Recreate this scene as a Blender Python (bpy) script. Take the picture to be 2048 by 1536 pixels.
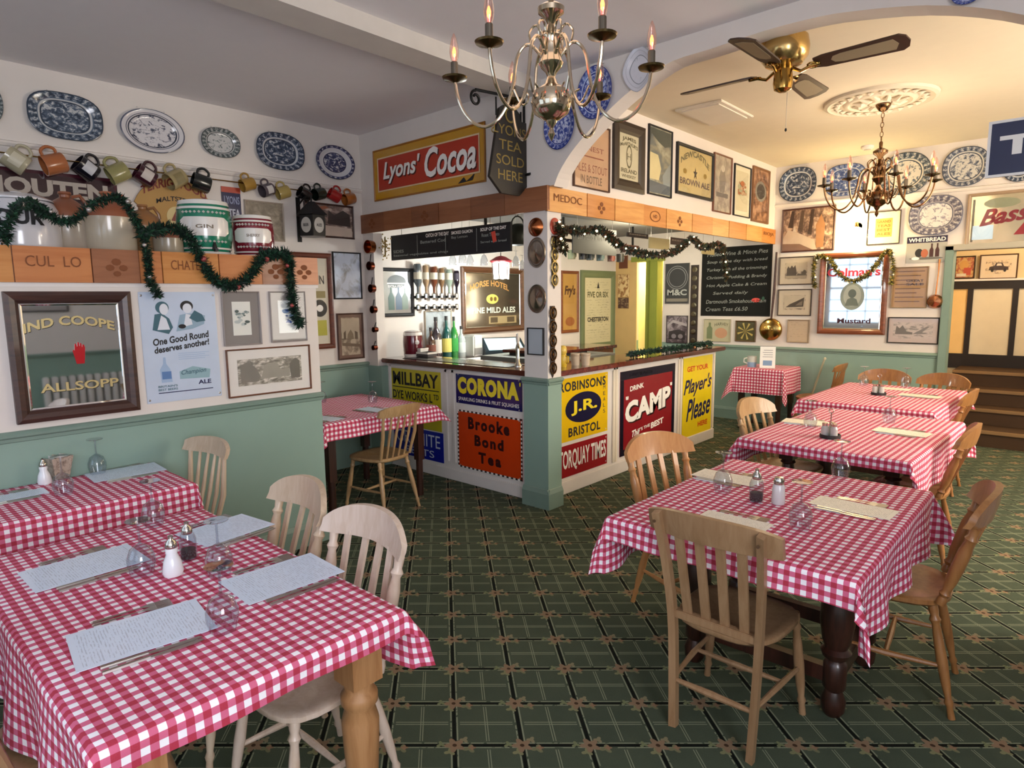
import bpy, bmesh, math, random
from mathutils import Vector, Matrix
random.seed(7)
SC = bpy.context.scene
COL = SC.collection
PI = math.pi
for o in list(bpy.data.objects): bpy.data.objects.remove(o)

# ------------------------------------------------------------ camera, light, exposure
F_, CX, CY, H = 1277., 1024., 768., 1.6
def _n(v): return v.normalized()
_VB = _n(Vector((2190-CX, CY-583, -F_))); _VA = _n(Vector((-400-CX, CY-613, -F_)))
_X = -_n(_VA-_VB*_VA.dot(_VB)); _Z = _X.cross(_VB)
R3 = Matrix((_X, _VB, _Z))               # world <- camera
cam = bpy.data.cameras.new('camera'); camo = bpy.data.objects.new('camera', cam); COL.objects.link(camo)
cam.sensor_fit = 'HORIZONTAL'; cam.sensor_width = 36.; cam.lens = 36.*F_/2048.; cam.clip_start = .02; cam.clip_end = 60
camo.matrix_world = Matrix.Translation((0, 0, H)) @ R3.to_4x4()
SC.camera = camo
SC.view_settings.view_transform = 'Standard'; SC.view_settings.look = 'None'
SC.view_settings.gamma = 1; SC.view_settings.use_curve_mapping = False
SC.view_settings.exposure = 0.85
w = bpy.data.worlds.new('world'); SC.world = w; w.use_nodes = True
w.node_tree.nodes['Background'].inputs[0].default_value = (.62, .78, 1., 1)
w.node_tree.nodes['Background'].inputs[1].default_value = 1.6
def area(name, loc, rot, sx, sy, e, col):
    l = bpy.data.lights.new(name, 'AREA'); l.shape = 'RECTANGLE'; l.size = sx; l.size_y = sy; l.energy = e; l.color = col
    o = bpy.data.objects.new(name, l); o.location = loc; o.rotation_euler = rot; COL.objects.link(o); return o
def point(name, loc, e, col, r=.05):
    l = bpy.data.lights.new(name, 'POINT'); l.energy = e; l.color = col; l.shadow_soft_size = r
    o = bpy.data.objects.new(name, l); o.location = loc; COL.objects.link(o); return o
DAY = (.73, .86, 1.0); WARM = (1.0, .80, .55)
area('daylight_front_left', (-2.80, -1.85, 1.8), (PI/2, 0, PI), 1.9, 2.0, 130, DAY)
area('daylight_front_right', (-.35, -1.85, 1.8), (PI/2, 0, PI), 1.9, 2.0, 130, DAY)
area('daylight_side', (1.92, -.5, 1.8), (PI/2, 0, PI/2), 1.5, 1.6, 50, (.93, .93, 1.0))
area('daylight_back_side', (1.92, 5.2, 1.8), (PI/2, 0, PI/2), 1.7, 1.6, 60, (1.0, .93, .84))
point('lamp_right_wall', (1.45, 6.6, 2.3), 20, WARM, .12)
point('lamp_right_wall', (1.45, 4.5, 2.3), 22, WARM, .12)
point('lamp_stairs', (-.3, 8.9, 2.3), 22, WARM, .15)
point('lamp_bar', (-3.9, 6.6, 2.3), 22, (1, .88, .62), .1)
point('lamp_passage', (-4.75, 8.9, 2.1), 30, (1, .88, .55), .1)

def ray(px, py):
    return R3 @ Vector((px-CX, CY-py, -F_))
def P(px, py, ax, v):
    d = ray(px, py); t = (v-(0, 0, H)[ax])/d[ax]
    return Vector((0, 0, H))+d*t

# ------------------------------------------------------------ materials
def lin(c):
    if isinstance(c, str):
        c = c.lstrip('#'); c = [int(c[i:i+2], 16)/255 for i in (0, 2, 4)]
    return tuple(((x/12.92) if x <= .04045 else ((x+.055)/1.055)**2.4) for x in c[:3])+(1,)
class NT:
    def __init__(s, name):
        s.m = bpy.data.materials.new(name); s.m.use_nodes = True; s.t = s.m.node_tree
        s.b = s.t.nodes['Principled BSDF']; s.out = s.t.nodes['Material Output']
    def n(s, typ, **kw):
        x = s.t.nodes.new(typ)
        for k, v in kw.items(): setattr(x, k, v)
        return x
    def set(s, sock, v):
        if v is None: return
        if isinstance(v, bpy.types.NodeSocket): s.t.links.new(v, sock)
        elif isinstance(v, str): sock.default_value = lin(v)
        else: sock.default_value = v
    def mth(s, op, a, b=None, c=None):
        x = s.n('ShaderNodeMath', operation=op)
        for i, v in enumerate((a, b, c)):
            if v is not None: s.set(x.inputs[i], v)
        return x.outputs[0]
    def mix(s, f, a, b, mode='MIX'):
        x = s.n('ShaderNodeMix', data_type='RGBA', blend_type=mode)
        s.set(x.inputs[0], f); s.set(x.inputs[6], a); s.set(x.inputs[7], b); return x.outputs[2]
    def obj(s): return s.n('ShaderNodeTexCoord').outputs['Object']
    def gen(s): return s.n('ShaderNodeTexCoord').outputs['Generated']
    def uv(s): return s.n('ShaderNodeTexCoord').outputs['UV']
    def mapv(s, vec, sc=(1, 1, 1), loc=(0, 0, 0), rot=(0, 0, 0)):
        x = s.n('ShaderNodeMapping'); s.t.links.new(vec, x.inputs[0])
        x.inputs['Scale'].default_value = sc; x.inputs['Location'].default_value = loc; x.inputs['Rotation'].default_value = rot
        return x.outputs[0]
    def xyz(s, vec):
        x = s.n('ShaderNodeSeparateXYZ'); s.t.links.new(vec, x.inputs[0]); return x.outputs
    def noise(s, vec, scale=5, det=3, rough=.5, dist=0):
        x = s.n('ShaderNodeTexNoise'); s.t.links.new(vec, x.inputs['Vector'])
        x.inputs['Scale'].default_value = scale; x.inputs['Detail'].default_value = det
        x.inputs['Roughness'].default_value = rough; x.inputs['Distortion'].default_value = dist
        return x.outputs[0]
    def ramp(s, f, stops, interp='LINEAR'):
        x = s.n('ShaderNodeValToRGB'); s.t.links.new(f, x.inputs[0]); r = x.color_ramp; r.interpolation = interp
        while len(r.elements) > 1: r.elements.remove(r.elements[-1])
        r.elements[0].position = stops[0][0]; r.elements[0].color = lin(stops[0][1])
        for p, c in stops[1:]:
            e = r.elements.new(p); e.color = lin(c)
        return x.outputs[0]
    def base(s, v, rough=.5, metal=0., bump=None, bs=.2, bd=.002, coat=0.):
        s.set(s.b.inputs['Base Color'], v); s.set(s.b.inputs['Roughness'], rough); s.set(s.b.inputs['Metallic'], metal)
        if coat: s.b.inputs['Coat Weight'].default_value = coat; s.b.inputs['Coat Roughness'].default_value = .08
        if bump is not None:
            x = s.n('ShaderNodeBump'); x.inputs['Strength'].default_value = bs; x.inputs['Distance'].default_value = bd
            s.t.links.new(bump, x.inputs['Height']); s.t.links.new(x.outputs[0], s.b.inputs['Normal'])
        return s.m
_mc = {}
def M(col, rough=.5, metal=0., var=.06, coat=0., em=0.):
    k = (col, rough, metal, var, coat, em)
    if k in _mc: return _mc[k]
    t = NT('paint_'+col.lstrip('#'))
    f = t.noise(t.obj(), 9, 3)
    c = t.mix(t.mth('MULTIPLY', f, var*2), col, '#000000') if var else col
    t.base(c, rough, metal, coat=coat)
    if em:
        t.set(t.b.inputs['Emission Color'], col); t.b.inputs['Emission Strength'].default_value = em
    _mc[k] = t.m; return t.m
def wood(a, b, scale=1., rough=.45, axis=0, coat=.15, name='wood'):
    k = ('w', a, b, scale, rough, axis)
    if k in _mc: return _mc[k]
    t = NT(name); sc = [14*scale]*3; sc[axis] = 1.3*scale
    v = t.mapv(t.obj(), tuple(sc)); f = t.noise(v, 2.5, 5, .6, .8)
    f2 = t.noise(t.obj(), 4*scale, 2)
    c = t.mix(t.mth('MULTIPLY', f2, .5), t.ramp(f, [(.3, a), (.62, b)]), a)
    t.base(c, rough, 0, bump=f, bs=.08, coat=coat); _mc[k] = t.m; return t.m
def metal(c, rough=.2):
    return M(c, rough, 1., .12)
def clear_glass(tint='#ffffff', refl=1.0, name='clear_glass', base_f=.03):
    t = NT(name); t.t.nodes.remove(t.b)
    tr = t.n('ShaderNodeBsdfTransparent'); tr.inputs[0].default_value = lin(tint)
    gl = t.n('ShaderNodeBsdfGlossy'); gl.inputs['Roughness'].default_value = .02
    fr = t.n('ShaderNodeLayerWeight'); fr.inputs[0].default_value = .35
    f = t.mth('ADD', t.mth('MULTIPLY', t.mth('POWER', fr.outputs['Facing'], 2.2), refl), base_f)
    mx = t.n('ShaderNodeMixShader'); t.t.links.new(f, mx.inputs[0])
    t.t.links.new(tr.outputs[0], mx.inputs[1]); t.t.links.new(gl.outputs[0], mx.inputs[2])
    t.t.links.new(mx.outputs[0], t.out.inputs[0]); return t.m
GLASS = clear_glass('#e9edf2', 1.0, 'clear_glass', .085)
GLASSF = clear_glass('#e6eaf0', 1.0, 'thick_glass', .30)
PANE = clear_glass('#ffffff', .18, 'picture_glass', .015)
MIRROR = M('#dfe4e6', .03, 1., 0.)
WHITE = M('#ece6e0', .55); CREAM = M('#e9dcc4', .6); WALLW = M('#e2dad2', .75, var=.03)
GREEN = M('#8ba698', .6, var=.04); CEIL = M('#eeebec', .85, var=.02); CEILB = M('#e6d9c0', .8, var=.03)
BLACK = M('#14120f', .45); INK = M('#1c1a1c', .6, var=0.); PAPER = M('#efece2', .7)
DKWOOD = wood('#2a1511', '#4a2a1e', name='dark_wood'); BRWOOD = wood('#5a3018', '#7d4a28', name='brown_wood')
BRASS = metal('#c9a25a', .18); CHROME = metal('#c9c4ba', .16); COPPER = metal('#a8643c', .25); STEEL = metal('#d4d0ca', .32)
IRON = M('#121212', .5, .4)
CRATE = wood('#b0652f', '#c98349', .7, .5, 0, name='crate_pine'); CRATE2 = wood('#b8732f', '#cf8f4b', .7, .5, 0, name='crate_pine_light')
CRATE3 = wood('#84502f', '#9c633f', .7, .5, 0, name='crate_pine_dark')
BURN = M('#7d451f', .7)

def carpet():
    t = NT('floor_carpet'); T = .2425
    th = math.radians(138.2)
    v = t.mapv(t.obj(), (1, 1, 1), (0, 0, 0), (0, 0, -th)); x = list(t.xyz(v)); x[0] = t.mth('SUBTRACT', x[0], t.mth('MULTIPLY', x[1], .1227))
    def cell(s, off):   # signed distance to the nearest line of the lattice, metres
        return t.mth('MULTIPLY', t.mth('SUBTRACT', t.mth('FRACT', t.mth('ADD', t.mth('DIVIDE', s, T), off)), .5), T)
    a = cell(x[0], .5-2.127/T % 1); b = cell(x[1], .5)
    a2 = cell(x[0], -2.127/T % 1); b2 = cell(x[1], 0.)
    A, B, A2, B2 = [t.mth('ABSOLUTE', q) for q in (a, b, a2, b2)]
    def lt(q, v): return t.mth('LESS_THAN', q, v)
    def band(q, c, w_): return t.mth('COMPARE', q, c, w_)
    nz = t.noise(t.obj(), 3, 4, .6); fine = t.noise(t.obj(), 260, 2, .7)
    col = t.mix(nz, '#3e4a3d', '#5c6550')
    light = '#a0a688'
    def put(f, c):
        nonlocal col
        col = t.mix(f, col, c)
    edge = t.mth('MAXIMUM', band(A, .0115, .0026), band(B, .0115, .0026))
    thin = t.mth('MAXIMUM', band(A2, .0062, .0022), band(B2, .0045, .0016))
    thin = t.mth('MULTIPLY', thin, t.mth('GREATER_THAN', t.mth('MINIMUM', A, B), .022))
    brk = t.mth('GREATER_THAN', t.noise(t.obj(), 45, 2), .40)
    put(t.mth('MULTIPLY', t.mth('MULTIPLY', edge, brk), .8), light); put(t.mth('MULTIPLY', thin, .75), light)
    bar = t.mth('MAXIMUM', lt(A, .0072), lt(B, .0072)); put(bar, '#11150f')
    def flower(ca, cb, r, c, amp=.3, petals=5, ph=0.):
        nonlocal col
        da = t.mth('SUBTRACT', a, ca); db = t.mth('SUBTRACT', b, cb)
        rr = t.mth('SQRT', t.mth('ADD', t.mth('MULTIPLY', da, da), t.mth('MULTIPLY', db, db)))
        an = t.mth('ARCTAN2', da, db)
        lim = t.mth('MULTIPLY', t.mth('ADD', t.mth('MULTIPLY', t.mth('COSINE', t.mth('ADD', t.mth('MULTIPLY', an, petals), ph)), amp), 1.), r)
        f = t.mth('LESS_THAN', rr, lim); put(f, c); return rr
    flower(-.018, -.052, .016, '#7d7d5c', .5, 3, .5); flower(.030, -.036, .013, '#8f8768', .35, 3)
    flower(-.034, .018, .015, '#8a8a63', .45, 3, 1.); flower(.004, .05, .012, '#7f8660', .5, 3, 2.)
    flower(-.012, -.062, .011, '#98795e', .3, 4)
    r1 = flower(0., 0., .030, '#947a60', .28, 5, .4); put(lt(r1, .008), '#4a3626')
    col = t.mix(t.mth('MULTIPLY', fine, .35), col, '#10140f')
    t.base(col, .95, 0, bump=fine, bs=.5, bd=.004)
    t.b.inputs['Specular IOR Level'].default_value = .15
    return t.m
def gingham():
    t = NT('gingham_cotton'); T = .035; x = t.xyz(t.uv())
    sx = t.mth('LESS_THAN', t.mth('FRACT', t.mth('DIVIDE', x[0], T)), .5)
    sy = t.mth('LESS_THAN', t.mth('FRACT', t.mth('DIVIDE', x[1], T)), .5)
    s = t.mth('MULTIPLY', t.mth('ADD', sx, sy), .5)
    weave = t.noise(t.mapv(t.uv(), (1, 1, 1)), 500, 2)
    c = t.ramp(s, [(0, '#f3eef2'), (.25, '#cf5c80'), (.75, '#ac0e36')], 'CONSTANT')
    t.base(t.mix(t.mth('MULTIPLY', weave, .05), c, '#ffffff'), .85, 0, bump=weave, bs=.15, bd=.0006)
    return t.m
GING = gingham()
def plate_mat(name, dark, mid, light, ring=.70, inner=.62, dens=.5, seed=0., white_ring=True, rim=True):
    k = ('pl', dark, mid, light, ring, dens, seed, rim)
    if k in _mc: return _mc[k]
    t = NT(name); v = t.uv(); x = t.xyz(v)       # UV: unit disc coordinates
    r = t.mth('SQRT', t.mth('ADD', t.mth('MULTIPLY', x[0], x[0]), t.mth('MULTIPLY', x[1], x[1])))
    n1 = t.noise(t.mapv(v, (1, 1, 1), (seed, seed*2, 0)), 5.5, 5, .7, .6)
    an = t.mth('ARCTAN2', x[0], x[1])
    pat = t.mth('MULTIPLY', t.mth('SINE', t.mth('MULTIPLY', an, 22.)), .09)
    n2 = t.noise(t.mapv(v, (1, 1, 1), (seed+4, 0, 0)), 13, 4, .7)
    rimc = t.ramp(t.mth('ADD', n2, pat), [(.42, dark), (.53, mid), (.66, light)]) if rim else light
    cen = t.ramp(n1, [(dens-.10, dark), (dens, mid), (dens+.06, light)])
    c = t.mix(t.mth('LESS_THAN', r, inner), light, cen)
    c = t.mix(t.mth('COMPARE', r, inner+.02, .022), c, dark)
    c = t.mix(t.mth('GREATER_THAN', r, ring), c, rimc)
    c = t.mix(t.mth('COMPARE', r, ring+.01, .014), c, mid)
    c = t.mix(t.mth('GREATER_THAN', r, .955), c, dark if rim else mid)
    t.base(c, .15, 0, coat=.3); _mc[k] = t.m; return t.m
def print_mat(paper, ink, mid=None, scale=4., thr=.5, seed=0., rough=.5, sx=1., sy=1., horizon=None, stops=None):
    k = ('pr', paper, ink, mid, scale, thr, seed, sx, sy, horizon, str(stops))
    if k in _mc: return _mc[k]
    t = NT('printed_picture'); g = t.gen()
    n1 = t.noise(t.mapv(g, (sx, sy, 1), (seed, seed*1.7, seed)), scale, 6, .65, .4)
    f = n1
    if horizon is not None:
        y = t.xyz(g)[1]; f = t.mth('ADD', n1, t.mth('MULTIPLY', t.mth('SUBTRACT', y, horizon), .45))
    stops = stops or [(thr-.12, ink), (thr, mid or ink), (thr+.10, paper)]
    t.base(t.ramp(f, stops), rough); _mc[k] = t.m; return t.m
def lines_mat(paper, ink, n=24., seed=0., vert=False, dens=.5, col=3., coat=0.):
    k = ('ln', paper, ink, n, seed, vert, dens, col, coat)
    if k in _mc: return _mc[k]
    t = NT('printed_text'); x = t.xyz(t.gen())
    a, b = (x[0], x[1]) if not vert else (x[1], x[0])
    line = t.mth('LESS_THAN', t.mth('FRACT', t.mth('MULTIPLY', b, n)), .42)
    nz = t.noise(t.mapv(t.gen(), ((col, n, 1) if not vert else (n, col, 1)), (seed, seed, 0)), 2.2, 2, .7)
    inner = t.mth('MULTIPLY', t.mth('LESS_THAN', t.mth('ABSOLUTE', t.mth('SUBTRACT', a, .5)), .43), t.mth('LESS_THAN', t.mth('ABSOLUTE', t.mth('SUBTRACT', b, .5)), .45))
    f = t.mth('MULTIPLY', t.mth('MULTIPLY', line, t.mth('LESS_THAN', nz, dens)), inner)
    t.base(t.mix(t.mth('MULTIPLY', f, .42), paper, ink), .5, coat=coat); _mc[k] = t.m; return t.m

# ------------------------------------------------------------ mesh building
class MB:
    def __init__(s): s.v = []; s.f = []; s.uv = {}
    def add(s, v, f):
        n = len(s.v); s.v += [tuple(q) for q in v]; s.f += [tuple(i+n for i in q) for q in f]; return s
    def box(s, x0, x1, y0, y1, z0, z1):
        v = [(x, y, z) for z in (z0, z1) for y in (y0, y1) for x in (x0, x1)]
        return s.add(v, [(0, 2, 3, 1), (4, 5, 7, 6), (0, 1, 5, 4), (2, 6, 7, 3), (0, 4, 6, 2), (1, 3, 7, 5)])
    def prism(s, pts, z0, z1, ax=2):
        # polygon extruded along an axis: pts are the other two coordinates in order
        def mk(a, b, c): return {2: (a, b, c), 1: (a, c, b), 0: (c, a, b)}[ax]
        n = len(pts); v = [mk(a, b, z0) for a, b in pts]+[mk(a, b, z1) for a, b in pts]
        f = [tuple(range(n))[::-1], tuple(range(n, 2*n))]+[(i, (i+1) % n, n+(i+1) % n, n+i) for i in range(n)]
        return s.add(v, f)
    def lathe(s, prof, seg=24, c=(0, 0, 0), ax=2, sx=1., sy=1., cap=True):
        v = []; n = len(prof)
        for i in range(seg):
            a = 2*PI*i/seg
            for r, z in prof:
                p = (r*math.cos(a)*sx, r*math.sin(a)*sy, z)
                p = {2: p, 1: (p[0], -p[2], p[1]), 0: (p[2], p[0], p[1])}[ax]
                v.append((p[0]+c[0], p[1]+c[1], p[2]+c[2]))
        f = [(i*n+j, ((i+1) % seg)*n+j, ((i+1) % seg)*n+j+1, i*n+j+1) for i in range(seg) for j in range(n-1)]
        if cap:
            if prof[0][0] > 1e-5: f.append(tuple(i*n for i in range(seg))[::-1])
            if prof[-1][0] > 1e-5: f.append(tuple(i*n+n-1 for i in range(seg)))
        return s.add(v, f)
    def tube(s, pts, r, seg=8, closed=False, flat=1.):
        pts = [Vector(p) for p in pts]; n = len(pts); rr = r if hasattr(r, '__len__') else [r]*n
        v = []; nrm = None
        for i, p in enumerate(pts):
            if closed: d = pts[(i+1) % n]-pts[i-1]
            else: d = pts[min(i+1, n-1)]-pts[max(i-1, 0)]
            d = d.normalized() if d.length > 1e-9 else Vector((0, 0, 1))
            if nrm is None:
                nrm = Vector((0, 0, 1)).cross(d)
                if nrm.length < 1e-3: nrm = Vector((1, 0, 0))
            nrm = (nrm-d*nrm.dot(d)).normalized(); b = d.cross(nrm)
            for k in range(seg):
                a = 2*PI*k/seg; v.append(p+nrm*math.cos(a)*rr[i]+b*math.sin(a)*rr[i]*flat)
        m = n if closed else n-1
        f = [(i*seg+k, i*seg+(k+1) % seg, ((i+1) % n)*seg+(k+1) % seg, ((i+1) % n)*seg+k) for i in range(m) for k in range(seg)]
        if not closed: f += [tuple(range(seg))[::-1], tuple((n-1)*seg+k for k in range(seg))]
        return s.add(v, f)
    def bar(s, p, q, w_, t_, up=(0, 0, 1)):
        p, q = Vector(p), Vector(q); d = (q-p).normalized(); u = Vector(up); a = d.cross(u)
        if a.length < 1e-4: a = d.cross(Vector((0, 1, 0)))
        a = a.normalized()*w_/2; b = d.cross(a).normalized()*t_/2
        v = [p-a-b, p+a-b, p+a+b, p-a+b, q-a-b, q+a-b, q+a+b, q-a+b]
        return s.add(v, [(0, 3, 2, 1), (4, 5, 6, 7), (0, 1, 5, 4), (1, 2, 6, 5), (2, 3, 7, 6), (3, 0, 4, 7)])
    def build(s, name, mat, parent=None, smooth=False, bevel=0., loc=None):
        me = bpy.data.meshes.new(name); me.from_pydata(s.v, [], s.f); me.materials.append(mat)
        bm = bmesh.new(); bm.from_mesh(me)
        bmesh.ops.recalc_face_normals(bm, faces=bm.faces)
        if bevel: bmesh.ops.bevel(bm, geom=bm.edges[:], offset=bevel, segments=2, affect='EDGES', clamp_overlap=True)
        if s.uv:
            bm.verts.ensure_lookup_table(); l = bm.loops.layers.uv.new('UVMap')
            for f in bm.faces:
                for lp in f.loops: lp[l].uv = s.uv[lp.vert.index]
        bm.to_mesh(me); bm.free()
        if smooth:
            me.polygons.foreach_set('use_smooth', [True]*len(me.polygons))
            try: me.set_sharp_from_angle(angle=math.radians(smooth if smooth is not True else 40))
            except Exception: pass
        o = bpy.data.objects.new(name, me); COL.objects.link(o)
        if parent is not None: o.parent = parent
        if loc is not None: o.location = loc
        return o
def part(name, mesh, parent, loc=(0, 0, 0), rot=(0, 0, 0)):
    o = bpy.data.objects.new(name, mesh); COL.objects.link(o); o.parent = parent; o.location = loc; o.rotation_euler = rot; return o
def tag(o, label=None, cat=None, group=None, kind=None):
    if label: o['label'] = label
    if cat: o['category'] = cat
    if group: o['group'] = group
    if kind: o['kind'] = kind
    return o
def empty(name, label, cat, loc=(0, 0, 0), rz=0, group=None):
    o = bpy.data.objects.new(name, None); COL.objects.link(o); o.location = loc; o.rotation_euler = (0, 0, rz)
    o.empty_display_size = .05
    return tag(o, label, cat, group)
def struct(o): o['kind'] = 'structure'; return o
def kids(o): return [c for c in bpy.data.objects if c.parent == o]
_kc = {}
def copy_tree(o, parent=None):
    c = o.copy(); COL.objects.link(c); c.parent = parent
    for ch in o.get('_k') or []: pass
    for ch in _kc.setdefault(o.name, kids(o)): copy_tree(ch, c)
    return c
_tc = {}
def text_mesh(s, bold=0., shear=0., ext=.0006, spacing=1., res=3):
    k = (s, bold, shear, ext, spacing)
    if k in _tc: return _tc[k]
    cu = bpy.data.curves.new('lettering', 'FONT'); cu.body = s; cu.size = 1; cu.offset = bold; cu.shear = shear
    cu.space_character = spacing; cu.resolution_u = res; cu.fill_mode = 'FRONT'; cu.align_x = 'CENTER'
    o = bpy.data.objects.new('tmp', cu); COL.objects.link(o); bpy.context.view_layer.update()
    me = bpy.data.meshes.new_from_object(o.evaluated_get(bpy.context.evaluated_depsgraph_get()))
    vs = [v.co.copy() for v in me.vertices]; fs = [tuple(p.vertices) for p in me.polygons]
    bpy.data.objects.remove(o); bpy.data.curves.remove(cu); bpy.data.meshes.remove(me)
    _tc[k] = (vs, fs); return _tc[k]
def text(s, x0, y0, x1, y1, parent, mat, z=.004, bold=.01, shear=0., arc=0., name='lettering', rot=0., spacing=1., slant=0.):
    """flat lettering fitted into a rectangle of the local XY plane of a wall-hung thing"""
    vs, fs = text_mesh(s, bold, shear, spacing=spacing)
    if not vs: return
    ax0 = min(v.x for v in vs); ax1 = max(v.x for v in vs); ay0 = min(v.y for v in vs); ay1 = max(v.y for v in vs)
    W, Hh = x1-x0, y1-y0; out = []
    for v in vs:
        u = (v.x-ax0)/(ax1-ax0) if ax1 > ax0 else .5; q = (v.y-ay0)/(ay1-ay0) if ay1 > ay0 else 0
        x = x0+u*W; y = y0+q*Hh+slant*(u-.5)*W
        if arc: y += arc*(1-(2*u-1)**2)
        if rot:
            cx, cy = (x0+x1)/2, (y0+y1)/2; dx, dy = x-cx, y-cy
            x = cx+dx*math.cos(rot)-dy*math.sin(rot); y = cy+dx*math.sin(rot)+dy*math.cos(rot)
        out.append((x, y, z))
    m = MB(); m.add(out, fs)
    me = bpy.data.meshes.new(name); me.from_pydata(m.v, [], m.f); me.materials.append(mat)
    o = bpy.data.objects.new(name, me); COL.objects.link(o); o.parent = parent; return o
def poly(pts, parent, mat, z=.003, t=.001, name='printed_shape'):
    return MB().prism(pts, z-t, z).build(name, mat, parent)
def ell(cx, cy, rx, ry, n=28): return [(cx+rx*math.cos(2*PI*i/n), cy+ry*math.sin(2*PI*i/n)) for i in range(n)]
def rectp(x0, y0, x1, y1): return [(x0, y0), (x1, y0), (x1, y1), (x0, y1)]

# wall frames: local X = to the right as seen from the room, local Y = up, local Z = out of the wall
XL, XP, YC, XR, YB, YF, XS, YCAM = -5.21, -3.72, 3.66, -2.958, 8.05, 3.757, -3.11, 0.
WALL = {'L': (0, XL), 'P': (0, XP), 'C': (1, YC), 'R': (0, XR), 'B': (1, YB), 'F': (1, YF), 'S': (0, XS)}
RX = Matrix(((0, 0, 1), (1, 0, 0), (0, 1, 0))); RY = Matrix(((1, 0, 0), (0, 0, -1), (0, 1, 0)))
def wrot(ax): return (RX if ax == 0 else RY).to_euler()
def onwall(wall, name, label, cat, tl, br, group=None, off=0.001, tilt=0., turn=0.):
    """an Empty at the middle of the rectangle whose corners the two pixels give on that wall's plane; returns (empty, width, height)"""
    ax, val = WALL[wall] if isinstance(wall, str) else wall
    n = off if ax == 0 else -off
    a = P(tl[0], tl[1], ax, val+n); b = P(br[0], br[1], ax, val+n); u = 1-ax
    o = bpy.data.objects.new(name, None); COL.objects.link(o); o.empty_display_size = .05
    o.location = (a+b)/2; m = (RX if ax == 0 else RY).copy()
    if tilt: m = m @ Matrix.Rotation(tilt, 3, 'Z')
    if turn: m = m @ Matrix.Rotation(turn, 3, 'Y')
    o.rotation_euler = m.to_euler(); tag(o, label, cat, group)
    return o, abs(b[u]-a[u]), abs(a.z-b.z)
def frame_mesh(w_, h, fw, d, mat, parent, name='frame', bev=True):
    """mitred moulding with a sloping inner face"""
    W2, H2 = w_/2, h/2; m = MB(); pr = [(0, 0), (0, d*.8), (fw*.35, d), (fw*.75, d*.8), (fw, d*.45), (fw, 0)] if bev else [(0, 0), (0, d), (fw, d), (fw, 0)]
    v = []
    for sx, sy in ((-1, -1), (1, -1), (1, 1), (-1, 1)):
        for i, z in pr: v.append((sx*(W2-i), sy*(H2-i), z))
    n = len(pr); f = [(c*n+j, ((c+1) % 4)*n+j, ((c+1) % 4)*n+(j+1) % n, c*n+(j+1) % n) for c in range(4) for j in range(n)]
    return m.add(v, f).build(name, mat, parent)
def sheet(w_, h, z, mat, parent, name, t=.002, cx=0, cy=0):
    return MB().box(cx-w_/2, cx+w_/2, cy-h/2, cy+h/2, z-t, z).build(name, mat, parent)
def framed(wall, label, tl, br, fm, pm, fw=.02, mw=0., mc=None, d=.022, group=None, name='framed_picture', cat='picture', tilt=0., glass=True, turn=0.):
    o, W, Hh = onwall(wall, name, label, cat, tl, br, group, tilt=tilt, turn=turn)
    fw = min(fw, W*.25)
    frame_mesh(W, Hh, fw, d, fm, o)
    iw, ih = W-2*fw+.002, Hh-2*fw+.002
    if mw:
        sheet(iw, ih, d*.3, mc or PAPER, o, 'mount'); iw -= 2*mw; ih -= 2*mw
    sheet(iw, ih, d*.3+.0015, pm, o, 'print')
    if glass: sheet(W-2*fw+.002, Hh-2*fw+.002, d*.42+.004, PANE, o, 'glass', .001)
    return o, iw, ih, d*.3+.0022
# ------------------------------------------------------------ the room
CZ = 3.12
struct(MB().box(-5.4, 2.0, -1.75, 8.2, -.1, 0).build('floor', carpet()))
struct(MB().box(-5.4, 2.0, -1.75, YC+.06, CZ, CZ+.1).build('ceiling', CEIL))
struct(MB().box(-5.4, 2.0, YC+.06, 8.2, CZ, CZ+.1).build('ceiling', CEILB))
def twotone(name, boxes_hi, boxes_lo, parent=None):
    """one wall: white body above the dado rail, sage green below it (two material slots)"""
    m = MB()
    for b in boxes_hi: m.box(*b)
    nh = len(m.f)
    for b in boxes_lo: m.box(*b)
    me = bpy.data.meshes.new(name); me.from_pydata(m.v, [], m.f); me.materials.append(WALLW); me.materials.append(GREEN)
    for i, p in enumerate(me.polygons): p.material_index = 0 if i < nh else 1
    o = bpy.data.objects.new(name, me); COL.objects.link(o); return struct(o)
ZR = .97
twotone('wall_left', [(XL-.12, XL, -1.75, 8.2, ZR, CZ)], [(XL-.12, XL, -1.75, 8.2, 0, ZR)])
twotone('wall_partition', [(XP-.12, XP, -1.75, 2.235, ZR, 1.70)], [(XP-.12, XP, -1.75, 2.235, 0, ZR)])
struct(MB().box(XP-.12, XP+.004, -1.75, 2.25, 1.68, 1.70).build('trim_1', WHITE))
twotone('wall_corner_stub', [(XL, -5.05, YC, YC+.1, ZR, 2.22)], [(XL, -5.0, YC, YC+.1, 0, ZR)])
struct(MB().box(XL, XR, YC, YC+.12, 2.385, CZ).build('wall_over_bar_front', WALLW))
struct(MB().box(XR-.12, XR, YC+.12, YB, 2.38, CZ).build('wall_over_bar_side', WALLW))
struct(MB().box(XL, XR-.02, YC+.02, YB, 2.46, 2.5).build('ceiling_bar', M('#8f8d8a', .9)))
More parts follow.
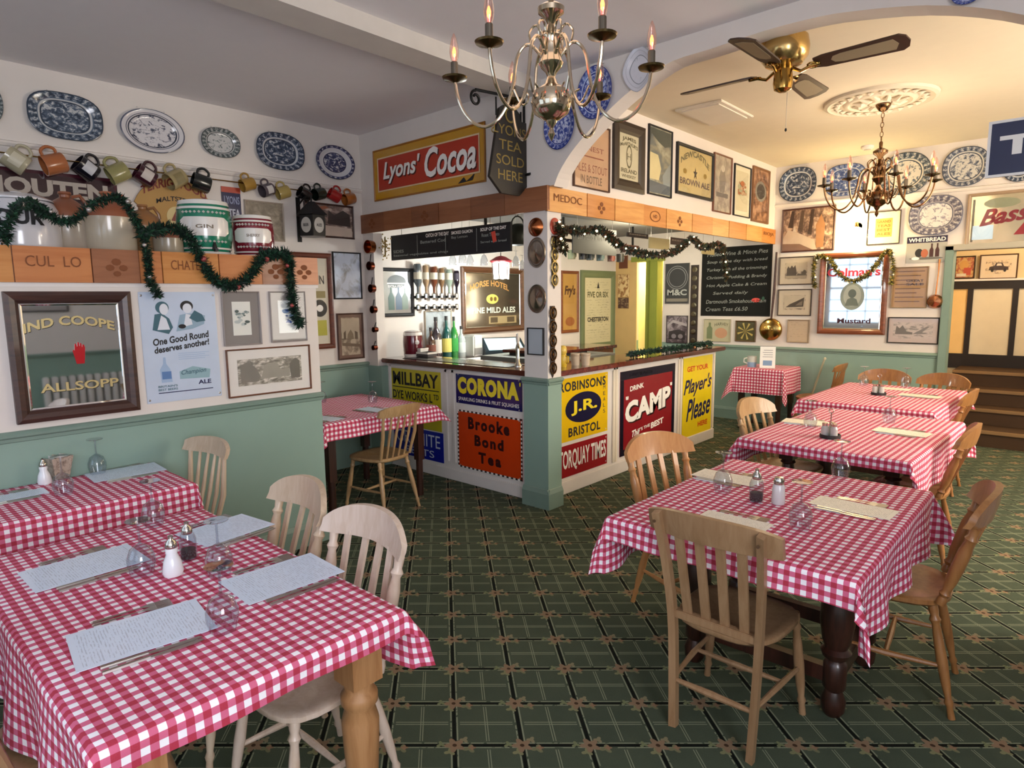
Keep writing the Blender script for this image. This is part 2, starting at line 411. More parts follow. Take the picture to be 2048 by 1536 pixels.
# corner pillar with its dado, cap moulding and plinth
twotone('wall_corner_pillar', [(-3.185, XR, YC, YC+.16, ZR, 2.23)], [(-3.195, XR+.004, YC-.004, YC+.16, 0, ZR)])
def moulding(name, prof, p, q, out, mat, parent=None):
    """profile (distance out of the wall, height) swept from p to q"""
    p, q, out = Vector(p), Vector(q), Vector(out); v = []
    for e in (p, q):
        for d, z in prof: v.append(e+out*d+Vector((0, 0, z)))
    n = len(prof); f = [(j, (j+1) % n, n+(j+1) % n, n+j) for j in range(n)]+[tuple(range(n))[::-1], tuple(range(n, 2*n))]
    o = MB().add(v, f).build(name, mat, parent)
    return struct(o) if parent is None else o
RAIL = [(0, -.028), (.010, -.024), (.012, -.008), (.024, 0), (.026, .012), (.018, .02), (.010, .024), (0, .026)]
SKIRT = [(0, 0), (.018, 0), (.018, .12), (.010, .14), (.006, .15), (0, .155)]
PICR = [(0, -.02), (.012, -.016), (.022, 0), (.022, .012), (0, .02)]
GR2 = M('#7f978a', .5)
moulding('trim_2', RAIL, (XP, -1.75, ZR+.01), (XP, 2.245, ZR+.01), (1, 0, 0), GR2)
moulding('trim_3', RAIL, (XL, 2.3, ZR+.01), (XL, YC, ZR+.01), (1, 0, 0), GR2)
moulding('trim_4', RAIL, (-3.9, YB, ZR-.03), (-1.16, YB, ZR-.03), (0, -1, 0), GR2)
moulding('trim_5', PICR, (XL, -1.75, 2.615), (XL, YC, 2.615), (1, 0, 0), WALLW)
moulding('trim_6', PICR, (XR, YB, 2.665), (1.9, YB, 2.61), (0, -1, 0), WALLW)
moulding('trim_7', RAIL, (-3.205, YC-.004, ZR+.01), (XR+.024, YC-.004, ZR+.01), (0, -1, 0), GR2)
moulding('trim_8', RAIL, (XR+.004, YC-.024, ZR+.01), (XR+.004, YC+.16, ZR+.01), (1, 0, 0), GR2)
moulding('baseboard_pillar', SKIRT, (-3.205, YC-.004, 0), (XR+.02, YC-.004, 0), (0, -1, 0), GR2)
moulding('baseboard_pillar', SKIRT, (XR+.004, YC-.02, 0), (XR+.004, YC+.16, 0), (1, 0, 0), GR2)
moulding('baseboard_left', SKIRT, (XP, -1.75, 0), (XP, 2.235, 0), (1, 0, 0), GR2)
moulding('baseboard_back', SKIRT, (-3.9, YB, 0), (-1.2, YB, 0), (0, -1, 0), GR2)
# arch between the two rooms
_ap = [(1108, 372), (1118, 345), (1140, 308), (1172, 268), (1212, 226), (1250, 190), (1295, 155), (1345, 122)]
arch = [(P(a, b, 1, YC).x, P(a, b, 1, YC).z) for a, b in _ap]+[
        (-1.75, 3.005), (-1.45, 3.02), (-1.2, 3.015), (-1.017, 2.995), (-.695, 2.93), (-.408, 2.825), (-.20, 2.70), (-.05, 2.55), (.06, 2.36), (.12, 2.1)]
def bez(pts, n=4):
    out = []; m = len(pts)
    for i in range(m-1):
        p0, p1, p2, p3 = [Vector(pts[max(0, min(m-1, i+k))]) for k in (-1, 0, 1, 2)]
        for j in range(n):
            t = j/n; out.append(.5*((2*p1)+(p2-p0)*t+(2*p0-5*p1+4*p2-p3)*t*t+(3*p1-p0-3*p2+p3)*t**3))
    out.append(Vector(pts[-1])); return out
ac = [tuple(q) for q in bez(arch, 3)]
m = MB(); top = [(x, CZ) for x, z in ac]
y0, y1 = YC, YC+.15; n = len(ac)
v = [(x, y0, z) for x, z in ac]+[(x, y0, CZ) for x, z in ac]+[(x, y1, z) for x, z in ac]+[(x, y1, CZ) for x, z in ac]
f = []
for i in range(n-1):
    f += [(i, i+1, n+i+1, n+i), (2*n+i, 3*n+i, 3*n+i+1, 2*n+i+1), (i, 2*n+i, 2*n+i+1, i+1)]
m.add(v, f)
m.box(XR, ac[0][0], y0, y1, 2.39, CZ); m.box(.12, 2.0, y0, y1, 0, CZ)
struct(m.build('wall_arch', WALLW))
# boxed beam along the front room ceiling
struct(MB().box(-3.24, -3.01, -1.75, YC, 3.025, CZ+.02).build('trim_9', M('#d9d2c8', .8)))
# back wall with the openings to the bar passage and to the stairs
DX0, DZ = -1.13, 2.035
twotone('wall_back', [(XL, -4.92, YB, YB+.15, ZR, CZ), (-4.92, -4.45, YB, YB+.15, 2.12, CZ), (-4.45, DX0, YB, YB+.15, ZR, CZ), (DX0, .35, YB, YB+.15, DZ, CZ), (.35, 2.0, YB, YB+.15, ZR, CZ)],
        [(XL, -4.92, YB, YB+.15, 0, ZR), (-4.45, DX0, YB, YB+.15, 0, ZR), (.35, 2.0, YB, YB+.15, 0, ZR)])
d = empty('door_1', None, None, (0, 0, 0)); d['kind'] = 'structure'
MB().box(DX0-.055, DX0+.02, YB-.035, YB+.15, 0, DZ+.05).build('door_jamb', GR2, d, bevel=.006)
MB().box(DX0-.055, .4, YB-.035, YB+.15, DZ, DZ+.06).build('door_head', M('#b9b3a0', .6), d, bevel=.006)
MB().box(.33, .41, YB-.035, YB+.15, 0, DZ+.05).build('door_jamb', GR2, d, bevel=.006)
# front and right walls (behind and beside the camera) with their windows
m = MB()
WZ0, WZ1 = .85, 2.65
for b in [(-5.4, -3.65, 0, CZ), (-1.95, -1.2, 0, CZ), (.5, 2.0, 0, CZ), (-3.65, -1.95, 0, WZ0), (-3.65, -1.95, WZ1, CZ), (-1.2, .5, 0, WZ0), (-1.2, .5, WZ1, CZ)]:
    m.box(b[0], b[1], -1.75, -1.6, b[2], b[3])
struct(m.build('wall_front', WALLW))
for k, x0 in enumerate((-3.65, -1.2)):
    wn = empty('window_%d' % (k+1), None, None, (x0+.85, -1.66, WZ0)); wn['kind'] = 'structure'
    MB().box(-.85, -.79, -.04, .04, 0, 1.8).box(.79, .85, -.04, .04, 0, 1.8).box(-.79, .79, -.04, .04, 0, .07).box(-.79, .79, -.04, .04, 1.73, 1.8).box(-.79, .79, -.03, .03, .88, .93).build('window_frame', WHITE, wn)
    b = MB()
    for i in (1, 2, 3): b.box(-.79+i*.395-.012, -.79+i*.395+.012, -.015, .015, .07, 1.73)
    for z in (.34, .62, 1.20, 1.47): b.box(-.79, .79, -.014, .014, z-.012, z+.012)
    b.build('glazing_bars', WHITE, wn)
    MB().box(-.79, .79, -.004, .004, .07, 1.73).build('pane', clear_glass('#ffffff', .4), wn)
m = twotone('wall_right', [(1.9, 2.0, -1.6, -1.3, ZR, CZ), (1.9, 2.0, -1.3, .3, WZ1, CZ), (1.9, 2.0, .3, 4.3, ZR, CZ), (1.9, 2.0, 4.3, 6.1, WZ1, CZ), (1.9, 2.0, 6.1, YB, ZR, CZ)],
            [(1.9, 2.0, -1.6, YB, 0, ZR)])
struct(MB().box(1.96, 1.98, -1.3, .3, ZR, WZ1).build('window_3', M('#dfe8f5', .3, em=.9, var=0)))
struct(MB().box(1.96, 1.98, 4.3, 6.1, ZR, WZ1).build('window_4', M('#f0ead8', .3, em=.7, var=0)))
moulding('trim_10', RAIL, (1.9, -1.6, ZR+.01), (1.9, YB, ZR+.01), (-1, 0, 0), GR2)
# stairs beyond the doorway, the half-timbered wall above them, and the passage behind the bar
st = empty('stairs', None, None, (-.4, 8.1, 0)); st['kind'] = 'structure'; st['label'] = 'dark carpeted wooden steps rising beyond the green doorway'
SW = M('#41290f', .7); NOSE = M('#8a6a44', .6)
for k, yy in enumerate((8.14, 8.53, 8.87, 9.24)):
    z = .17*(k+1)
    MB().box(-1.2, 1.5, yy-8.1+.015, 1.9, z-.17, z).build('step', SW, st, loc=(.4, 0, 0))
    MB().box(-1.2, 1.5, yy-8.1-.012, yy-8.1+.03, z-.03, z+.004).build('step_nosing', NOSE, st, loc=(.4, 0, 0), bevel=.004)
YH = 9.9
struct(MB().box(-1.35, 1.6, YH, YH+.1, 0, 3.0).build('wall_stairs', M('#e6cf9f', .7)))
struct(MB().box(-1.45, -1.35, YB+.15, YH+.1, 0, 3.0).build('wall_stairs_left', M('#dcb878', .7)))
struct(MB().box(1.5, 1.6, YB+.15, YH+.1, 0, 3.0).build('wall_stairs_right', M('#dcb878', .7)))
struct(MB().box(-1.45, 1.6, YB+.15, YH+.1, 3.0, 3.05).build('ceiling_stairs', CEILB))
pn = empty('trim_11', None, None, (0, YH, 0)); pn['kind'] = 'structure'
def P9(px, py): return P(px, py, 1, YH)
TB = M('#1b1210', .5)
zb, zt = P9(1950, 737).z, P9(1950, 578).z
MB().box(-1.35, 1.5, -.03, 0, zb, P9(1950, 708).z).build('timber_rail', TB, pn)
MB().box(-1.35, 1.5, -.03, 0, zt, P9(1950, 562).z).build('timber_rail', TB, pn)
MB().box(-1.35, 1.5, -.05, 0, P9(1950, 562).z, P9(1950, 558).z).build('ledge', WHITE, pn)
ups = [P9(1937, 640).x, P9(2027, 640).x]; gap = ups[1]-ups[0]
for i in range(-1, 6):
    xx = ups[0]+i*gap
    if xx < 1.45: MB().box(xx-.028, xx+.028, -.028, 0, P9(1950, 708).z, zt).build('timber_post', TB, pn)
for i in range(-1, 5):
    xx = ups[0]+i*gap+.03
    if xx+gap-.06 < 1.45: MB().box(xx, xx+gap-.06, -.006, 0, P9(1950, 708).z, zt).build('panel', M('#e8dcc0', .6) if i != -1 else M('#f0c983', .6), pn)
struct(MB().box(-5.33, -4.2, 9.5, 9.6, 0, 2.9).build('wall_passage', M('#f2e3a8', .7)))
struct(MB().box(-5.33, -4.2, YB+.15, 9.5, 2.6, 2.65).build('ceiling_passage', M('#f2e3a8', .7)))
struct(MB().box(-4.3, -4.2, YB+.15, 9.5, 0, 2.6).build('wall_passage_right', M('#f2e3a8', .7)))
struct(MB().box(-5.33, -5.2, YB+.15, 9.5, 0, 2.6).build('wall_passage_left', M('#f2e3a8', .7)))
LIME = M('#8f9a3c', .5)
d = empty('door_2', None, None, (-4.62, YB, 0)); d['kind'] = 'structure'
MB().box(-.09, .09, -.03, .14, 0, 2.1).build('door_jamb', LIME, d, bevel=.008)
MB().box(-.33, .2, -.03, .14, 2.09, 2.16).build('door_head', LIME, d)
MB().box(-.04, -.02, -.045, -.03, 0, 2.1).build('beading', M('#707c2a', .5), d)
struct(MB().box(-5.21, -4.86, YB-.02, YB, 0, 2.12).build('trim_12', M('#d9b77a', .6)))
CRATED = wood('#76462b', '#8f5938', .7, .5, 0, name='crate_pine_brown')
CRATEL = wood('#c4843f', '#dda660', .7, .5, 0, name='crate_pine_gold')
# ------------------------------------------------------------ crate-end fascias
def crate_band(name, wall, us, z0, z1, marks, cm=(CRATE, CRATE2, CRATE, CRATE3)):
    ax, val = WALL[wall]; o = bpy.data.objects.new(name, None); COL.objects.link(o); o['kind'] = 'structure'; o.empty_display_size = .05
    mid = (us[0]+us[-1])/2; o.location = (val, mid, (z0+z1)/2) if ax == 0 else (mid, val, (z0+z1)/2); o.rotation_euler = wrot(ax)
    h = (z1-z0)/2
    MB().box(us[0]-mid, us[-1]-mid, -h, h, 0, .008).build('backing_board', CRATE3, o)
    for i in range(len(us)-1):
        a, b = us[i]-mid+.002, us[i+1]-mid-.002
        q = MB().box(a, b, -h, h, .008, .020+.003*(i % 3)).build('crate_panel', cm[(i*3+len(us)) % 4], o, bevel=.0015)
        zz = .0235+.003*(i % 3); s = marks[i % len(marks)]; cx = (a+b)/2; ww = (b-a)
        if s == 'oval':
            r = ell(cx, 0, min(.09, ww*.35), h*.55); ri = ell(cx, 0, min(.082, ww*.32), h*.47)
            v = [(x, y, zz) for x, y in r]+[(x, y, zz) for x, y in ri]; n_ = len(r)
            MB().add(v, [(j, (j+1) % n_, n_+(j+1) % n_, n_+j) for j in range(n_)]).build('burnt_mark', BURN, q)
            text('HD', cx-.03, -.015, cx+.03, .015, q, BURN, zz)
        elif s == 'crest':
            for dx, dy, r in ((0, .25, .022), (-.03, -.1, .02), (.03, -.1, .02), (0, -.45, .018)):
                poly(ell(cx+dx, dy*h, r, r*.8, 8), q, BURN, zz, .0008, 'burnt_mark')
        elif s: text(s, cx-ww*.36, -h*.12, cx+ww*.36, h*.48, q, BURN, zz, bold=0)
    return o
ys = [-1.75, -1.2, -.6, 0., P(23, 520, 0, XP).y, P(180, 520, 0, XP).y, P(275, 520, 0, XP).y, P(322, 540, 0, XP).y, P(435, 540, 0, XP).y, P(520, 540, 0, XP).y, P(575, 540, 0, XP).y, 2.245]
crate_band('trim_13', 'P', ys, 1.70, 1.868, ['', '', '', '', 'CUL  LO', 'crest', '', 'CHATEAU', '', 'crest', 'crest'])
xs = [XL, -4.85, -4.45, -4.1, -3.72, -3.35, -2.935]
crate_band('trim_14', 'C', xs, 2.222, 2.392, ['crest', '', 'crest', '', '', ''], (CRATE3, CRATED, CRATE3, CRATED))
yy = [YC-.02, 4.12, 4.5, 4.95, 5.35, 5.85, 6.3, 6.7, 7.15, 7.6, YB-.001]
crate_band('trim_15', 'R', yy, 2.215, 2.388, ['MEDOC', 'crest', '', 'oval', 'crest', '', '', '', '', 'RIOJA'], (CRATE2, CRATEL, CRATE2, CRATEL))
# shelf deck behind the partition fascia
struct(MB().box(XP-.52, XP-.0, -1.75, 2.235, 1.84, 1.862).build('trim_16', CRATE3))
struct(MB().box(XP-.52, XP-.0, 2.215, 2.235, 1.70, 1.84).build('trim_17', CRATE3))

# ------------------------------------------------------------ the bar counter
bar = empty('bar_counter', 'L-shaped white panelled bar counter with a polished mahogany top', 'bar counter', (-3.4, 4.4, 0))
def L(x0, x1, y0, y1, z0, z1, name, mat, bev=0.):
    return MB().box(x0+3.4, x1+3.4, y0-4.4, y1-4.4, z0, z1).build(name, mat, bar, bevel=bev)
BW = M('#e8e2dc', .45)
L(-5.02, -3.19, YF, YF+.05, 0, 1.0, 'front_board', BW); L(XS-.05, XS, YF+.07, 6.80, 0, 1.0, 'side_board', BW)
L(-5.02, -4.98, YF-.02, YF+.35, 0, 1.0, 'end_board', BW); L(XS-.40, XS+.0, 6.80, 6.83, 0, 1.0, 'end_board', BW)
MAH = wood('#3c1710', '#6e3020', .5, .12, 0, .6, 'mahogany')
m = MB(); m.prism([(-5.10, 3.70), (-3.19, 3.70), (-3.19, 3.83), (-2.985, 3.83), (-2.985, 6.83), (-3.42, 6.83), (-3.42, 4.16), (-5.10, 4.16)], 1.0, 1.042)
m.v = [(x+3.4, y-4.4, z) for x, y, z in m.v]; m.build('worktop', MAH, bar, bevel=.008)
L(-4.85, -3.5, 3.80, 4.05, 1.042, 1.046, 'drip_tray', M('#3b3f40', .25, .9))
for x0, x1 in ((-4.94, -4.985), (-4.22, -4.09), (-4.20, -4.15)):
    pass
for x in (-4.985, -4.185, -4.095): L(x-.018, x+.018, YF-.014, YF, .16, .985, 'batten', BW, .004)
for z in (.985,): L(-5.0, -3.2, YF-.014, YF, z-.025, z, 'top_rail', BW, .004)
for y in (3.93, 4.77, 4.81, 5.98, 6.03, 6.80): L(XS, XS+.014, y-.018, y+.018, .12, .985, 'batten', M('#eee3cf', .45), .004)
L(XS, XS+.014, 3.85, 6.80, .96, .998, 'top_rail', BW, .004)
L(-5.0, -3.19, YF-.02, YF, 0, .10, 'skirting_board', BW, .005); L(XS, XS+.02, 3.83, 6.82, 0, .11, 'skirting_board', BW, .005)
# back-bar worktop along the left wall inside the bar
bb = empty('back_counter', 'low wooden back counter behind the bar under the big pub mirror', 'counter', (-4.94, 5.2, 0))
MB().box(-.24, .24, -.95, 2.0, 0, .93).build('carcass', BRWOOD, bb); MB().box(-.26, .27, -1.0, 2.05, .93, .97).build('worktop', MAH, bb, bevel=.005)
for k in range(4): MB().box(.24, .255, -.9+k*.72, -.9+k*.72+.66, .08, .88).build('cupboard_door', BRWOOD, bb, bevel=.004)
# ------------------------------------------------------------ enamel signs
def px(wall, u, z):
    ax, val = WALL[wall]; p = Vector((val, u, z)) if ax == 0 else Vector((u, val, z))
    c = R3.transposed() @ (p-Vector((0, 0, H))); return (CX-F_*c.x/c.z, CY+F_*c.y/c.z)
def sign(wall, label, tl, br, col, border=None, bw=.012, d=.005, name='enamel_sign', cat='sign', rough=.22, **k):
    o, W, Hh = onwall(wall, name, label, cat, tl, br, **k)
    MB().box(-W/2, W/2, -Hh/2, Hh/2, 0, d).build('plate', M(col, rough, coat=.4 if rough < .7 else 0.), o, bevel=.0015)
    if border:
        c, b2 = border if isinstance(border, tuple) else (border, bw)
        frame_mesh(W-.004, Hh-.004, b2, d+.001, M(c, rough), o, 'border', False)
    o['W'] = W; o['H'] = Hh; return o, W, Hh, d+.0012
def T(S, s, fx0, fy0, fx1, fy1, mat, **k):
    o, W, Hh, z = S; return text(s, (fx0-.5)*W, (fy0-.5)*Hh, (fx1-.5)*W, (fy1-.5)*Hh, o, mat, z=z, **k)
def fp(S, pts, mat, dz=0., name='printed_shape'):
    o, W, Hh, z = S; return poly([((x-.5)*W, (y-.5)*Hh) for x, y in pts], o, mat, z+dz, .0008, name)
def fell(S, x, y, rx, ry, mat, dz=0., n=28, name='printed_shape'):
    return fp(S, [(x+rx*math.cos(2*PI*i/n), y+ry*math.sin(2*PI*i/n)) for i in range(n)], mat, dz, name)
def screws(S, fx=.04, fy=.04):
    o, W, Hh, z = S; m = MB()
    for sx in (-1, 1):
        for sy in (-1, 1): m.lathe([(.006, 0), (.006, .002), (.003, .0035), (0, .0035)], 10, (sx*(W/2-W*fx), sy*(Hh/2-Hh*fy), z-.002))
    m.build('screws', STEEL, o)
YEL = M('#f2dc2e', .3, coat=.3, var=0); NAVY = M('#14174c', .4, var=0); RED = M('#c4281a', .35, var=0); WHT = M('#f2efe8', .35, var=0); GOLD = M('#c8a648', .35, .5)
S = sign('F', 'olive yellow enamel sign for dye works with black slab letters behind the small corner table', px('F', -4.975, .952), px('F', -4.262, .41), '#c6ba25', group=None)
T(S, 'MILLBAY', .04, .72, .96, .95, INK, bold=.03); T(S, 'DYE WORKS L', .03, .47, .84, .62, INK, bold=.02); T(S, 'TD', .86, .53, .96, .62, INK, bold=.02)
T(S, 'PLYMOUTH', .10, .22, .92, .38, INK, bold=.03, arc=.02); fp(S, rectp(.03, .67, .97, .685), INK, name='printed_line')
S = sign('F', 'dark blue enamel sign with pale capitals low on the bar behind the corner table', px('F', -4.96, .40), px('F', -4.245, .125), '#15209a')
T(S, 'GRANITE', .06, .45, .94, .88, M('#c9d0e4', .4, var=0), bold=.0); T(S, 'FELTS', .25, .10, .82, .34, M('#c9d0e4', .4, var=0), bold=.0)
S = sign('F', 'navy enamel sign with fat yellow lettering at the top of the front bar panel', (912, 746), (1045, 824), '#12155a')
T(S, "CORONA", .03, .33, .96, .90, YEL, bold=.07, spacing=1.15); T(S, 'SPARKLING DRINKS & FRUIT SQUASHES', .04, .08, .96, .22, WHT, bold=.01); screws(S)
T(S, "'", .965, .78, .985, .90, YEL, bold=.03)
S = sign('F', 'orange enamel tea sign with a black and white chequered edge beneath the navy sign', (915, 818), (1046, 963), '#d8420f')
o, W, Hh, z = S; mb_ = MB(); mw_ = MB(); nx, ny = 30, 30; bwid = .014
for i in range(nx):
    for e in (-1, 1):
        a, b = -W/2+W*i/nx, -W/2+W*(i+1)/nx; (mb_ if i % 2 else mw_).box(a, b, min(e*Hh/2, e*(Hh/2-bwid)), max(e*Hh/2, e*(Hh/2-bwid)), z-.001, z)
for i in range(1, ny-1):
    for e in (-1, 1):
        a, b = -Hh/2+Hh*i/ny, -Hh/2+Hh*(i+1)/ny; (mb_ if i % 2 else mw_).box(min(e*W/2, e*(W/2-bwid)), max(e*W/2, e*(W/2-bwid)), a, b, z-.001, z)
mb_.build('chequer_dark', INK, o)['kind'] = 'stuff'; mw_.build('chequer_light', WHT, o)['kind'] = 'stuff'
BK2 = M('#3a0f10', .4, var=0)
T(S, 'Brooke', .18, .69, .82, .90, BK2, bold=.05, spacing=1.3); T(S, 'Bond', .28, .42, .73, .61, BK2, bold=.05, spacing=1.3); T(S, 'Tea', .34, .14, .69, .33, BK2, bold=.05, spacing=1.4); screws(S)
S = sign('S', 'square yellow enamel sign with a black oval on the bar side beside the pillar', (1114, 760), px('S', 4.677, .43), '#efc414')
T(S, "ROBINSONS", .03, .79, .95, .94, INK, bold=.03, spacing=1.1); fell(S, .5, .50, .36, .245, M('#141238', .3, var=0)); o = S[0]
S2 = (S[0], S[1], S[2], S[3]+.0012); T(S2, 'J.R.', .25, .39, .77, .62, YEL, bold=.03); T(S, 'BRISTOL', .20, .06, .84, .21, INK, bold=.03, spacing=1.1); screws(S)
for k, c in enumerate('STEAKS'): T(S, c, .03, .70-k*.085, .075, .755-k*.085, INK, bold=.0)
for k, c in enumerate('MEALS'): T(S, c, .90, .72-k*.10, .945, .785-k*.10, INK, bold=.0)
S = sign('S', 'dark red enamel newspaper sign with tall white letters low beside the pillar', px('S', 3.955, .40), px('S', 4.674, .133), '#9c1420')
T(S, 'TORQUAY TIMES', .03, .16, .97, .84, WHT, bold=.02); screws(S, .03, .09)
S = sign('S', 'tall maroon enamel sign with big slanting white word in the middle of the bar side', px('S', 4.88, .93), px('S', 5.90, .145), '#8e1020', border=('#120c22', .055))
fp(S, rectp(.0, .90, 1, 1), M('#120c22', .35, var=0)); T(S, "DON'T BE MISLED", .15, .93, .55, .965, WHT, bold=0)
T(S, 'DRINK', .16, .76, .40, .82, WHT, bold=.03, slant=.06); T(S, '"', .09, .66, .135, .70, WHT, bold=.05); T(S, '"', .90, .72, .94, .76, WHT, bold=.05)
o, W, Hh, z = S
T((o, W, Hh, z), 'CAMP', .10, .40, .93, .66, M('#2a0508', .4, var=0), bold=.06, slant=.10); T((o, W, Hh, z+.0012), 'CAMP', .08, .42, .91, .68, WHT, bold=.05, slant=.10)
T(S, "IT'S THE", .30, .25, .52, .29, WHT, bold=.02, slant=.1); T(S, 'BEST', .54, .245, .78, .32, WHT, bold=.04, slant=.1); T(S, 'The', .20, .20, .33, .28, WHT, bold=.03, slant=.1, shear=.3)
S = sign('S', 'narrow bright yellow enamel sign with handwritten dark words at the bar far end', px('S', 6.08, .985), px('S', 6.765, .055), '#f2d812', rough=.3)
R_ = M('#cf3c18', .4, var=0)
T(S, 'GET YOUR', .12, .81, .84, .87, R_, bold=.03); T(S, "Player's", .02, .52, .98, .74, NAVY, bold=.02, shear=.35, slant=.05); T(S, 'Please', .12, .25, .95, .50, NAVY, bold=.02, shear=.35, slant=.05); T(S, 'HERE', .52, .14, .86, .20, R_, bold=.03)
# cocoa board and the hanging tea sign
S = sign('C', 'long mustard and red framed cocoa board above the bar front', (747, 303), px('C', -3.56, P(749, 404, 1, YC).z), '#c9931c', name='cocoa_board')
o, W, Hh, z = S
MB().box(-W/2+.07, W/2-.06, -Hh/2+.085, Hh/2-.075, z-.003, z+.001).build('red_field', M('#b8351a', .35), o)
frame_mesh(W-.12, Hh-.15, .012, z+.003, M('#e3c79a', .4), o, 'inner_line', False)
frame_mesh(W, Hh, .014, z+.008, M('#a3691a', .4), o, 'frame')
z2 = z+.0022
SH = M('#4a120a', .5, var=0)
for dz, mt, dx in ((0, SH, .012), (.0012, WHT, 0)):
    for s, a, b, c, e in (("Lyons'", .10, .30, .46, .74), ('Cocoa', .50, .26, .93, .80)):
        text(s, (a-.5)*W+dx, (b-.5)*Hh-dx, (c-.5)*W+dx, (e-.5)*Hh-dx, o, mt, z=z2+dz, bold=.025, shear=.25)
poly([(W*.28, -Hh/2+.02), (W*.33, -Hh/2+.065), (W*.35, -Hh/2+.03), (W*.38, -Hh/2+.05), (W*.42, -Hh/2+.085), (W*.40, -Hh/2+.03)], o, INK, z+.002)
XT = -3.16
br_ = empty('sign_bracket', 'black wrought iron bracket with a curled end holding the old tea sign', 'bracket', (XT, YC, 2.6))
def Q(a, b): p = P(a, b, 0, XT); return (0, p.y-YC, p.z-2.6)
tp = Q(1066, 205); ye = Q(951, 179)
MB().tube([(0, -.012, Q(1066, 186)[2]), (0, -.012, Q(1066, 388)[2])], .009, 8).build('wall_bar', IRON, br_)
MB().tube([(0, -.012, tp[2]), ye], .010, 8).build('arm', IRON, br_)
sp = [(0, ye[1]+.055*math.cos(a)*(1-a/14), ye[2]-.055+.055*math.sin(a)*(1-a/14)) for a in [PI/2+i*.35 for i in range(22)]]
MB().tube(sp, .009, 8).build('scroll', IRON, br_)
MB().tube([(0, -.012, Q(1066, 352)[2]), (0, .0, Q(1066, 352)[2]), (.05, 0, Q(1066, 352)[2])], .008, 8).tube([(-.05, -.012, Q(1066, 354)[2]), (.05, -.012, Q(1066, 354)[2])], .008).build('wall_stay', IRON, br_)
so = empty('hanging_tea_sign', 'black shield-shaped hanging sign with worn gold capitals in front of the cocoa board', 'sign', (XT, 0, 2.6))
def qy(a, b): p = P(a, b, 0, XT); return p.y, p.z
yl, zl = qy(975, 222); yr, zr = qy(1057, 245); zb1 = qy(975, 352)[1]; zb2 = qy(1010, 390)[1]
yc = (yl+yr)/2; so.location = (XT, yc, 2.6); hw = (yr-yl)/2; zt = zl-2.6-.01; zs = zb1-2.6; zz = zs-.10
out = [(-hw, zs), (-hw*.45, zz), (hw*.45, zz), (hw, zs), (hw, zt), (hw*.55, zt), (hw*.5, zt+.05), (hw*.25, zt+.085), (0, zt+.095), (-hw*.25, zt+.085), (-hw*.5, zt+.05), (-hw*.55, zt)]
so.rotation_euler = wrot(0)
MB().prism(out, -.012, .012).build('board', M('#26211a', .4), so, bevel=.002)
S = (so, 2*hw, 1., .0135); GL = M('#8f7a3c', .4, .3)
hh = zt-zz
for i, s in enumerate(('LYONS', 'TEA', 'SOLD', 'HERE')):
    y1 = zt-.05-i*(hh-.11)/4; wd = hw*(.78, .55, .68, .6)[i]
    text(s, -wd, y1-(hh-.11)/4*.66, wd, y1, so, GL, .013, bold=.0)
    tt = text(s, -wd, y1-(hh-.11)/4*.66, wd, y1, so, GL, .013, bold=.0); tt.rotation_euler = (0, PI, 0)
MB().lathe([(.05, .012), (.052, .015), (.04, .016), (.038, .012)], 24, (0, zt+.02, 0), cap=False).build('crest', GL, so)
MB().tube([(-hw*.6, zt, 0), (-hw*.6, zt+.12, 0)], .006).tube([(hw*.6, zt, 0), (hw*.6, zt+.07, 0)], .006).build('hanger', IRON, so)

# ------------------------------------------------------------ willow pattern plates
def plate(wall, label, tl, br, mat, sq=2.0, group='blue and white plates on the walls', name='serving_plate', depth=.03, tilt=0.):
    o, W, Hh = onwall(wall, name, label, 'plate', tl, br, group, tilt=tilt)
    rs = [(1.0, .92), (.985, 1.), (.93, .92), (.74, .62), (.68, .38), (.60, .30), (.3, .30), (0, .30)]; N = 40; m = MB()
    for j, (r, d) in enumerate(rs):
        for i in range(N):
            a = 2*PI*i/N; c, s = math.cos(a), math.sin(a)
            k = (abs(c)**sq+abs(s)**sq)**(-1/sq)
            m.uv[len(m.v)] = (r*c, r*s); m.v.append((W/2*r*c*k, Hh/2*r*s*k, depth*d))
    for j in range(len(rs)-1):
        for i in range(N): m.f.append((j*N+i, j*N+(i+1) % N, (j+1)*N+(i+1) % N, (j+1)*N+i))
    b0 = len(m.v)
    for i in range(N):
        a = 2*PI*i/N; c, s = math.cos(a), math.sin(a); k = (abs(c)**sq+abs(s)**sq)**(-1/sq)
        m.uv[b0+i] = (.99*c, .99*s); m.v.append((W/2*.6*c*k, Hh/2*.6*s*k, 0.))
    for i in range(N): m.f.append((i, (i+1) % N, b0+(i+1) % N, b0+i))
    m.build('dish', mat, o, smooth=60)
    mm = MB()
    for dx in (-.35, .35): mm.bar((W*dx*.6, Hh/2-.004, depth*.9), (W*dx*.6, Hh/2+.004, .002), .004, .003, (1, 0, 0))
    mm.build('wire_hook', STEEL, o)
    return o
bl1 = plate_mat('willow_plate', '#333f4e', '#5c6b7e', '#bfc2c4', .72, .62, .52, 1.)
bl2 = plate_mat('bird_plate', '#3a3f4c', '#5c6070', '#d3d0d2', .80, .72, .42, 5., rim=False)
bl3 = plate_mat('grey_plate', '#4a5254', '#75807f', '#c4c4c2', .72, .64, .40, 9.)
bl4 = plate_mat('willow_plate', '#2e3a4c', '#4f5f78', '#c4c8cc', .74, .62, .53, 13.)
bl5 = plate_mat('white_band_plate', '#2c3150', '#454d74', '#cfcfd2', .84, .55, .52, 17., rim=True)
bl6 = plate_mat('deep_blue_plate', '#2b3b86', '#4a5ea8', '#c4cce4', .8, .74, .48, 21.)
bl7 = plate_mat('wide_border_plate', '#3c4650', '#6d7884', '#d4cfc2', .70, .60, .42, 27.)
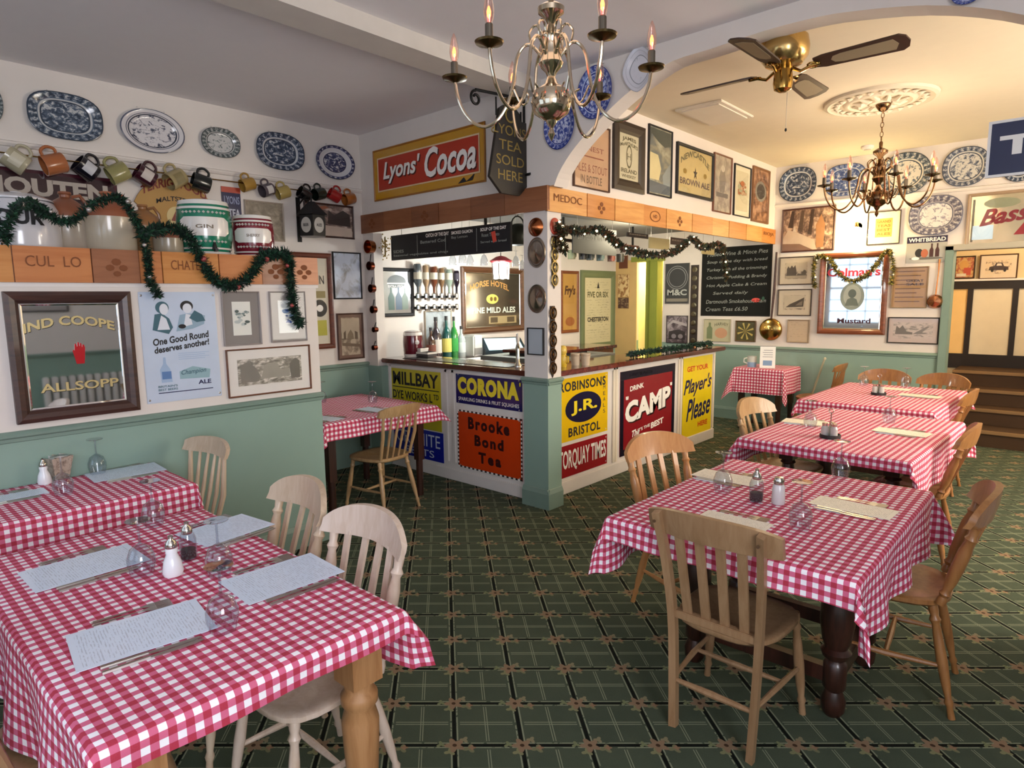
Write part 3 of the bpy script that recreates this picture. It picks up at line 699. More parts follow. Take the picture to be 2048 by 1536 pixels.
bl8 = plate_mat('blue_octagon_plate', '#3c4d7c', '#6a7ba6', '#c6ccd6', .74, .66, .55, 31.)
plate('L', 'leftmost oval blue plate, cut by the left edge of the photo', (-45, 165), (9, 248), bl3)
plate('L', 'largest oval blue and white meat plate high on the left wall', (46, 172), (208, 292), bl1, 2.8)
plate('L', 'oval white plate with a bird scene and thin dark ring on the left wall', (233, 207), (370, 316), bl2)
plate('L', 'smallest oval grey plate in the middle of the left wall row', (397, 249), (480, 322), bl3, 2.2)
plate('L', 'oval blue willow meat plate second from the room corner', (507, 257), (608, 348), bl4, 2.5)
plate('L', 'round plate with broad white band nearest the room corner', (627, 284), (708, 365), bl5)
plate('C', 'small deep blue plate lowest beside the arch above the bar corner', (1092, 211), (1153, 294), bl6, name='round_plate')
plate('C', 'deep blue plate in the middle of the three beside the arch', (1159, 143), (1228, 231), plate_mat('deep_blue_plate', '#2b3b86', '#4a5ea8', '#bcc6e4', .78, .7, .50, 41.), name='round_plate')
plate('C', 'pale glass plate with scalloped rim highest beside the arch behind a candle bulb', (1250, 103), (1312, 178), plate_mat('glass_plate', '#8f9298', '#b7b9c0', '#d3d3da', .8, .6, .35, 44., rim=False), 1.6, name='round_plate')
plate('C', 'dark blue plate just cut by the top edge above the arch', (1905, -32), (1972, 3), bl6, name='round_plate')
plate('B', 'oval blue plate at the left end of the back wall row', (1561, 340), (1633, 399), bl4, 2.4)
plate('B', 'eight-sided mid blue plate behind the left of the far chandelier', (1654, 334), (1731, 388), bl8, 3.2)
plate('B', 'large oval grey-blue plate behind the far chandelier', (1762, 312), (1861, 385), bl7, 2.1)
plate('B', 'oval dark-rimmed plate next to the hanging blue sign', (1888, 300), (1977, 368), plate_mat('willow_plate', '#3d4658', '#6f7786', '#c8c6c0', .76, .66, .45, 51.), 2.3)
plate('B', 'dark plate mostly hidden by the hanging blue sign', (2006, 302), (2076, 360), bl4)
plate('B', 'oval plate with leafy border and ship scene below the picture rail', (1821, 396), (1924, 467), plate_mat('leafy_plate', '#5a5a6a', '#8a8490', '#d2cfc8', .66, .60, .42, 55.), 2.5)

# ------------------------------------------------------------ partition wall pieces
GILT = M('#d8c48c', .35, .6, 0.)
def mirror(wall, label, tl, br, fm, fw, d=.03, name='pub_mirror', turn=0., bevelled=True, **k):
    o, W, Hh = onwall(wall, name, label, 'mirror', tl, br, turn=turn, **k)
    frame_mesh(W, Hh, fw, d, fm, o)
    iw, ih = W-2*fw, Hh-2*fw; z = d*.35
    MB().box(-iw/2, iw/2, -ih/2, ih/2, z-.003, z).build('mirror_glass', MIRROR, o)
    if bevelled: frame_mesh(iw, ih, .016, z+.004, M('#e6eaea', .04, 1., 0.), o, 'bevelled_edge')
    return (o, iw, ih, z+.0015)
S = mirror('P', 'dark framed brewery mirror with gold arched letters and a red hand on the left partition', (2, 583), px('P', P(268, 700, 0, XP).y, P(250, 822, 0, XP).z), DKWOOD, .055)
for dz, mt, dd in ((0, INK, .006), (.001, GILT, 0)):
    S3 = (S[0], S[1], S[2], S[3]+dz)
    T(S3, 'IND COOPE', .02+dd, .72-dd, .93+dd, .81-dd, mt, arc=.035, bold=.03); T(S3, 'ALLSOPP', .12+dd, .16-dd, .92+dd, .245-dd, mt, bold=.02)
hand = [(.50, .42), (.58, .42), (.59, .48), (.60, .56), (.59, .585), (.575, .59), (.57, .56), (.565, .60), (.55, .605), (.545, .57), (.54, .61), (.525, .61), (.52, .57), (.51, .60), (.495, .595), (.49, .54), (.475, .55), (.47, .535), (.485, .48)]
fp(S, [(x+.0, (y-.5)*1.1+.5) for x, y in hand], M('#b3121c', .3, var=0), name='red_hand')
S = sign('P', 'pale blue tin advertising sign about a good round on the left partition', (275, 584), px('P', P(437, 700, 0, XP).y, P(290, 809, 0, XP).z), '#c9d6e8', name='tin_sign', d=.004)
screws(S, .03, .03); TEAL = M('#3d6470', .6, var=0); PB = M('#9db4d0', .6, var=0); FL = M('#d9dde4', .6, var=0)
fell(S, .28, .86, .085, .055, TEAL); fell(S, .30, .845, .055, .05, FL, .0008); fell(S, .60, .87, .085, .05, INK); fell(S, .605, .85, .06, .045, FL, .0008)
fp(S, [(.14, .66), (.18, .80), (.27, .81), (.36, .76), (.40, .68), (.34, .62)], TEAL, .0004); fp(S, [(.20, .66), (.26, .79), (.32, .76), (.36, .66)], FL, .001)
fp(S, [(.44, .64), (.50, .79), (.58, .80), (.70, .80), (.84, .78), (.82, .70), (.66, .66)], M('#8fa9ba', .6, var=0), .0002); fp(S, [(.54, .68), (.58, .80), (.64, .79), (.66, .70)], FL, .001)
fp(S, [(.62, .76), (.70, .83), (.80, .79), (.84, .73), (.72, .72)], TEAL, .0012); fell(S, .52, .685, .05, .02, INK, .0014)
T(S, 'One Good Round', .13, .545, .87, .61, INK, bold=.03, slant=.12); T(S, 'deserves another!', .14, .475, .87, .535, INK, bold=.03, slant=.12)
for i in range(4): fp(S, rectp(.44, .435-i*.018, .86-(i % 2)*.06, .44-i*.018), PB, name='printed_line')
fp(S, [(.20, .18), (.19, .30), (.235, .35), (.24, .41), (.27, .41), (.275, .35), (.32, .30), (.34, .18)], PB); fp(S, rectp(.21, .21, .33, .28), M('#5b7fb0', .6, var=0), .0008)
fp(S, [(.44, .20), (.44, .27), (.62, .31), (.86, .27), (.84, .19)], M('#8fb0b8', .6, var=0)); T((S[0], S[1], S[2], S[3]+.001), 'Champion', .46, .23, .80, .285, TEAL, shear=.3, slant=.05, bold=.01)
T(S, 'ALE', .68, .135, .86, .175, NAVY, bold=.03); T(S, "BRITAIN'S", .15, .135, .40, .155, TEAL, bold=.02); T(S, 'BEST BEERS', .15, .105, .40, .125, TEAL, bold=.02)
fp(S, rectp(.15, .082, .88, .09), NAVY, name='printed_line')
GREYM = M('#8c8580', .8); SILV = M('#a49a94', .5)
def sketch(S, seed, ink, w_=.36, n=17):
    rnd = random.Random(seed); o, iw, ih, z = S
    for i in range(n):
        x = rnd.uniform(-.30, .30)*iw; y = (rnd.uniform(-.18, .22))*ih; r = rnd.uniform(.07, .20)*iw
        poly([(x+r*rnd.uniform(.5, 1.2)*math.cos(a*PI/4), y+r*.55*rnd.uniform(.5, 1.2)*math.sin(a*PI/4)) for a in range(8)], o, ink[i % len(ink)], z+.0003*(i+1), .0002, 'drawn_shape')
S = framed('P', 'small sketch in a wide grey mount, left one of the pair on the partition', (440, 583), (523, 688), SILV, M('#e6e6dc', .8, var=0), .008, .052, GREYM, .018); sketch(S, 3, [M('#7f8f8c', .8), M('#55625f', .8), M('#c0c8c4', .8)])
S = framed('P', 'small blue sketch in a wide grey mount, right one of the pair under the garland', (536, 583), (613, 681), SILV, M('#e2e6e2', .8, var=0), .008, .048, GREYM, .018); sketch(S, 8, [M('#4a67a8', .8), M('#2f4f88', .8), M('#8fa9c8', .8)])
framed('P', 'wide landscape engraving in a thin brown frame below the two grey mounts', (450, 700), px('P', P(620, 740, 0, XP).y, P(619, 777, 0, XP).z), BRWOOD, print_mat('#d8d0c4', '#6f6a60', '#9a9486', 7, .50, 3.), .009, .055, M('#e9e4dc', .8), .018)

# ------------------------------------------------------------ left wall pieces
S = sign('L', 'dark maroon cocoa sign with worn cream capitals, behind the jars on the shelf', px('L', P(-90, 322, 0, XL).y-.42*(P(236, 400, 0, XL).y-P(-90, 322, 0, XL).y), P(-90, 322, 0, XL).z), px('L', P(236, 400, 0, XL).y, P(200, 452, 0, XL).z), '#2c0d18', border=('#4a1a28', .02), name='enamel_sign')
T(S, 'VAN HOUTEN', .042, .50, .951, .84, M('#b7aca0', .6), bold=.045)
S = sign('L', 'fan-shaped tan wooden maltster sign behind the green barrel', (255, 352), (430, 400), '#b98f4e', name='wooden_sign'); o = S[0]
for c in kids(o): bpy.data.objects.remove(c)
W = S[1]; fan = [(W*.52*math.sin(a), -.30+W*.62*math.cos(a)+.0) for a in [math.radians(-62+i*8) for i in range(16)]]
MB().prism(fan+[(W*.16, -.30), (-W*.16, -.30)], 0, .02).build('board', M('#b98f4e', .6), o)
RBR = M('#7a2a1c', .5, var=0)
text('TERRIGWOOD', -W*.38, -.075, W*.38, -.01, o, RBR, .0215, bold=.03, arc=.08); text('MALTSTERS', -W*.22, -.125, W*.22, -.09, o, INK, .0215, bold=.02, arc=.03)
poly(ell(0, -.21, .07, .075), o, M('#d9c48c', .6), .0215); poly([(-.04, -.24), (-.01, -.18), (0, -.16), (.02, -.19), (.045, -.25)], o, RBR, .0225)
S = sign('L', 'blue tea flag sign with a red top hanging between the mugs and the maroon barrel', (441, 372), px('L', P(481, 400, 0, XL).y, P(481, 446, 0, XL).z), '#23264e', name='hanging_flag_sign')
fp(S, rectp(0, .84, 1, 1), M('#b8452c', .4), name='red_strip'); T(S, 'LYONS', .12, .52, .92, .74, M('#8f98b8', .5), bold=.02); T(S, 'TEA', .30, .16, .92, .38, M('#c4c8d8', .5), bold=.02)
framed('L', 'faded unframed-looking botanical print in a pale frame above the maroon barrel', (487, 399), (569, 484), M('#b8aa98', .6), print_mat('#a89a86', '#7d7262', '#8f8472', 5, .5, 7.), .012)
framed('L', 'landscape picture in a dark frame behind the black pub lantern', (606, 402), px('L', P(706, 440, 0, XL).y, P(706, 479, 0, XL).z), DKWOOD, print_mat('#c9b8ac', '#4a3c38', '#8f7a70', 4, .5, 9.), .016)
S = framed('L', 'tall mahogany framed poster half hidden by the end of the partition', (566, 503), px('L', P(664, 600, 0, XL).y, P(664, 696, 0, XL).z), wood('#4e2415', '#7a3c24', name='mahogany_frame'), M('#d8d0bc', .7), .045, d=.03)
o, iw, ih, z = S
poly(rectp(iw*.05, -ih*.40, iw*.42, -ih*.22), o, M('#b8b23c', .6), z+.001); poly(ell(iw*.25, -ih*.08, iw*.20, ih*.10), o, INK, z+.001); poly(ell(iw*.25, -ih*.08, iw*.09, ih*.04), o, WHT, z+.002)
poly(rectp(iw*.05, ih*.04, iw*.42, ih*.12), o, M('#9a8c5c', .7), z+.001); text('INN', iw*.08, ih*.20, iw*.40, ih*.30, o, INK, z+.001)
framed('L', 'tall thin-framed picture with painted window reflection, upper one in the room corner', (663, 503), px('L', P(721, 540, 0, XL).y, P(721, 598, 0, XL).z), INK, print_mat('#c4cfe0', '#8a8478', '#a8b0bc', 3, .42, 11.), .012)  # window's pale blue reflection is put into the print colours
framed('L', 'brown framed print of two towers, lower one in the room corner', (672, 627), px('L', P(726, 670, 0, XL).y, P(726, 716, 0, XL).z), M('#5c4034', .5), print_mat('#b8a690', '#6c5c4c', '#8f7f6c', 4, .48, 12.), .014, .028, M('#75584a', .6))
# ------------------------------------------------------------ pictures above the bar side
WALL['R'] = (0, XR)
def above(label, xl, yt_l, yb_l, xr, fm, pm, **k):
    a = P(xl, yt_l, 0, XR); b = P(xl, yb_l, 0, XR); c = P(xr, 300, 0, XR)
    return framed('R', label, px('R', a.y, a.z), px('R', c.y, b.z), fm, pm, **k)
S = above('tan ale and stout poster in a thin dark frame, nearest the arch', 1145, 235, 372, 1217, M('#5a4030', .5), M('#c09a78', .7), fw=.012)
o, iw, ih, z = S; BRN = M('#8a5040', .7, var=0)
text('ALES & STOUT', -iw*.46, -ih*.26, iw*.46, -ih*.13, o, BRN, z, bold=.0); text('IN BOTTLE', -iw*.32, -ih*.44, iw*.30, -ih*.31, o, M('#7d6450', .7, var=0), z, bold=.02)
poly(rectp(-iw*.3, -ih*.02, iw*.35, ih*.0), o, BRN, z); text('FINEST', -iw*.3, ih*.08, iw*.35, ih*.16, o, BRN, z)
S = above('whiskey mirror-style print in a very wide black frame', 1225, 236, 377, 1286, M('#2c2018', .4), M('#c9c2a4', .4), fw=.09, d=.03); o, iw, ih, z = S
OL = M('#5c573c', .5, var=0)
text('JAMES', -iw*.36, ih*.32, iw*.36, ih*.42, o, OL, z, bold=.03, arc=.01); text("McARTHUR'S", -iw*.45, ih*.20, iw*.45, ih*.28, o, OL, z, bold=.03, arc=.02)
MB().lathe([(.052, 0), (.055, .001), (.045, .001)], 24, (0, ih*.02, z), sx=.8, sy=1.7, cap=False).build('printed_ring', OL, o); text('H', -iw*.10, -ih*.05, iw*.10, ih*.09, o, OL, z, bold=0)
text('IRELAND', -iw*.42, -ih*.34, iw*.42, -ih*.25, o, OL, z, bold=.03); text('WHISKEY', -iw*.38, -ih*.45, iw*.38, -ih*.38, o, OL, z, bold=.03)
above('tall misty estuary poster in a thin black frame', 1296, 247, 388, 1342, INK, print_mat('#a9a690', '#5c6464', '#8a8670', 2.2, .5, 21., sy=2.), fw=.012)
S = above('gold brown ale mirror with an arched name and a star, in a black frame', 1352, 283, 387, 1425, INK, M('#d2c088', .25, .3), fw=.028, d=.03); o, iw, ih, z = S
text('NEWCASTLE', -iw*.42, ih*.12, iw*.42, ih*.26, o, OL, z, bold=.03, arc=.09); text('BROWN ALE', -iw*.44, -ih*.32, iw*.44, -ih*.17, o, M('#54403a', .5, var=0), z, bold=.03)
poly([(.045*math.cos(PI/2+i*PI/5)*(1 if i % 2 == 0 else .4), -.01+.06*math.sin(PI/2+i*PI/5)*(1 if i % 2 == 0 else .4)) for i in range(10)], o, INK, z)
for sx in (-1, 1): poly(ell(sx*iw*.30, -ih*.02, iw*.05, ih*.06), o, M('#8a7020', .5), z)
above('narrow grey figure print in a reddish frame', 1427, 304, 423, 1463, M('#7a4a34', .5), print_mat('#b5a997', '#8a7d70', '#9c9184', 5, .48, 23.), fw=.014)
S = above('narrow cream print with a faint red figure in a black frame', 1468, 326, 431, 1502, INK, M('#ccc3a4', .7), fw=.012, mw=.05, mc=M('#e2d9bf', .7)); sketch(S, 5, [M('#b89a7a', .8), M('#a5643c', .8), M('#a8a888', .8)])
S = above('brown oval portrait print in a wooden frame, nearest the back wall', 1505, 331, 443, 1540, M('#7d5434', .5), print_mat('#b58a68', '#5c3c28', '#8a6044', 5, .5, 27.), fw=.022); o, iw, ih, z = S
poly(ell(0, ih*.08, iw*.36, ih*.20), o, M('#8a8478', .4), z); poly(ell(0, ih*.08, iw*.26, ih*.15), o, M('#4a4038', .5), z+.001)
# ------------------------------------------------------------ back wall pictures
BF = M('#3a2c24', .5)
def bw(label, tl, br, fm, pm, **k): return framed('B', label, tl, br, fm, pm, **k)
bw('large sepia photograph of a crowded lane, top left of the back wall', (1566, 420), (1668, 500), M('#4a2a24', .5), print_mat('#c9ab90', '#5a4438', '#8f7260', 6, .50, 31., sx=1.6), fw=.018)
bw('small castle engraving below the crowded lane picture', (1560, 515), (1626, 569), BF, print_mat('#c0ae98', '#544a42', '#7d7064', 5, .42, 33.), fw=.012, mw=.06, mc=M('#cdbfa8', .7))
bw('small hillside engraving beneath the castle engraving', (1557, 579), (1622, 632), BF, print_mat('#c0ae98', '#544a42', '#7d7064', 4, .42, 35.), fw=.012, mw=.06, mc=M('#cdbfa8', .7))
bw('small brown framed notice above the green dado beside the brass pan', (1576, 639), (1618, 686), M('#a08c74', .6), lines_mat('#c2ad92', '#8c7860', 9, 3., dens=.42), fw=.014)
S = bw('yellow bill in a cream mount right of the glowing wall lamp', (1737, 425), (1799, 487), BF, M('#caa850', .6), fw=.01, mw=.07, mc=M('#ebe0c4', .7)); o, iw, ih, z = S
for i, s in enumerate(('GRAND', 'TEAS', 'BEST', 'ALES')): text(s, -iw*.4, ih*(.26-i*.22), iw*.4, ih*(.40-i*.22), o, M('#7d5c18', .6, var=0), z, bold=.02)
S = sign('B', 'tin sign with name strip, tankard and bottles below the oval leafy plate', (1815, 475), (1892, 524), '#b8b4a4', name='tin_sign')
fp(S, rectp(0, .76, 1, 1), M('#2c2340', .4)); T((S[0], S[1], S[2], S[3]+.001), 'WHITBREAD', .04, .80, .96, .95, WHT, bold=.03)
for x in (.58, .72): fp(S, [(x, .22), (x, .48), (x+.03, .58), (x+.03, .72), (x+.07, .72), (x+.07, .58), (x+.10, .48), (x+.10, .22)], M('#4a2a24', .4), name='printed_bottle')
fell(S, .32, .38, .10, .16, M('#2c2c2a', .5)); fell(S, .46, .36, .09, .16, M('#b86a4a', .5), .0008); fell(S, .5, .17, .42, .05, M('#6c6a64', .5), -.0005); fell(S, .24, .17, .10, .06, WHT, .001)
S = bw('brown bill with a reflected window, right of the mustard mirror', (1786, 535), (1853, 616), M('#8f7a60', .6), M('#a98458', .6), fw=.012); o, iw, ih, z = S
for i in range(8): poly(rectp(-iw*.42, ih*(.40-i*.11), iw*(.42-.1*(i % 3)), ih*(.425-i*.11)), o, M('#6c4c30', .7, var=0), z, name='printed_line')
text('GREAT', -iw*.1, ih*.14, iw*.4, ih*.20, o, INK, z); text('SALE', -iw*.1, ih*.05, iw*.4, ih*.11, o, INK, z)
bw('wide pencil view in a thin black frame beside the doorway', (1777, 634), (1876, 689), INK, print_mat('#bfb4b0', '#6a6664', '#8f8a88', 5, .40, 37.), fw=.012, mw=.045, mc=M('#c2b4b0', .7))
S = bw('large red-scripted ale mirror in a pale frame, cut by the right edge', (1938, 389), (2110, 492), M('#a98f74', .5), M('#cfc4a4', .12, .6), fw=.03, d=.03); o, iw, ih, z = S
poly(rectp(-iw*.46, -ih*.36, -iw*.20, -ih*.08), o, M('#bcd4e4', .4, em=.15), z+.001, name='painted_reflection'); text('Bass', -iw*.38, -ih*.06, iw*.22, ih*.26, o, M('#7a1420', .4, var=0), z+.002, bold=.03, shear=.35, slant=.12)  # pale blue glowing patch painted on in place of a reflection
poly([(iw*.05, -ih*.30), (iw*.22, ih*.04), (iw*.40, -ih*.30)], o, M('#8f1c24', .4, var=0), z+.001); poly(ell(-iw*.12, ih*.34, iw*.22, ih*.10), o, M('#8f9478', .5), z)
poly(rectp(-iw*.48, -ih*.40, -iw*.45, ih*.44), o, M('#6a6858', .5), z)
S = mirror('B', 'tall wooden framed mustard mirror hung with a gold garland on the back wall', (1644, 508), (1769, 670), wood('#5e2c16', '#8a4a28', name='mirror_wood'), .055, .035, turn=math.radians(4), name='mustard_mirror', off=.022)
text("Colman's", -S[1]*.46, S[2]*.24, S[1]*.46, S[2]*.36, S[0], M('#c43a48', .4, var=0), S[3], bold=.03); T(S, 'Mustard', .26, .085, .84, .155, M('#3a1018', .4, var=0), bold=.03)
fell(S, .5, .46, .21, .19, M('#8c968e', .4)); fell(S, .5, .47, .155, .15, M('#aab0a6', .5), .001)
fell(S, .5, .50, .07, .06, M('#5f6a64', .5), .002); fp(S, [(.38, .33), (.42, .42), (.5, .45), (.58, .42), (.62, .33)], M('#6a746c', .5), .002)
S = bw('small square bottle-and-label print under the blackboard', (1409, 638), (1461, 684), M('#b0ab90', .5), M('#c2bd9c', .6), fw=.006); o, iw, ih, z = S
poly([(-iw*.40, -ih*.40), (-iw*.40, ih*.1), (-iw*.33, ih*.2), (-iw*.33, ih*.36), (-iw*.25, ih*.36), (-iw*.25, ih*.2), (-iw*.18, ih*.1), (-iw*.18, -ih*.40)], o, M('#7d8a64', .5), z)
text('HARVEY', -iw*.10, ih*.18, iw*.42, ih*.32, o, M('#5c5c44', .6, var=0), z, arc=.015); poly(ell(iw*.15, -ih*.12, iw*.24, ih*.24), o, M('#cf9f7c', .6), z)
S = bw('small dark gold flag print under the blackboard beside the brass pan', (1472, 641), (1511, 684), M('#5c4420', .5), M('#4f4a24', .6), fw=.016); o, iw, ih, z = S
for a in range(8): poly([(0, 0), (iw*.46*math.cos(a*PI/4+.18), ih*.46*math.sin(a*PI/4+.18)), (iw*.46*math.cos(a*PI/4+.42), ih*.46*math.sin(a*PI/4+.42))], o, M('#c2ac5c', .6), z+.0002*a, .0001)
S = sign('B', 'black chalkboard menu with handwritten white lines under the end of the beam', (1405, 497), (1540, 633), '#121412', border=('#1c1a18', .015), name='chalkboard', cat='board', rough=1.)
CH = M('#9aa09a', .8, var=0); rnd = random.Random(5)
for i, s in enumerate(('Mulled Wine & Mince Pies', 'Soup of the day with bread', 'Turkey with all the trimmings', 'Christmas Pudding & Brandy', 'Hot Apple Cake & Cream', 'Served daily', 'Dartmouth Smokehouse Ham', 'Cream Teas £6.50')):
    y = .88-i*.115; x1 = .94-(.25 if i in (5, 7) else 0); T(S, s, .08+(.1 if i == 5 else 0), y, x1, y+.055, CH, bold=0, shear=.2, slant=.02)
fell(S, .80, .23, .06, .03, M('#d4443a', .5, var=0)); fell(S, .90, .25, .02, .03, M('#1e4c34', .5, var=0))
# blue hanging sign fixed to the right pier of the arch
YT = YC+.10; a = P(1979, 245, 1, YT); b = P(2048, 349, 1, YT)
hs = empty('hanging_blue_sign', 'dark blue sign with white border and capitals hanging at the right edge under the arch', 'sign', ((a.x+.14)/2, YT, (a.z+b.z)/2))
hs.rotation_euler = wrot(1); W = .14-a.x; Hh = a.z-b.z
MB().box(-W/2, W/2, -Hh/2, Hh/2, -.006, .006).build('plate', M('#182048', .3, coat=.3), hs); frame_mesh(W, Hh, .012, .008, WHT, hs, 'border', False)
text('TEAS', -W/2+.045, -Hh*.13, -W/2+.50, Hh*.22, hs, WHT, .0078, bold=.04)
# pictures on the stair wall, standing on its ledge
WALL['N'] = (1, YH-.03)
framed('N', 'small orange figure picture above the stair panelling, left', (1911, 513), (1949, 557), M('#3a2a1c', .5), print_mat('#c9a468', '#4a4028', '#a8543c', 3.5, .45, 71.), .016, d=.02)
framed('N', 'small vintage car print above the stair panelling, right', (1961, 510), (2034, 557), M('#4a3020', .5), print_mat('#dcc8a8', '#4a3c34', '#8a7464', 4, .38, 73.), .014, .05, M('#e2d0b4', .7), d=.02)
# ------------------------------------------------------------ posters beyond the bar
framed('L', 'tall orange cocoa showcard in a wooden frame seen through the bar', (1121, 541), px('L', P(1156, 600, 0, XL).y, P(1156, 664, 0, XL).z), wood('#6c3418', '#8f4e28', name='card_frame'), M('#c99a4c', .6), .04)
o = bpy.data.objects[-1]
fr = [c for c in bpy.data.objects if c.get('label', '').startswith('tall orange cocoa')][0]
text("Fry's", -.12, .06, .12, .22, fr, M('#5a3414', .6, var=0), .012, bold=.04, shear=.2); poly(ell(0, -.26, .10, .06), fr, M('#a8642c', .6), .012)
S = framed('L', 'long cream bill in a broad sage green frame seen through the bar', (1160, 540), px('L', P(1228, 600, 0, XL).y, .86), M('#74805c', .5), lines_mat('#cfc6a2', '#6c684c', 26, 5., dens=.45, col=4.), .10, d=.03, glass=False); o, iw, ih, z = S
text('FIVE OR SIX', -iw*.40, ih*.20, iw*.40, ih*.29, o, M('#5c5a3c', .6, var=0), z, bold=.03); text('CHESTERTON', -iw*.40, -ih*.17, iw*.40, -ih*.10, o, INK, z, bold=.04); poly([(-.03, ih*.34), (.03, ih*.34), (0, ih*.44)], o, INK, z)
WALL['Q'] = (1, YB-.02)
for lb, tl, br, pm in (('small brown card at the top of the tan door beyond the bar', (1238, 512), (1256, 537), M('#6c3c24', .6)), ('cream bill with a cottage drawing on the tan door beyond the bar', (1236, 549), (1259, 594), print_mat('#e2c690', '#6c4424', '#9a6a3c', 4, .42, 61.)), ('small dark photograph on the tan door beyond the bar', (1236, 595), (1258, 617), print_mat('#8f7a5c', '#3c2420', '#5c4034', 4, .5, 62.))):
    framed('Q', lb, tl, br, M('#c9a468', .6), pm, .004, glass=False, d=.008, name='paper_card', cat='card')
S = framed('B', 'dark grey circular crest print at the far end of the bar', (1332, 528), (1378, 607), M('#6c6c6a', .5), M('#3a3c3e', .6), .006, glass=False); o, iw, ih, z = S
for r in (.44, .36): MB().lathe([(r*iw, 0), (r*iw+.006, .001), (r*iw-.004, .001)], 24, (0, ih*.15, z), cap=False).build('printed_ring', M('#8c9090', .6), o)
text('M&C', -iw*.42, -ih*.30, iw*.42, -ih*.15, o, M('#b4b8b4', .6, var=0), z, bold=.03); poly(rectp(-iw*.46, -ih*.46, iw*.46, -ih*.38), o, M('#8a8478', .6), z)
framed('B', 'dark purple steam train print at the far end of the bar', (1334, 631), (1375, 687), M('#2c2020', .5), print_mat('#a49aa0', '#2c2028', '#5c5058', 3, .48, 63.), .008)
def pic(lbl, shapes):
    o = [c for c in bpy.data.objects if c.get('label', '').startswith(lbl)][0]; pr_ = [c for c in kids(o) if c.name.startswith('print')][0]
    xs_ = [v.co.x for v in pr_.data.vertices]; ys_ = [v.co.y for v in pr_.data.vertices]; z_ = max(v.co.z for v in pr_.data.vertices); W = max(xs_)-min(xs_); Hh = max(ys_)-min(ys_)
    for k, (c, pts) in enumerate(shapes): poly([((x-.5)*W, (y-.5)*Hh) for x, y in pts], o, M(c, .7, var=.15), z_+.0006+.0003*k, .0003, 'printed_shape')
SKY_ = '#cdbfa6'
pic('small castle engraving', [(SKY_, [(.02, .45), (.98, .45), (.98, .98), (.02, .98)]), ('#5c5248', [(.08, .18), (.08, .62), (.14, .80), (.22, .66), (.30, .84), (.38, .70), (.46, .86), (.52, .5), (.52, .18)]), ('#6c6254', [(.52, .18), (.60, .34), (.72, .30), (.86, .55), (.95, .5), (.95, .18)]), ('#b5a68f', [(.02, .02), (.98, .02), (.98, .2), (.02, .2)])])
pic('small hillside engraving', [(SKY_, [(.02, .1), (.98, .1), (.98, .98), (.02, .98)]), ('#574e44', [(.10, .18), (.30, .40), (.55, .56), (.95, .84), (.92, .22)]), ('#8a7d6c', [(.55, .3), (.7, .48), (.88, .62), (.86, .3)])])
pic('large sepia photograph', [('#d6c0a8', [(.0, .30), (.10, .52), (.30, .44), (.62, .25), (.70, .0), (.0, .0)]), ('#8a6a58', [(.0, .0), (.0, .18), (.35, .16), (.62, .0)]), ('#4a382e', [(.10, .58), (.16, .98), (.22, .98), (.20, .56)]), ('#5c4638', [(.30, .48), (.36, .98), (.42, .98), (.40, .44)]), ('#4a382e', [(.50, .40), (.56, .98), (.62, .98), (.58, .36)]), ('#b88458', [(.68, .05), (.66, .6), (.76, .85), (.84, .6), (.82, .05)]), ('#e0d0bc', [(.20, .48), (.23, .62), (.27, .46)])])
pic('wide pencil view', [('#7a7674', [(.05, .25), (.08, .8), (.16, .62), (.24, .82), (.34, .45), (.50, .38), (.50, .25)]), ('#8a8684', [(.50, .28), (.66, .50), (.86, .78), (.92, .74), (.74, .40), (.92, .30)])])
pic('small vintage car', [('#4a3a34', [(.12, .25), (.16, .5), (.34, .55), (.40, .78), (.64, .78), (.72, .52), (.88, .48), (.90, .25)]), ('#e8dcc8', [(.42, .56), (.45, .72), (.60, .72), (.64, .56)]), ('#2c2420', ell(.27, .25, .06, .13, 12)), ('#2c2420', ell(.76, .25, .06, .13, 12))])
pic('brown framed print of two towers', [('#c4b49c', [(.02, .45), (.98, .45), (.98, .98), (.02, .98)]), ('#6c5a48', [(.12, .42), (.12, .60), (.24, .66), (.24, .42)]), ('#6c5a48', [(.72, .42), (.72, .64), (.88, .60), (.88, .42)]), ('#8a7862', [(.30, .42), (.34, .56), (.50, .68), (.64, .56), (.66, .42)]), ('#7a6652', [(.02, .26), (.98, .20), (.98, .28), (.02, .34)])])
pic('tall misty estuary', [('#8f9a9a', [(.35, .02), (.98, .02), (.98, .52), (.80, .42), (.62, .30), (.66, .14)]), ('#dccf9c', [(.02, .22), (.02, .62), (.40, .60), (.55, .40), (.45, .22)]), ('#4a5048', [(.02, .70), (.10, .90), (.40, .80), (.70, .74), (.98, .78), (.98, .98), (.02, .98)]), ('#5c666c', [(.02, .02), (.02, .20), (.98, .16), (.98, .02)])])
pic('narrow grey figure print', [('#8f857a', [(.35, .35), (.30, .62), (.42, .80), (.60, .80), (.70, .60), (.62, .35)]), ('#d6ccbc', ell(.51, .78, .12, .06, 14)), ('#7a7068', [(.15, .26), (.15, .34), (.85, .34), (.85, .26)])])
pic('small orange figure', [('#d8a458', ell(.45, .62, .26, .22, 16)), ('#c8503c', [(.45, .12), (.45, .48), (.85, .48), (.85, .12)]), ('#e8dcc0', [(.05, .05), (.05, .20), (.60, .20), (.60, .05)])])
pic('dark purple steam train', [('#c4bcc0', [(.02, .55), (.30, .75), (.98, .62), (.98, .72), (.30, .86), (.02, .66)]), ('#241c22', [(.10, .12), (.10, .42), (.60, .50), (.90, .42), (.90, .12)]), ('#8f8890', ell(.35, .24, .12, .09, 14)), ('#8f8890', ell(.68, .24, .12, .09, 14))])
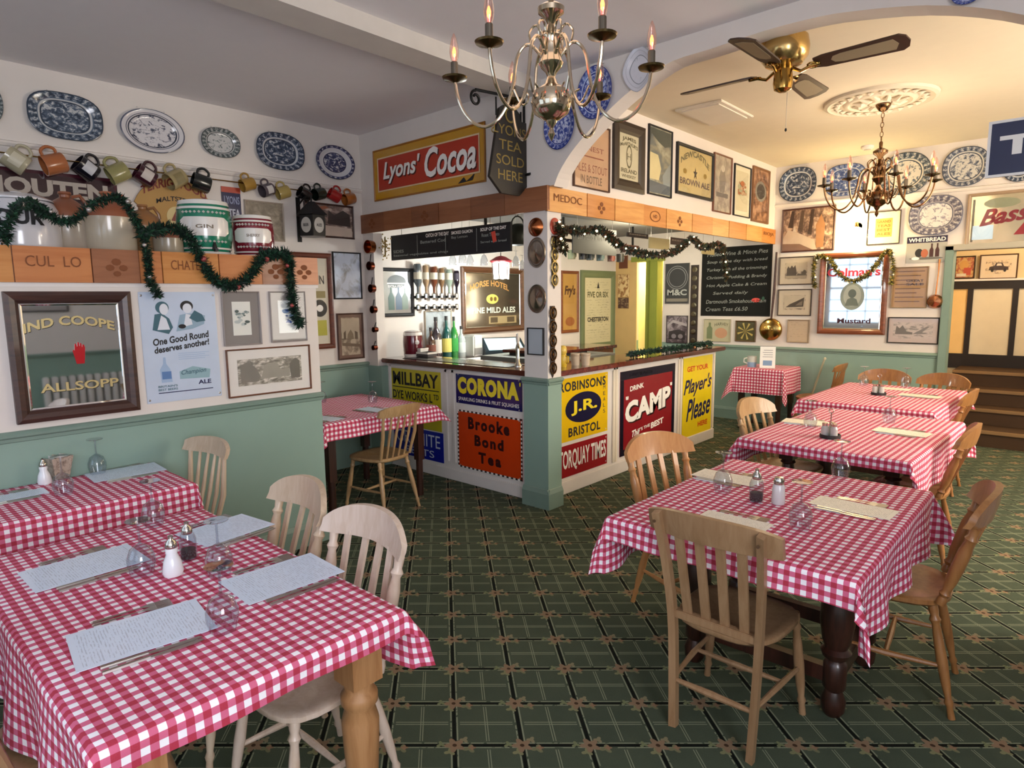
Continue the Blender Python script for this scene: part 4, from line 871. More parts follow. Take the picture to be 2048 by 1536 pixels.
pic('landscape picture in a dark frame', [('#3c302c', [(.45, .40), (.48, .85), (.60, .70), (.80, .88), (.95, .75), (.95, .35)]), ('#d6c4b4', [(.02, .02), (.98, .02), (.98, .30), (.02, .38)]), ('#a8684c', [(.05, .80), (.40, .98), (.50, .92), (.15, .74)])])
pic('wide landscape engraving', [('#8a857a', [(.04, .12), (.04, .78), (.16, .90), (.28, .62), (.34, .30), (.30, .12)]), ('#a8a294', [(.34, .20), (.40, .70), (.58, .82), (.66, .50), (.80, .55), (.80, .24)]), ('#7a756a', [(.82, .12), (.80, .70), (.90, .92), (.97, .80), (.97, .12)])])
# ------------------------------------------------------------ pillar ornaments
def disc(wall, label, tl, br, mat, depth=.03, name='metal_plate', cat='plate', flat=.62, group=None):
    o, W, Hh = onwall(wall, name, label, cat, tl, br, group)
    r = Hh/2; MB().lathe([(r, .004), (r*.97, .010), (r*.9, .008), (r*flat, depth*.5), (r*.3, depth*.9), (0, depth)], 36, cap=False, sx=W/Hh).lathe([(r*.97, .006), (r*.9, .002), (0, .002)], 36, cap=False, sx=W/Hh).build('dish', mat, o, smooth=60); return o
disc('C', 'small copper bowl at the top of the corner pillar', (1058, 437), (1087, 472), COPPER, .05, 'copper_bowl', 'bowl')
disc('C', 'upper polished pewter dish on the corner pillar', (1056, 476), (1092, 535), M('#a59b92', .16, 1., .1), .02)
disc('C', 'lower polished pewter dish on the corner pillar', (1056, 569), (1093, 627), M('#a59b92', .16, 1., .1), .02)
o, W, Hh = onwall('C', 'small_notice_board', 'small blank grey notice in a black frame on the corner pillar', 'notice', (1056, 655), (1089, 711))
frame_mesh(W, Hh, .008, .014, INK, o, 'frame', False); sheet(W-.014, Hh-.014, .006, M('#b4bcc2', .4), o, 'board')
WALL['T'] = (0, XR+.004)
o, W, Hh = onwall('R', 'oval_badge', 'small red oval badge at the top of the pillar edge', 'badge', px('R', 3.69, P(1100, 433, 1, YC).z), px('R', 3.80, P(1100, 468, 1, YC).z))
MB().lathe([(Hh/2, 0), (Hh/2, .006), (Hh/2-.008, .009), (0, .009)], 24, sx=W/Hh).build('plaque', M('#b8402c', .35), o); text('H', -W*.2, -Hh*.25, W*.2, Hh*.25, o, M('#e8c8a8', .4), .010)
def brasses(label, y, z0, z1, n, seed, lt):
    s = empty('horse_brass_strap', label, 'horse brasses', (XR+.002, y, (z0+z1)/2)); s.rotation_euler = wrot(0); h = z1-z0
    MB().box(-.026, .026, -h/2+.03, h/2, 0, .006).prism([(-.026, -h/2+.03), (.026, -h/2+.03), (0, -h/2-.02)], 0, .006).build('leather_strap', M('#2a1c14', .5), s)
    for i in range(n):
        yy = h/2-h*(i+.5)/n; r = .036
        pts = [(r*math.cos(a), yy+r*1.15*math.sin(a), .010) for a in [2*PI*k/20 for k in range(20)]]
        MB().tube(pts, .006, 6, True).lathe([(.012, 0), (.010, .006), (0, .007)], 10, (0, yy, .008)).bar((0, yy-.03, .010), (0, yy+.03, .010), .007, .005, (1, 0, 0)).build('brass', lt, s)
    return s
zz = lambda p: P(1103, p, 1, YC).z
brasses('upper leather strap of pale horse brasses on the pillar edge', 3.73, zz(572), zz(470), 4, 1, M('#d0bd84', .25, 1.))
brasses('lower leather strap of dark horse brasses on the pillar edge', 3.71, zz(752), zz(612), 5, 2, M('#6c5030', .3, 1.))
a = P(1388, 530, 1, YB-.01); b = P(1388, 690, 1, YB-.01)
s = empty('horse_brass_strap', 'dark strap of horse brasses beside the grey crest print beyond the bar', 'horse brasses', ((a.x+b.x)/2, YB-.002, (a.z+b.z)/2)); s.rotation_euler = wrot(1); h = a.z-b.z
MB().box(-.055, .055, -h/2, h/2, 0, .01).build('leather_strap', M('#2c2018', .6), s)
for i in range(9): MB().lathe([(.036, .01), (.036, .016), (.02, .018), (0, .018)], 14, (0, h/2-h*(i+.5)/9, 0)).build('brass', M('#6c6450', .3, 1.), s)
# copper pans in a column on the stub wall
for i, (x, y, r, lb) in enumerate(((746, 494, .062, 'largest copper pan at the top of the column beside the bar opening'), (746, 532, .042, 'second copper pan from the top of the column'), (749, 577, .040, 'third copper pan from the top of the column'),
                            (752, 619, .036, 'fourth copper pan from the top of the column'), (755, 659, .026, 'fifth and smaller copper pan of the column'), (754, 695, .024, 'smallest copper pan at the foot of the column'))):
    p = P(x, y, 1, YC); o = empty('copper_pan', lb, 'pan', (p.x, YC-.002, p.z), group='copper pans in a column'); o.rotation_euler = wrot(1)
    MB().lathe([(r*.9, .002), (r, .045 if i else .06), (r*.93, .045 if i else .06), (r*.85, .006), (0, .006)], 24, cap=False).lathe([(0, .002), (r*.9, .002)], 24, cap=False).build('pan_bowl', M('#7a3c28', .3, 1., .2) if i else COPPER, o, smooth=60)
    if i: MB().bar((-.0, r*.9, .03), (-r*.35, r*2.6, .006), .012, .003, (0, 0, 1)).build('handle', IRON, o)
p = P(772, 495, 1, YC+.1); dfl = empty('dried_flower_bunch', 'bunch of dried golden flowers beside the top copper pan', 'dried flowers', (P(770, 495, 1, YC+.06).x, YC+.06, p.z))
m = MB(); rnd = random.Random(2)
for i in range(60):
    q = Vector((rnd.gauss(0, .035), rnd.gauss(0, .012), rnd.gauss(0, .05))); r = rnd.uniform(.005, .011)
    m.lathe([(0, -r), (r, 0), (0, r)], 5, tuple(q))
m.build('flower_heads', M('#b59a58', .8), dfl)['kind'] = 'stuff'
MB().tube([(0, 0, -.09), (.004, 0, .09)], .008, 6).build('stems', M('#8a7a4a', .8), dfl)
# ------------------------------------------------------------ inside the bar
S = mirror('L', 'black framed stout mirror with a bottle picture left of the optics', (757, 535), px('L', P(825, 580, 0, XL).y, P(825, 632, 0, XL).z), INK, .035, .03, bevelled=False); o, iw, ih, z = S
poly(rectp(-iw*.5, -ih*.5, iw*.5, ih*.5), o, M('#c9d2d8', .12, .7), z)
z += .001; poly(ell(0, ih*.26, iw*.34, ih*.16), o, M('#3c4446', .4, var=0), z); poly(rectp(-iw*.36, ih*.20, iw*.36, ih*.23), o, WHT, z+.001); text('EXTRA STOUT', -iw*.33, ih*.12, iw*.33, ih*.17, o, WHT, z+.002, bold=.02)
for sx, c in ((-.22, '#2c5248'), (.05, '#33506c'), (.28, '#5c7060')):
    poly([(iw*(sx-.11), -ih*.42), (iw*(sx-.11), -ih*.12), (iw*(sx-.03), ih*.0), (iw*(sx-.03), ih*.12), (iw*(sx+.03), ih*.12), (iw*(sx+.03), ih*.0), (iw*(sx+.11), -ih*.12), (iw*(sx+.11), -ih*.42)], o, M(c, .4), z+.0005, name='printed_bottle')
S = mirror('L', 'large brown framed mirror lettered for mild ales behind the till', (920, 533), px('L', P(1045, 600, 0, XL).y, P(1045, 660, 0, XL).z), wood('#4a2c18', '#6c4428', name='mirror_wood'), .06, .035); o, iw, ih, z = S
poly(rectp(-iw*.5, -ih*.5, iw*.5, ih*.5), o, M('#8f8470', .10, .8), z); z += .001
text('HORSE HOTEL', -iw*.42, ih*.16, iw*.28, ih*.27, o, M('#cf9a54', .4, var=0), z, bold=.03, arc=.06); poly(ell(-iw*.03, ih*.02, iw*.11, ih*.09), o, M('#e2dc70', .4, var=0), z); poly(ell(-iw*.05, ih*.02, iw*.025, ih*.04), o, M('#7a5c20', .4, var=0), z+.001); poly(ell(iw*.02, ih*.02, iw*.025, ih*.04), o, M('#7a5c20', .4, var=0), z+.001)
text('FINE MILD ALES', -iw*.40, -ih*.24, iw*.40, -ih*.13, o, M('#dfe6d8', .4, var=0), z, bold=.03)
poly(rectp(-iw*.10, -ih*.44, iw*.42, -ih*.30), o, M('#b8a478', .4), z); poly(rectp(-iw*.07, -ih*.42, iw*.06, -ih*.32), o, M('#5c4c34', .4), z+.001); poly(rectp(iw*.24, -ih*.42, iw*.38, -ih*.32), o, M('#5c4c34', .4), z+.001)
framed('L', 'pale poster behind the spirit bottles under the optics', (848, 622), px('L', P(902, 650, 0, XL).y, P(902, 700, 0, XL).z), M('#c9bba4', .6), print_mat('#a8aeb0', '#6c7274', '#8f9698', 2.5, .42, 81.), .010, glass=False)
bl = empty('hanging_chalkboard', 'long black menu board in three columns hanging under the front beam', 'board', (0, 0, 0))
YM = 3.90; a = P(783, 472, 1, YM); b = P(1023, 504, 1, YM); W = b.x-a.x; z1 = a.z; z0 = P(785, 521, 1, YM).z; Hh = z1-z0; bl.location = ((a.x+b.x)/2, YM, (z0+z1)/2); bl.rotation_euler = wrot(1)
MB().box(-W/2, W/2, -Hh/2, Hh/2, -.01, .006).build('board', M('#15161c', .6), bl); frame_mesh(W, Hh, .012, .010, INK, bl, 'frame', False)
for i in (1, 2, 3): poly(rectp(-W/2+W*i/4-.002, -Hh/2+.02, -W/2+W*i/4+.002, Hh/2-.02), bl, CH, .0075, name='chalk_line')
text('CATCH OF THE DAY', -W*.17, Hh*.28, W*.03, Hh*.42, bl, WHT, .008, bold=.03); text('SMOKED SALMON', W*.05, Hh*.28, W*.22, Hh*.40, bl, WHT, .008, bold=.02); text('SOUP OF THE DAY', W*.28, Hh*.28, W*.47, Hh*.40, bl, WHT, .008, bold=.03)
text('Bay Lemon', W*.05, Hh*.10, W*.18, Hh*.22, bl, CH, .008); text('Roast Tomato', W*.29, Hh*.08, W*.42, Hh*.20, bl, CH, .008); text('Served with bread', W*.28, -Hh*.14, W*.47, -Hh*.06, bl, CH, .008); text('Battered Cod', -W*.22, Hh*.06, W*.0, Hh*.18, bl, CH, .008)
text('SIDES', -W*.48, -Hh*.22, -W*.38, -Hh*.10, bl, CH, .008); text('Seasonal vegetables and chips', -W*.48, -Hh*.38, W*.02, -Hh*.28, bl, CH, .008)
poly([(W*.36, Hh*.22), (W*.39, Hh*.25), (W*.40, -Hh*.10), (W*.375, -Hh*.16)], bl, M('#d84a38', .5, var=0), .009, name='lobster_sticker')
MB().tube([(-W*.4, Hh/2, 0), (-W*.4, Hh/2+.10, 0)], .003, 5).tube([(W*.35, Hh/2, 0), (W*.35, Hh/2+.22, 0)], .003, 5).build('hanging_wires', STEEL, bl)
# optics rack
a = P(826, 545, 0, XL+.06); b = P(919, 545, 0, XL+.06); zl = P(835, 616, 0, XL+.06).z; zu = P(835, 594, 0, XL+.06).z
rk = empty('optics_rack', 'wall rack of spirit measures between the two mirrors', 'rack', (XL, (a.y+b.y)/2, zl)); ln = b.y-a.y
MB().box(0, .03, -ln/2, ln/2, zu-zl-.012, zu-zl+.012).build('rail', INK, rk); MB().box(0, .03, -ln/2, ln/2, -.012, .012).build('rail', INK, rk)
cols = ['#5c6468', '#a88c6c', '#6c3c28', '#7a5c40', '#8f9c8c', '#1c1420']; NB = 6
blab = ('grey spirit bottle upside down, left end of the optics', 'amber spirit bottle upside down, second in the optics', 'reddish rum bottle upside down, third in the optics', 'brown spirit bottle upside down, fourth in the optics', 'pale green spirit bottle upside down, fifth in the optics', 'tall black bottle upside down, right end of the optics')
for i in range(NB):
    y = -ln/2+ln*(i+.5)/NB
    MB().lathe([(.018, -.03), (.022, -.01), (.022, .03), (.012, .045)], 12, (.06, y, zu-zl)).bar((0, y, zu-zl), (.06, y, zu-zl), .01, .01).build('optic_measure', CHROME, rk)
    MB().lathe([(.016, -.03), (.02, -.01), (.02, .025), (.010, .035)], 12, (.06, y, 0)).bar((0, y, 0), (.06, y, 0), .01, .01).build('optic_measure', CHROME, rk)
    o = empty('spirit_bottle', blab[i], 'bottle', (XL+.065, (a.y+b.y)/2+y, zu+.04), group='bottles in the optics')
    hb = P(835, 528+i*2.2, 0, XL+.06).z-zu-.04; hb = max(.2, min(.34, hb)); r = .040 if i in (0, 2, 4) else .033
    MB().lathe([(.012, 0), (.013, .06), (r, .11), (r, hb-.02), (r-.006, hb), (0, hb)], 16).build('glass_body', M(cols[i], .08, .0, .1, 1.), o, smooth=50)
    MB().lathe([(r+.001, .14), (r+.001, .14+.07)], 16, cap=False).build('paper_label', M('#cfc8b4' if i != 5 else '#3c3440', .7), o)
# bottles and bits on the counter and on the back counter
def bottle(label, loc, h, r, col, lab='#e2dca8', cap_='#2c2c2c', group='bottles under the optics'):
    o = empty('bottle', label, 'bottle', loc, group=group)
    MB().lathe([(0, 0), (r*.95, 0), (r, .01), (r, h*.56), (r*.75, h*.66), (r*.32, h*.76), (r*.30, h*.96), (0, h*.96)], 18).build('glass_body', M(col, .1, 0, .1, 1.), o, smooth=50)
    MB().lathe([(r+.001, h*.16), (r+.001, h*.48)], 18, cap=False).build('paper_label', M(lab, .7), o)
    MB().lathe([(r*.34, h*.90), (r*.34, h), (0, h)], 12).build('cap', M(cap_, .4), o); return o
BZ = .97
for lb, x, ytop, ybot, r, c, lab in (('brown bottle with a red seal label in front of the poster', 861, 655, 700, .050, '#4a3428', '#7d4a3a'), ('dark squat bottle with a white label near the barrel end', 871, 634, 702, .058, '#3c3438', '#d8d0c4'),
        ('teal green gin bottle with a yellow label', 892, 632, 690, .052, '#1f5a54', '#e2d870'), ('slim bright green bottle', 907, 633, 690, .044, '#2c8a3c', '#3ca048'), ('clear white bottle right of the green bottle', 922, 652, 700, .046, '#b8c0bc', '#d8dcd8')):
    q = P(x, ytop, 0, XL+.14); bottle(lb, (XL+.14, q.y, BZ), max(.2, q.z-BZ), r, c, lab)
# till, white machine, papers
q = P(1010, 700, 0, -4.8)
tl_ = empty('cash_till', 'black cash till with a lit screen below the big pub mirror', 'till', (-4.88, P(1006, 690, 0, -4.85).y, BZ), rz=-.5)
MB().prism([(-.18, 0), (.20, 0), (.20, .06), (-.02, .19), (-.18, .19)], -.24, .24, ax=1).build('till_body', M('#1e2a30', .35), tl_, bevel=.006)
m = MB(); m.add([(-.005, -.20, .186), (.19, -.20, .071), (.19, .20, .071), (-.005, .20, .186)], [(0, 1, 2, 3)]); m.build('screen', M('#bfe4ec', .3, em=.25, var=0), tl_).location = (.004, 0, .004)
wm = empty('paper_dispenser', 'white paper dispenser left of the cash till', 'dispenser', (-5.0, P(947, 690, 0, -5.0).y, BZ)); MB().box(-.08, .08, -.07, .07, 0, .24).build('case', M('#d8d4cc', .4), wm, bevel=.015); MB().box(.078, .084, -.06, .06, .03, .1).build('slot', M('#8a8680', .5), wm)
for i, (x, y, w_, h_, d_, c, lb) in enumerate(((865, 708, .14, .06, .16, '#cfc2b4', 'white card box on the bar front below the bottles'), (905, 708, .2, .045, .12, '#4a4444', 'dark stacked trays on the counter below the green bottle'), (850, 712, .08, .08, .1, '#d8d4cc', 'small white box beside the maroon barrel'))):
    q = P(x, y, 2, 1.044); o = empty('counter_box', lb, 'box', (q.x, min(4.05, max(3.9, q.y)), 1.047)); MB().box(-w_/2, w_/2, -d_/2, d_/2, 0, h_).build('carton', M(c, .6), o, bevel=.003); MB().box(-w_/2-.002, w_/2+.002, -d_/2-.002, d_/2+.002, h_-.018, h_).build('lid', M('#e2dcd0', .6), o)
o = empty('paper_leaflet', 'white leaflet lying on the back counter near the till', 'paper', (-4.80, 4.75, BZ)); MB().box(-.09, .09, -.13, .13, 0, .003).build('sheet', PAPER, o)
def pump(x, y, lb):
    q = P(x, y, 2, 1.042); o = empty('beer_pump', lb, 'beer pump', (q.x, q.y, 1.042))
    MB().lathe([(.035, 0), (.035, .01), (.018, .03), (.016, .12), (.022, .15), (.01, .19), (0, .195)], 16).build('column', CHROME, o, smooth=50)
    MB().tube([(0, 0, .13), (.03, -.03, .17), (.05, -.05, .15), (.055, -.055, .09)], .009, 8).build('spout', CHROME, o, smooth=True)
    MB().lathe([(.012, .19), (.017, .23), (.012, .27), (0, .275)], 12).build('handle', M('#e2dcd0', .3), o, smooth=True)
pump(1036, 733, 'chrome beer tap on the counter just left of the pillar')
# hanging pub lamp with red shade and lit panels
q = P(1002, 540, 0, -4.45); lp = empty('bar_lamp', 'bright lit lamp with a red rim hanging behind the menu board', 'lamp', (q.x, q.y, q.z))
EMW = M('#fffdf4', .4, em=14., var=0)
for i in range(6):
    a0 = i*PI/3; MB().bar((.075*math.cos(a0), .075*math.sin(a0), -.09), (.085*math.cos(a0), .085*math.sin(a0), .07), .014, .014, (1, 0, 0)).build('lamp_rib', WHITE, lp)
MB().lathe([(.062, -.085), (.075, -.07), (.078, .06), (.06, .075)], 24).build('lit_globe', EMW, lp, smooth=60)
MB().lathe([(.10, .075), (.115, .09), (.05, .13), (.01, .14)], 24).build('red_shade', M('#c43c4a', .4), lp, smooth=60)
MB().tube([(0, 0, .14), (0, 0, 2.46-q.z)], .004, 5).build('flex', INK, lp)
point('lamp_bar_front', (q.x, q.y, q.z-.16), 20, (.93, 1, .97), .06)
for i, (x, y) in enumerate(((940, 520), (925, 515), (968, 520), (905, 519), (1045, 530), (1032, 522))):
    q = P(x, y, 0, -4.3+.1*(i % 3)); o = empty('hanging_glass', 'upturned glass hanging behind the menu board, %s' % ('centre', 'left of centre', 'right of centre', 'far left', 'far right', 'beside the pillar')[i], 'glass', (q.x, q.y, q.z), group='glasses hanging over the bar')
    MB().lathe([(.036, -.05), (.034, .0), (.018, .04), (.004, .05), (.004, .09), (.03, .095)], 16, cap=False).build('bowl', GLASS, o, smooth=60)
    MB().tube([(0, 0, .095), (0, 0, 2.46-q.z)], .002, 5).build('hook', STEEL, o)
q = P(1036, 468, 0, -4.0); ke = empty('iron_kettle', 'dark iron kettle hanging beside the menu board', 'kettle', (q.x, q.y, q.z))
MB().lathe([(.0, -.11), (.09, -.10), (.125, -.03), (.10, .06), (.04, .09), (0, .095)], 24).build('body', M('#2c3028', .4, .4), ke, smooth=50); MB().tube([(0, .09*math.cos(t), .07+.09*math.sin(t)) for t in [i*PI/8 for i in range(9)]], .007).build('handle', IRON, ke); MB().tube([(0, .1, 0), (0, .16, .04), (0, .17, .07)], [.02, .012, .010]).build('spout', M('#2c3028', .4, .4), ke)
MB().tube([(0, 0, .16), (0, 0, 2.46-q.z)], .003, 5).build('hook', IRON, ke)
def barrel(label, loc, r, h, col, txt, lid=True, hoops=True, tap=True, group=None, name='ceramic_barrel'):
    o = empty(name, label, 'barrel', loc, group=group); W_ = M('#e8e4dc', .2, coat=.5); C = M(col, .2, coat=.6)
    def rr(t): return r*(.82+.18*math.sin(PI*min(1, max(0, t)))**.8)
    def seg_(t0, t1, mat, nm, e=0.):
        MB().lathe([(rr(t0+(t1-t0)*k/5)+e, h*(t0+(t1-t0)*k/5)) for k in range(6)], 36, cap=False).build(nm, mat, o, smooth=60)
    seg_(0, .94, C, 'body'); MB().lathe([(0, .001), (rr(0), .001)], 36, cap=False).build('base', C, o)
    for t0, t1 in (((.02, .08), (.12, .15), (.80, .84), (.88, .95)) if hoops else ((.0, .10), (.80, .92))): seg_(t0, t1, W_, 'white_hoop', .003)
    if lid: MB().lathe([(rr(.94), h*.94), (r*.74, h*.965), (r*.5, h*.985), (0, h)], 36, cap=False).build('lid', W_, o, smooth=60)
    if not hoops: txt = None; o.rotation_euler = (0, 0, math.atan2(-loc[1], -loc[0])); MB().lathe([(.022, -.001), (.022, .003), (0, .004)], 12, (rr(.5)*.93, rr(.5)*.42, h*.55), ax=0).build('white_flower', W_, o); return o
    # curved label towards the room
    m = MB(); n = 14; a0, a1 = -.95, .95
    for z_ in (h*.34, h*.40, h*.60, h*.66):
        for i in range(n+1):
            sh = .8 if z_ in (h*.34, h*.66) else 1.; a = (a0+(a1-a0)*i/n)*sh; q = rr(z_/h)+.0035; m.v.append((q*math.cos(a), q*math.sin(a), z_))
    for j in range(3):
        for i in range(n): m.f.append((j*(n+1)+i, j*(n+1)+i+1, (j+1)*(n+1)+i+1, (j+1)*(n+1)+i))
    m.build('white_label', W_, o, smooth=60)
    if txt:
        t_ = text(txt, -.30, -h*.035, .30, h*.03, o, M('#7a6a54', .5), 0, bold=.02)
        for v in t_.data.vertices:
            a, z_ = v.co.x, v.co.y+h*.5; v.co = ((rr(.5)+.0048)*math.cos(a), (rr(.5)+.0048)*math.sin(a), z_)
    for zz_ in (.25, .74):
        m = MB()
        for i in range(11): a = -.8+.16*i; q = rr(zz_)+.002; m.lathe([(0, -.008), (.010, 0), (0, .008)], 6, (q*math.cos(a), q*math.sin(a), h*zz_))
        m.build('flower_garland', W_, o)
    if tap:
        a = .35; MB().lathe([(.016, 0), (.013, .02), (.006, .045)], 10, (rr(.1)*math.cos(a)+.01, rr(.1)*math.sin(a), h*.10)).bar((rr(.1)*math.cos(a)-.01, rr(.1)*math.sin(a), h*.10), (rr(.1)*math.cos(a)+.05, rr(.1)*math.sin(a)+.01, h*.10), .016, .016).build('tap', BLACK, o)
    o.rotation_euler = (0, 0, math.atan2(-loc[1], -loc[0])); return o
q = P(800, 707, 2, 1.047); barrel('maroon and white ceramic barrel on the left end of the bar counter', (-4.96, 4.02, 1.042), .098, .26, '#5a0f20', '', hoops=False)
# shelf jars: back to front along the partition shelf
SZ = 1.862; XJ = XP-.22
def shelf_y(x_): return P(x_, 480, 0, XJ).y
def hgt(x_, ytop): return P(x_, ytop, 0, XJ).z-SZ
barrel('large green and white ceramic barrel on the partition shelf', (XJ, shelf_y(411), SZ), .152, hgt(411, 400), '#0f7a5c', 'GIN')
barrel('smaller maroon and white ceramic barrel at the right of the partition shelf', (XJ, shelf_y(507), SZ), .125, hgt(507, 430), '#7a1428', 'SHERRY')
STW = M('#b0a494', .25, coat=.5); STB = M('#8a5236', .3, coat=.4)
def jar(name, label, x, ytop, r, two=True, dx=0., body=STW, top=STB, handle=True, cat='jar'):
    o = empty(name, label, cat, (XJ+dx, P(x, 480, 0, XJ+dx).y, SZ)); h = P(x, ytop, 0, XJ+dx).z-SZ
    MB().lathe([(0, 0), (r*.94, 0), (r, .01), (r*1.0, h*.58)], 28, cap=False).build('body', body, o, smooth=50)
    MB().lathe([(r, h*.58), (r*.98, h*.64), (r*.80, h*.76), (r*.40, h*.87), (r*.22, h*.91), (r*.22, h*.95), (r*.28, h*.965), (r*.26, h), (0, h)], 28, cap=False).build('brown_shoulder', top, o, smooth=50)
    if handle: MB().tube([(0, r*.25, h*.92), (0, r*.6, h*.96), (0, r*.85, h*.84), (0, r*.88, h*.74)], .010, 8).build('handle', top, o, smooth=True)
    return o
fj = empty('flour_jar', 'big white stoneware flour jar with black capitals at the left end of the shelf', 'jar', (XJ, shelf_y(42), SZ)); hf = hgt(42, 385); r = .165
MB().lathe([(0, 0), (r, 0), (r*1.03, .02), (r*1.0, hf*.7), (r*.9, hf*.82), (r*.84, hf*.84)], 36, cap=False).build('body', M('#d8d6d8', .18, coat=.6), fj, smooth=50); MB().lathe([(r*.90, hf*.84), (r*.9, hf*.87), (r*.6, hf*.95), (r*.12, hf*.96), (r*.14, hf), (0, hf)], 32, cap=False).build('lid', M('#d8d6d8', .18, coat=.6), fj, smooth=50)
t_ = text('FLOUR', -1.05, -.035, .62, .035, fj, INK, 0, bold=.04)
for v in t_.data.vertices: a, z_ = v.co.x, v.co.y+hf*.52; v.co = ((r*1.03)*math.cos(a), (r*1.03)*math.sin(a), z_)
fj.rotation_euler = (0, 0, math.atan2(-fj.location.y, -fj.location.x))
jar('stoneware_jug', 'grey and brown stoneware jug behind the garland, right of the flour jar', 138, 385, .11, dx=-.06)
jar('stoneware_jug', 'cream and brown stoneware flagon with a pointed shoulder in the middle of the shelf', 221, 385, .125, body=M('#c4b8a2', .2, coat=.5), top=M('#9a5a3c', .25, coat=.4))
jar('stoneware_jug', 'tan stoneware jug between the flagon and the small jar', 290, 410, .10, dx=-.15, body=M('#a88258', .3), top=M('#9c6c40', .3))
jar('small_stoneware_jar', 'smallest round stoneware jar between the flagon and the green barrel', 336, 452, .078, handle=False, body=M('#a89c86', .25, coat=.4))
# mugs hung from the picture rail
mugs = [(32, 322, '#b8b094', 35, 'square cream mug with a dark bird picture, leftmost on the rail'), (108, 328, '#b0683c', 20, 'round terracotta mug, second on the rail'), (172, 338, '#16141e', 35, 'black mug with white marks, third on the rail'),
        (236, 346, '#96905c', 30, 'olive green mug, fourth on the rail'), (290, 352, '#3c1422', 30, 'maroon mug with a white panel, fifth on the rail'), (351, 358, '#a8986c', 30, 'buff mug with a framed print, sixth on the rail'),
        (402, 366, '#161c1c', 15, 'black mug left of the blue flag sign'), (495, 369, '#a88238', 20, 'ochre jug-shaped mug right of the flag sign'), (534, 380, '#5c5258', -20, 'dark mug with a white band near the middle of the rail'),
        (566, 385, '#b09a58', 20, 'yellow mug right of the white-banded one'), (609, 388, '#101012', 25, 'black mug above the pub lantern'), (638, 388, '#14241a', 15, 'dark green mug above the pub lantern'), (669, 391, '#a01c1c', 25, 'bright red mug near the corner'), (698, 398, '#a8642c', 15, 'orange brown mug nearest the corner')]
for i, (x, y, c, ang, lb) in enumerate(mugs):
    q = P(x, y, 0, XL+.07); big = 1.25 if i < 7 else 1.0; o = empty('hanging_mug', lb, 'mug', (q.x, q.y, q.z), group='mugs hanging from the picture rail')
    o.rotation_euler = (math.radians(90+ang) if i % 2 else math.radians(-90-ang+180), 0, math.radians(8*((i % 3)-1))); r, h = .052*big, .10*big
    MB().lathe([(0, -h/2), (r*.92, -h/2), (r, -h/2+.008), (r, h/2), (r*.92, h/2), (r*.90, -h/2+.010), (0, -h/2+.010)], 20, cap=False).build('cup', M(c, .25, coat=.5), o, smooth=50)
    ha = PI/2; MB().tube([tuple(v_) for v_ in bez([(0, r*.95, h*.32), (0, r*1.45, h*.30), (0, r*1.7, 0), (0, r*1.4, -h*.30), (0, r*.95, -h*.32)], 3)], .008*big, 7).build('handle', M(c, .25, coat=.5), o, smooth=True)
    if i in (0, 2, 4, 5, 8): 
        m = MB(); n = 8
        for zz_ in (-h*.28, h*.28):
            for k in range(n+1): a = -.6+1.2*k/n; m.v.append(((r+.002)*math.cos(a), (r+.002)*math.sin(a), zz_))
        for k in range(n): m.f.append((k, k+1, n+2+k, n+1+k))
        m.build('printed_panel', M({0: '#cfc8b0', 2: '#c8c8cc', 4: '#cfc4bc', 5: '#8a7c54', 8: '#d0ccc8'}[i], .4), o)
MB().tube([(XL+.045, .3, 2.545), (XL+.045, 3.5, 2.545)], .005, 6).build('mug_rail', BRASS); tag(bpy.data.objects['mug_rail'], 'thin brass rail along the left wall that the mugs hang from', 'rail')
# pub lantern on its bracket
q = P(625, 452, 0, XL+.22); la = empty('pub_lantern', 'black six-sided pub lantern with white oval panels on a wall bracket', 'lantern', (q.x, q.y, q.z)); zt_ = .085
hexa = [(.12*math.cos(i*PI/3+PI/6), .12*math.sin(i*PI/3+PI/6)) for i in range(6)]
MB().prism([(x*.98, y*.98) for x, y in hexa], -.09, .085).build('lantern_body', M('#060606', .35), la, bevel=.004)
m = MB(); v = [(x*1.2, y*1.2, .085) for x, y in hexa]+[(x*.25, y*.25, .20) for x, y in hexa]; m.add(v, [(i, (i+1) % 6, 6+(i+1) % 6, 6+i) for i in range(6)]+[tuple(range(6)), tuple(range(6, 12))]); m.build('roof', M('#060606', .35), la)
MB().tube([(0, 0, .2), (0, 0, .25), (-.1, 0, .25), (-.22, 0, .19)], .008, 6).build('arm', IRON, la); MB().box(-.225, -.215, -.02, .02, -.12, .26).build('back_plate', IRON, la)
for i in range(6):
    a = i*PI/3+PI/3; c, s = math.cos(a), math.sin(a); m = MB(); R_0 = .1185*math.cos(PI/6)
    m.v = [(R_0*c-s*.046*math.cos(t), R_0*s+c*.046*math.cos(t), .064*math.sin(t)) for t in [k*2*PI/20 for k in range(20)]]; m.v = [(x+c*.002, y+s*.002, z) for x, y, z in m.v]; m.f = [tuple(range(20))]
    m.build('white_oval', M('#b8b4ac', .5), la)
    t_ = text(('BEER', 'ALES')[i % 2], -.025, -.012, .025, .012, la, INK, 0, bold=.02)
    for v_ in t_.data.vertices: yy_, zz_ = v_.co.x, v_.co.y; v_.co = ((R_0+.004)*c-s*yy_, (R_0+.004)*s+c*yy_, zz_)
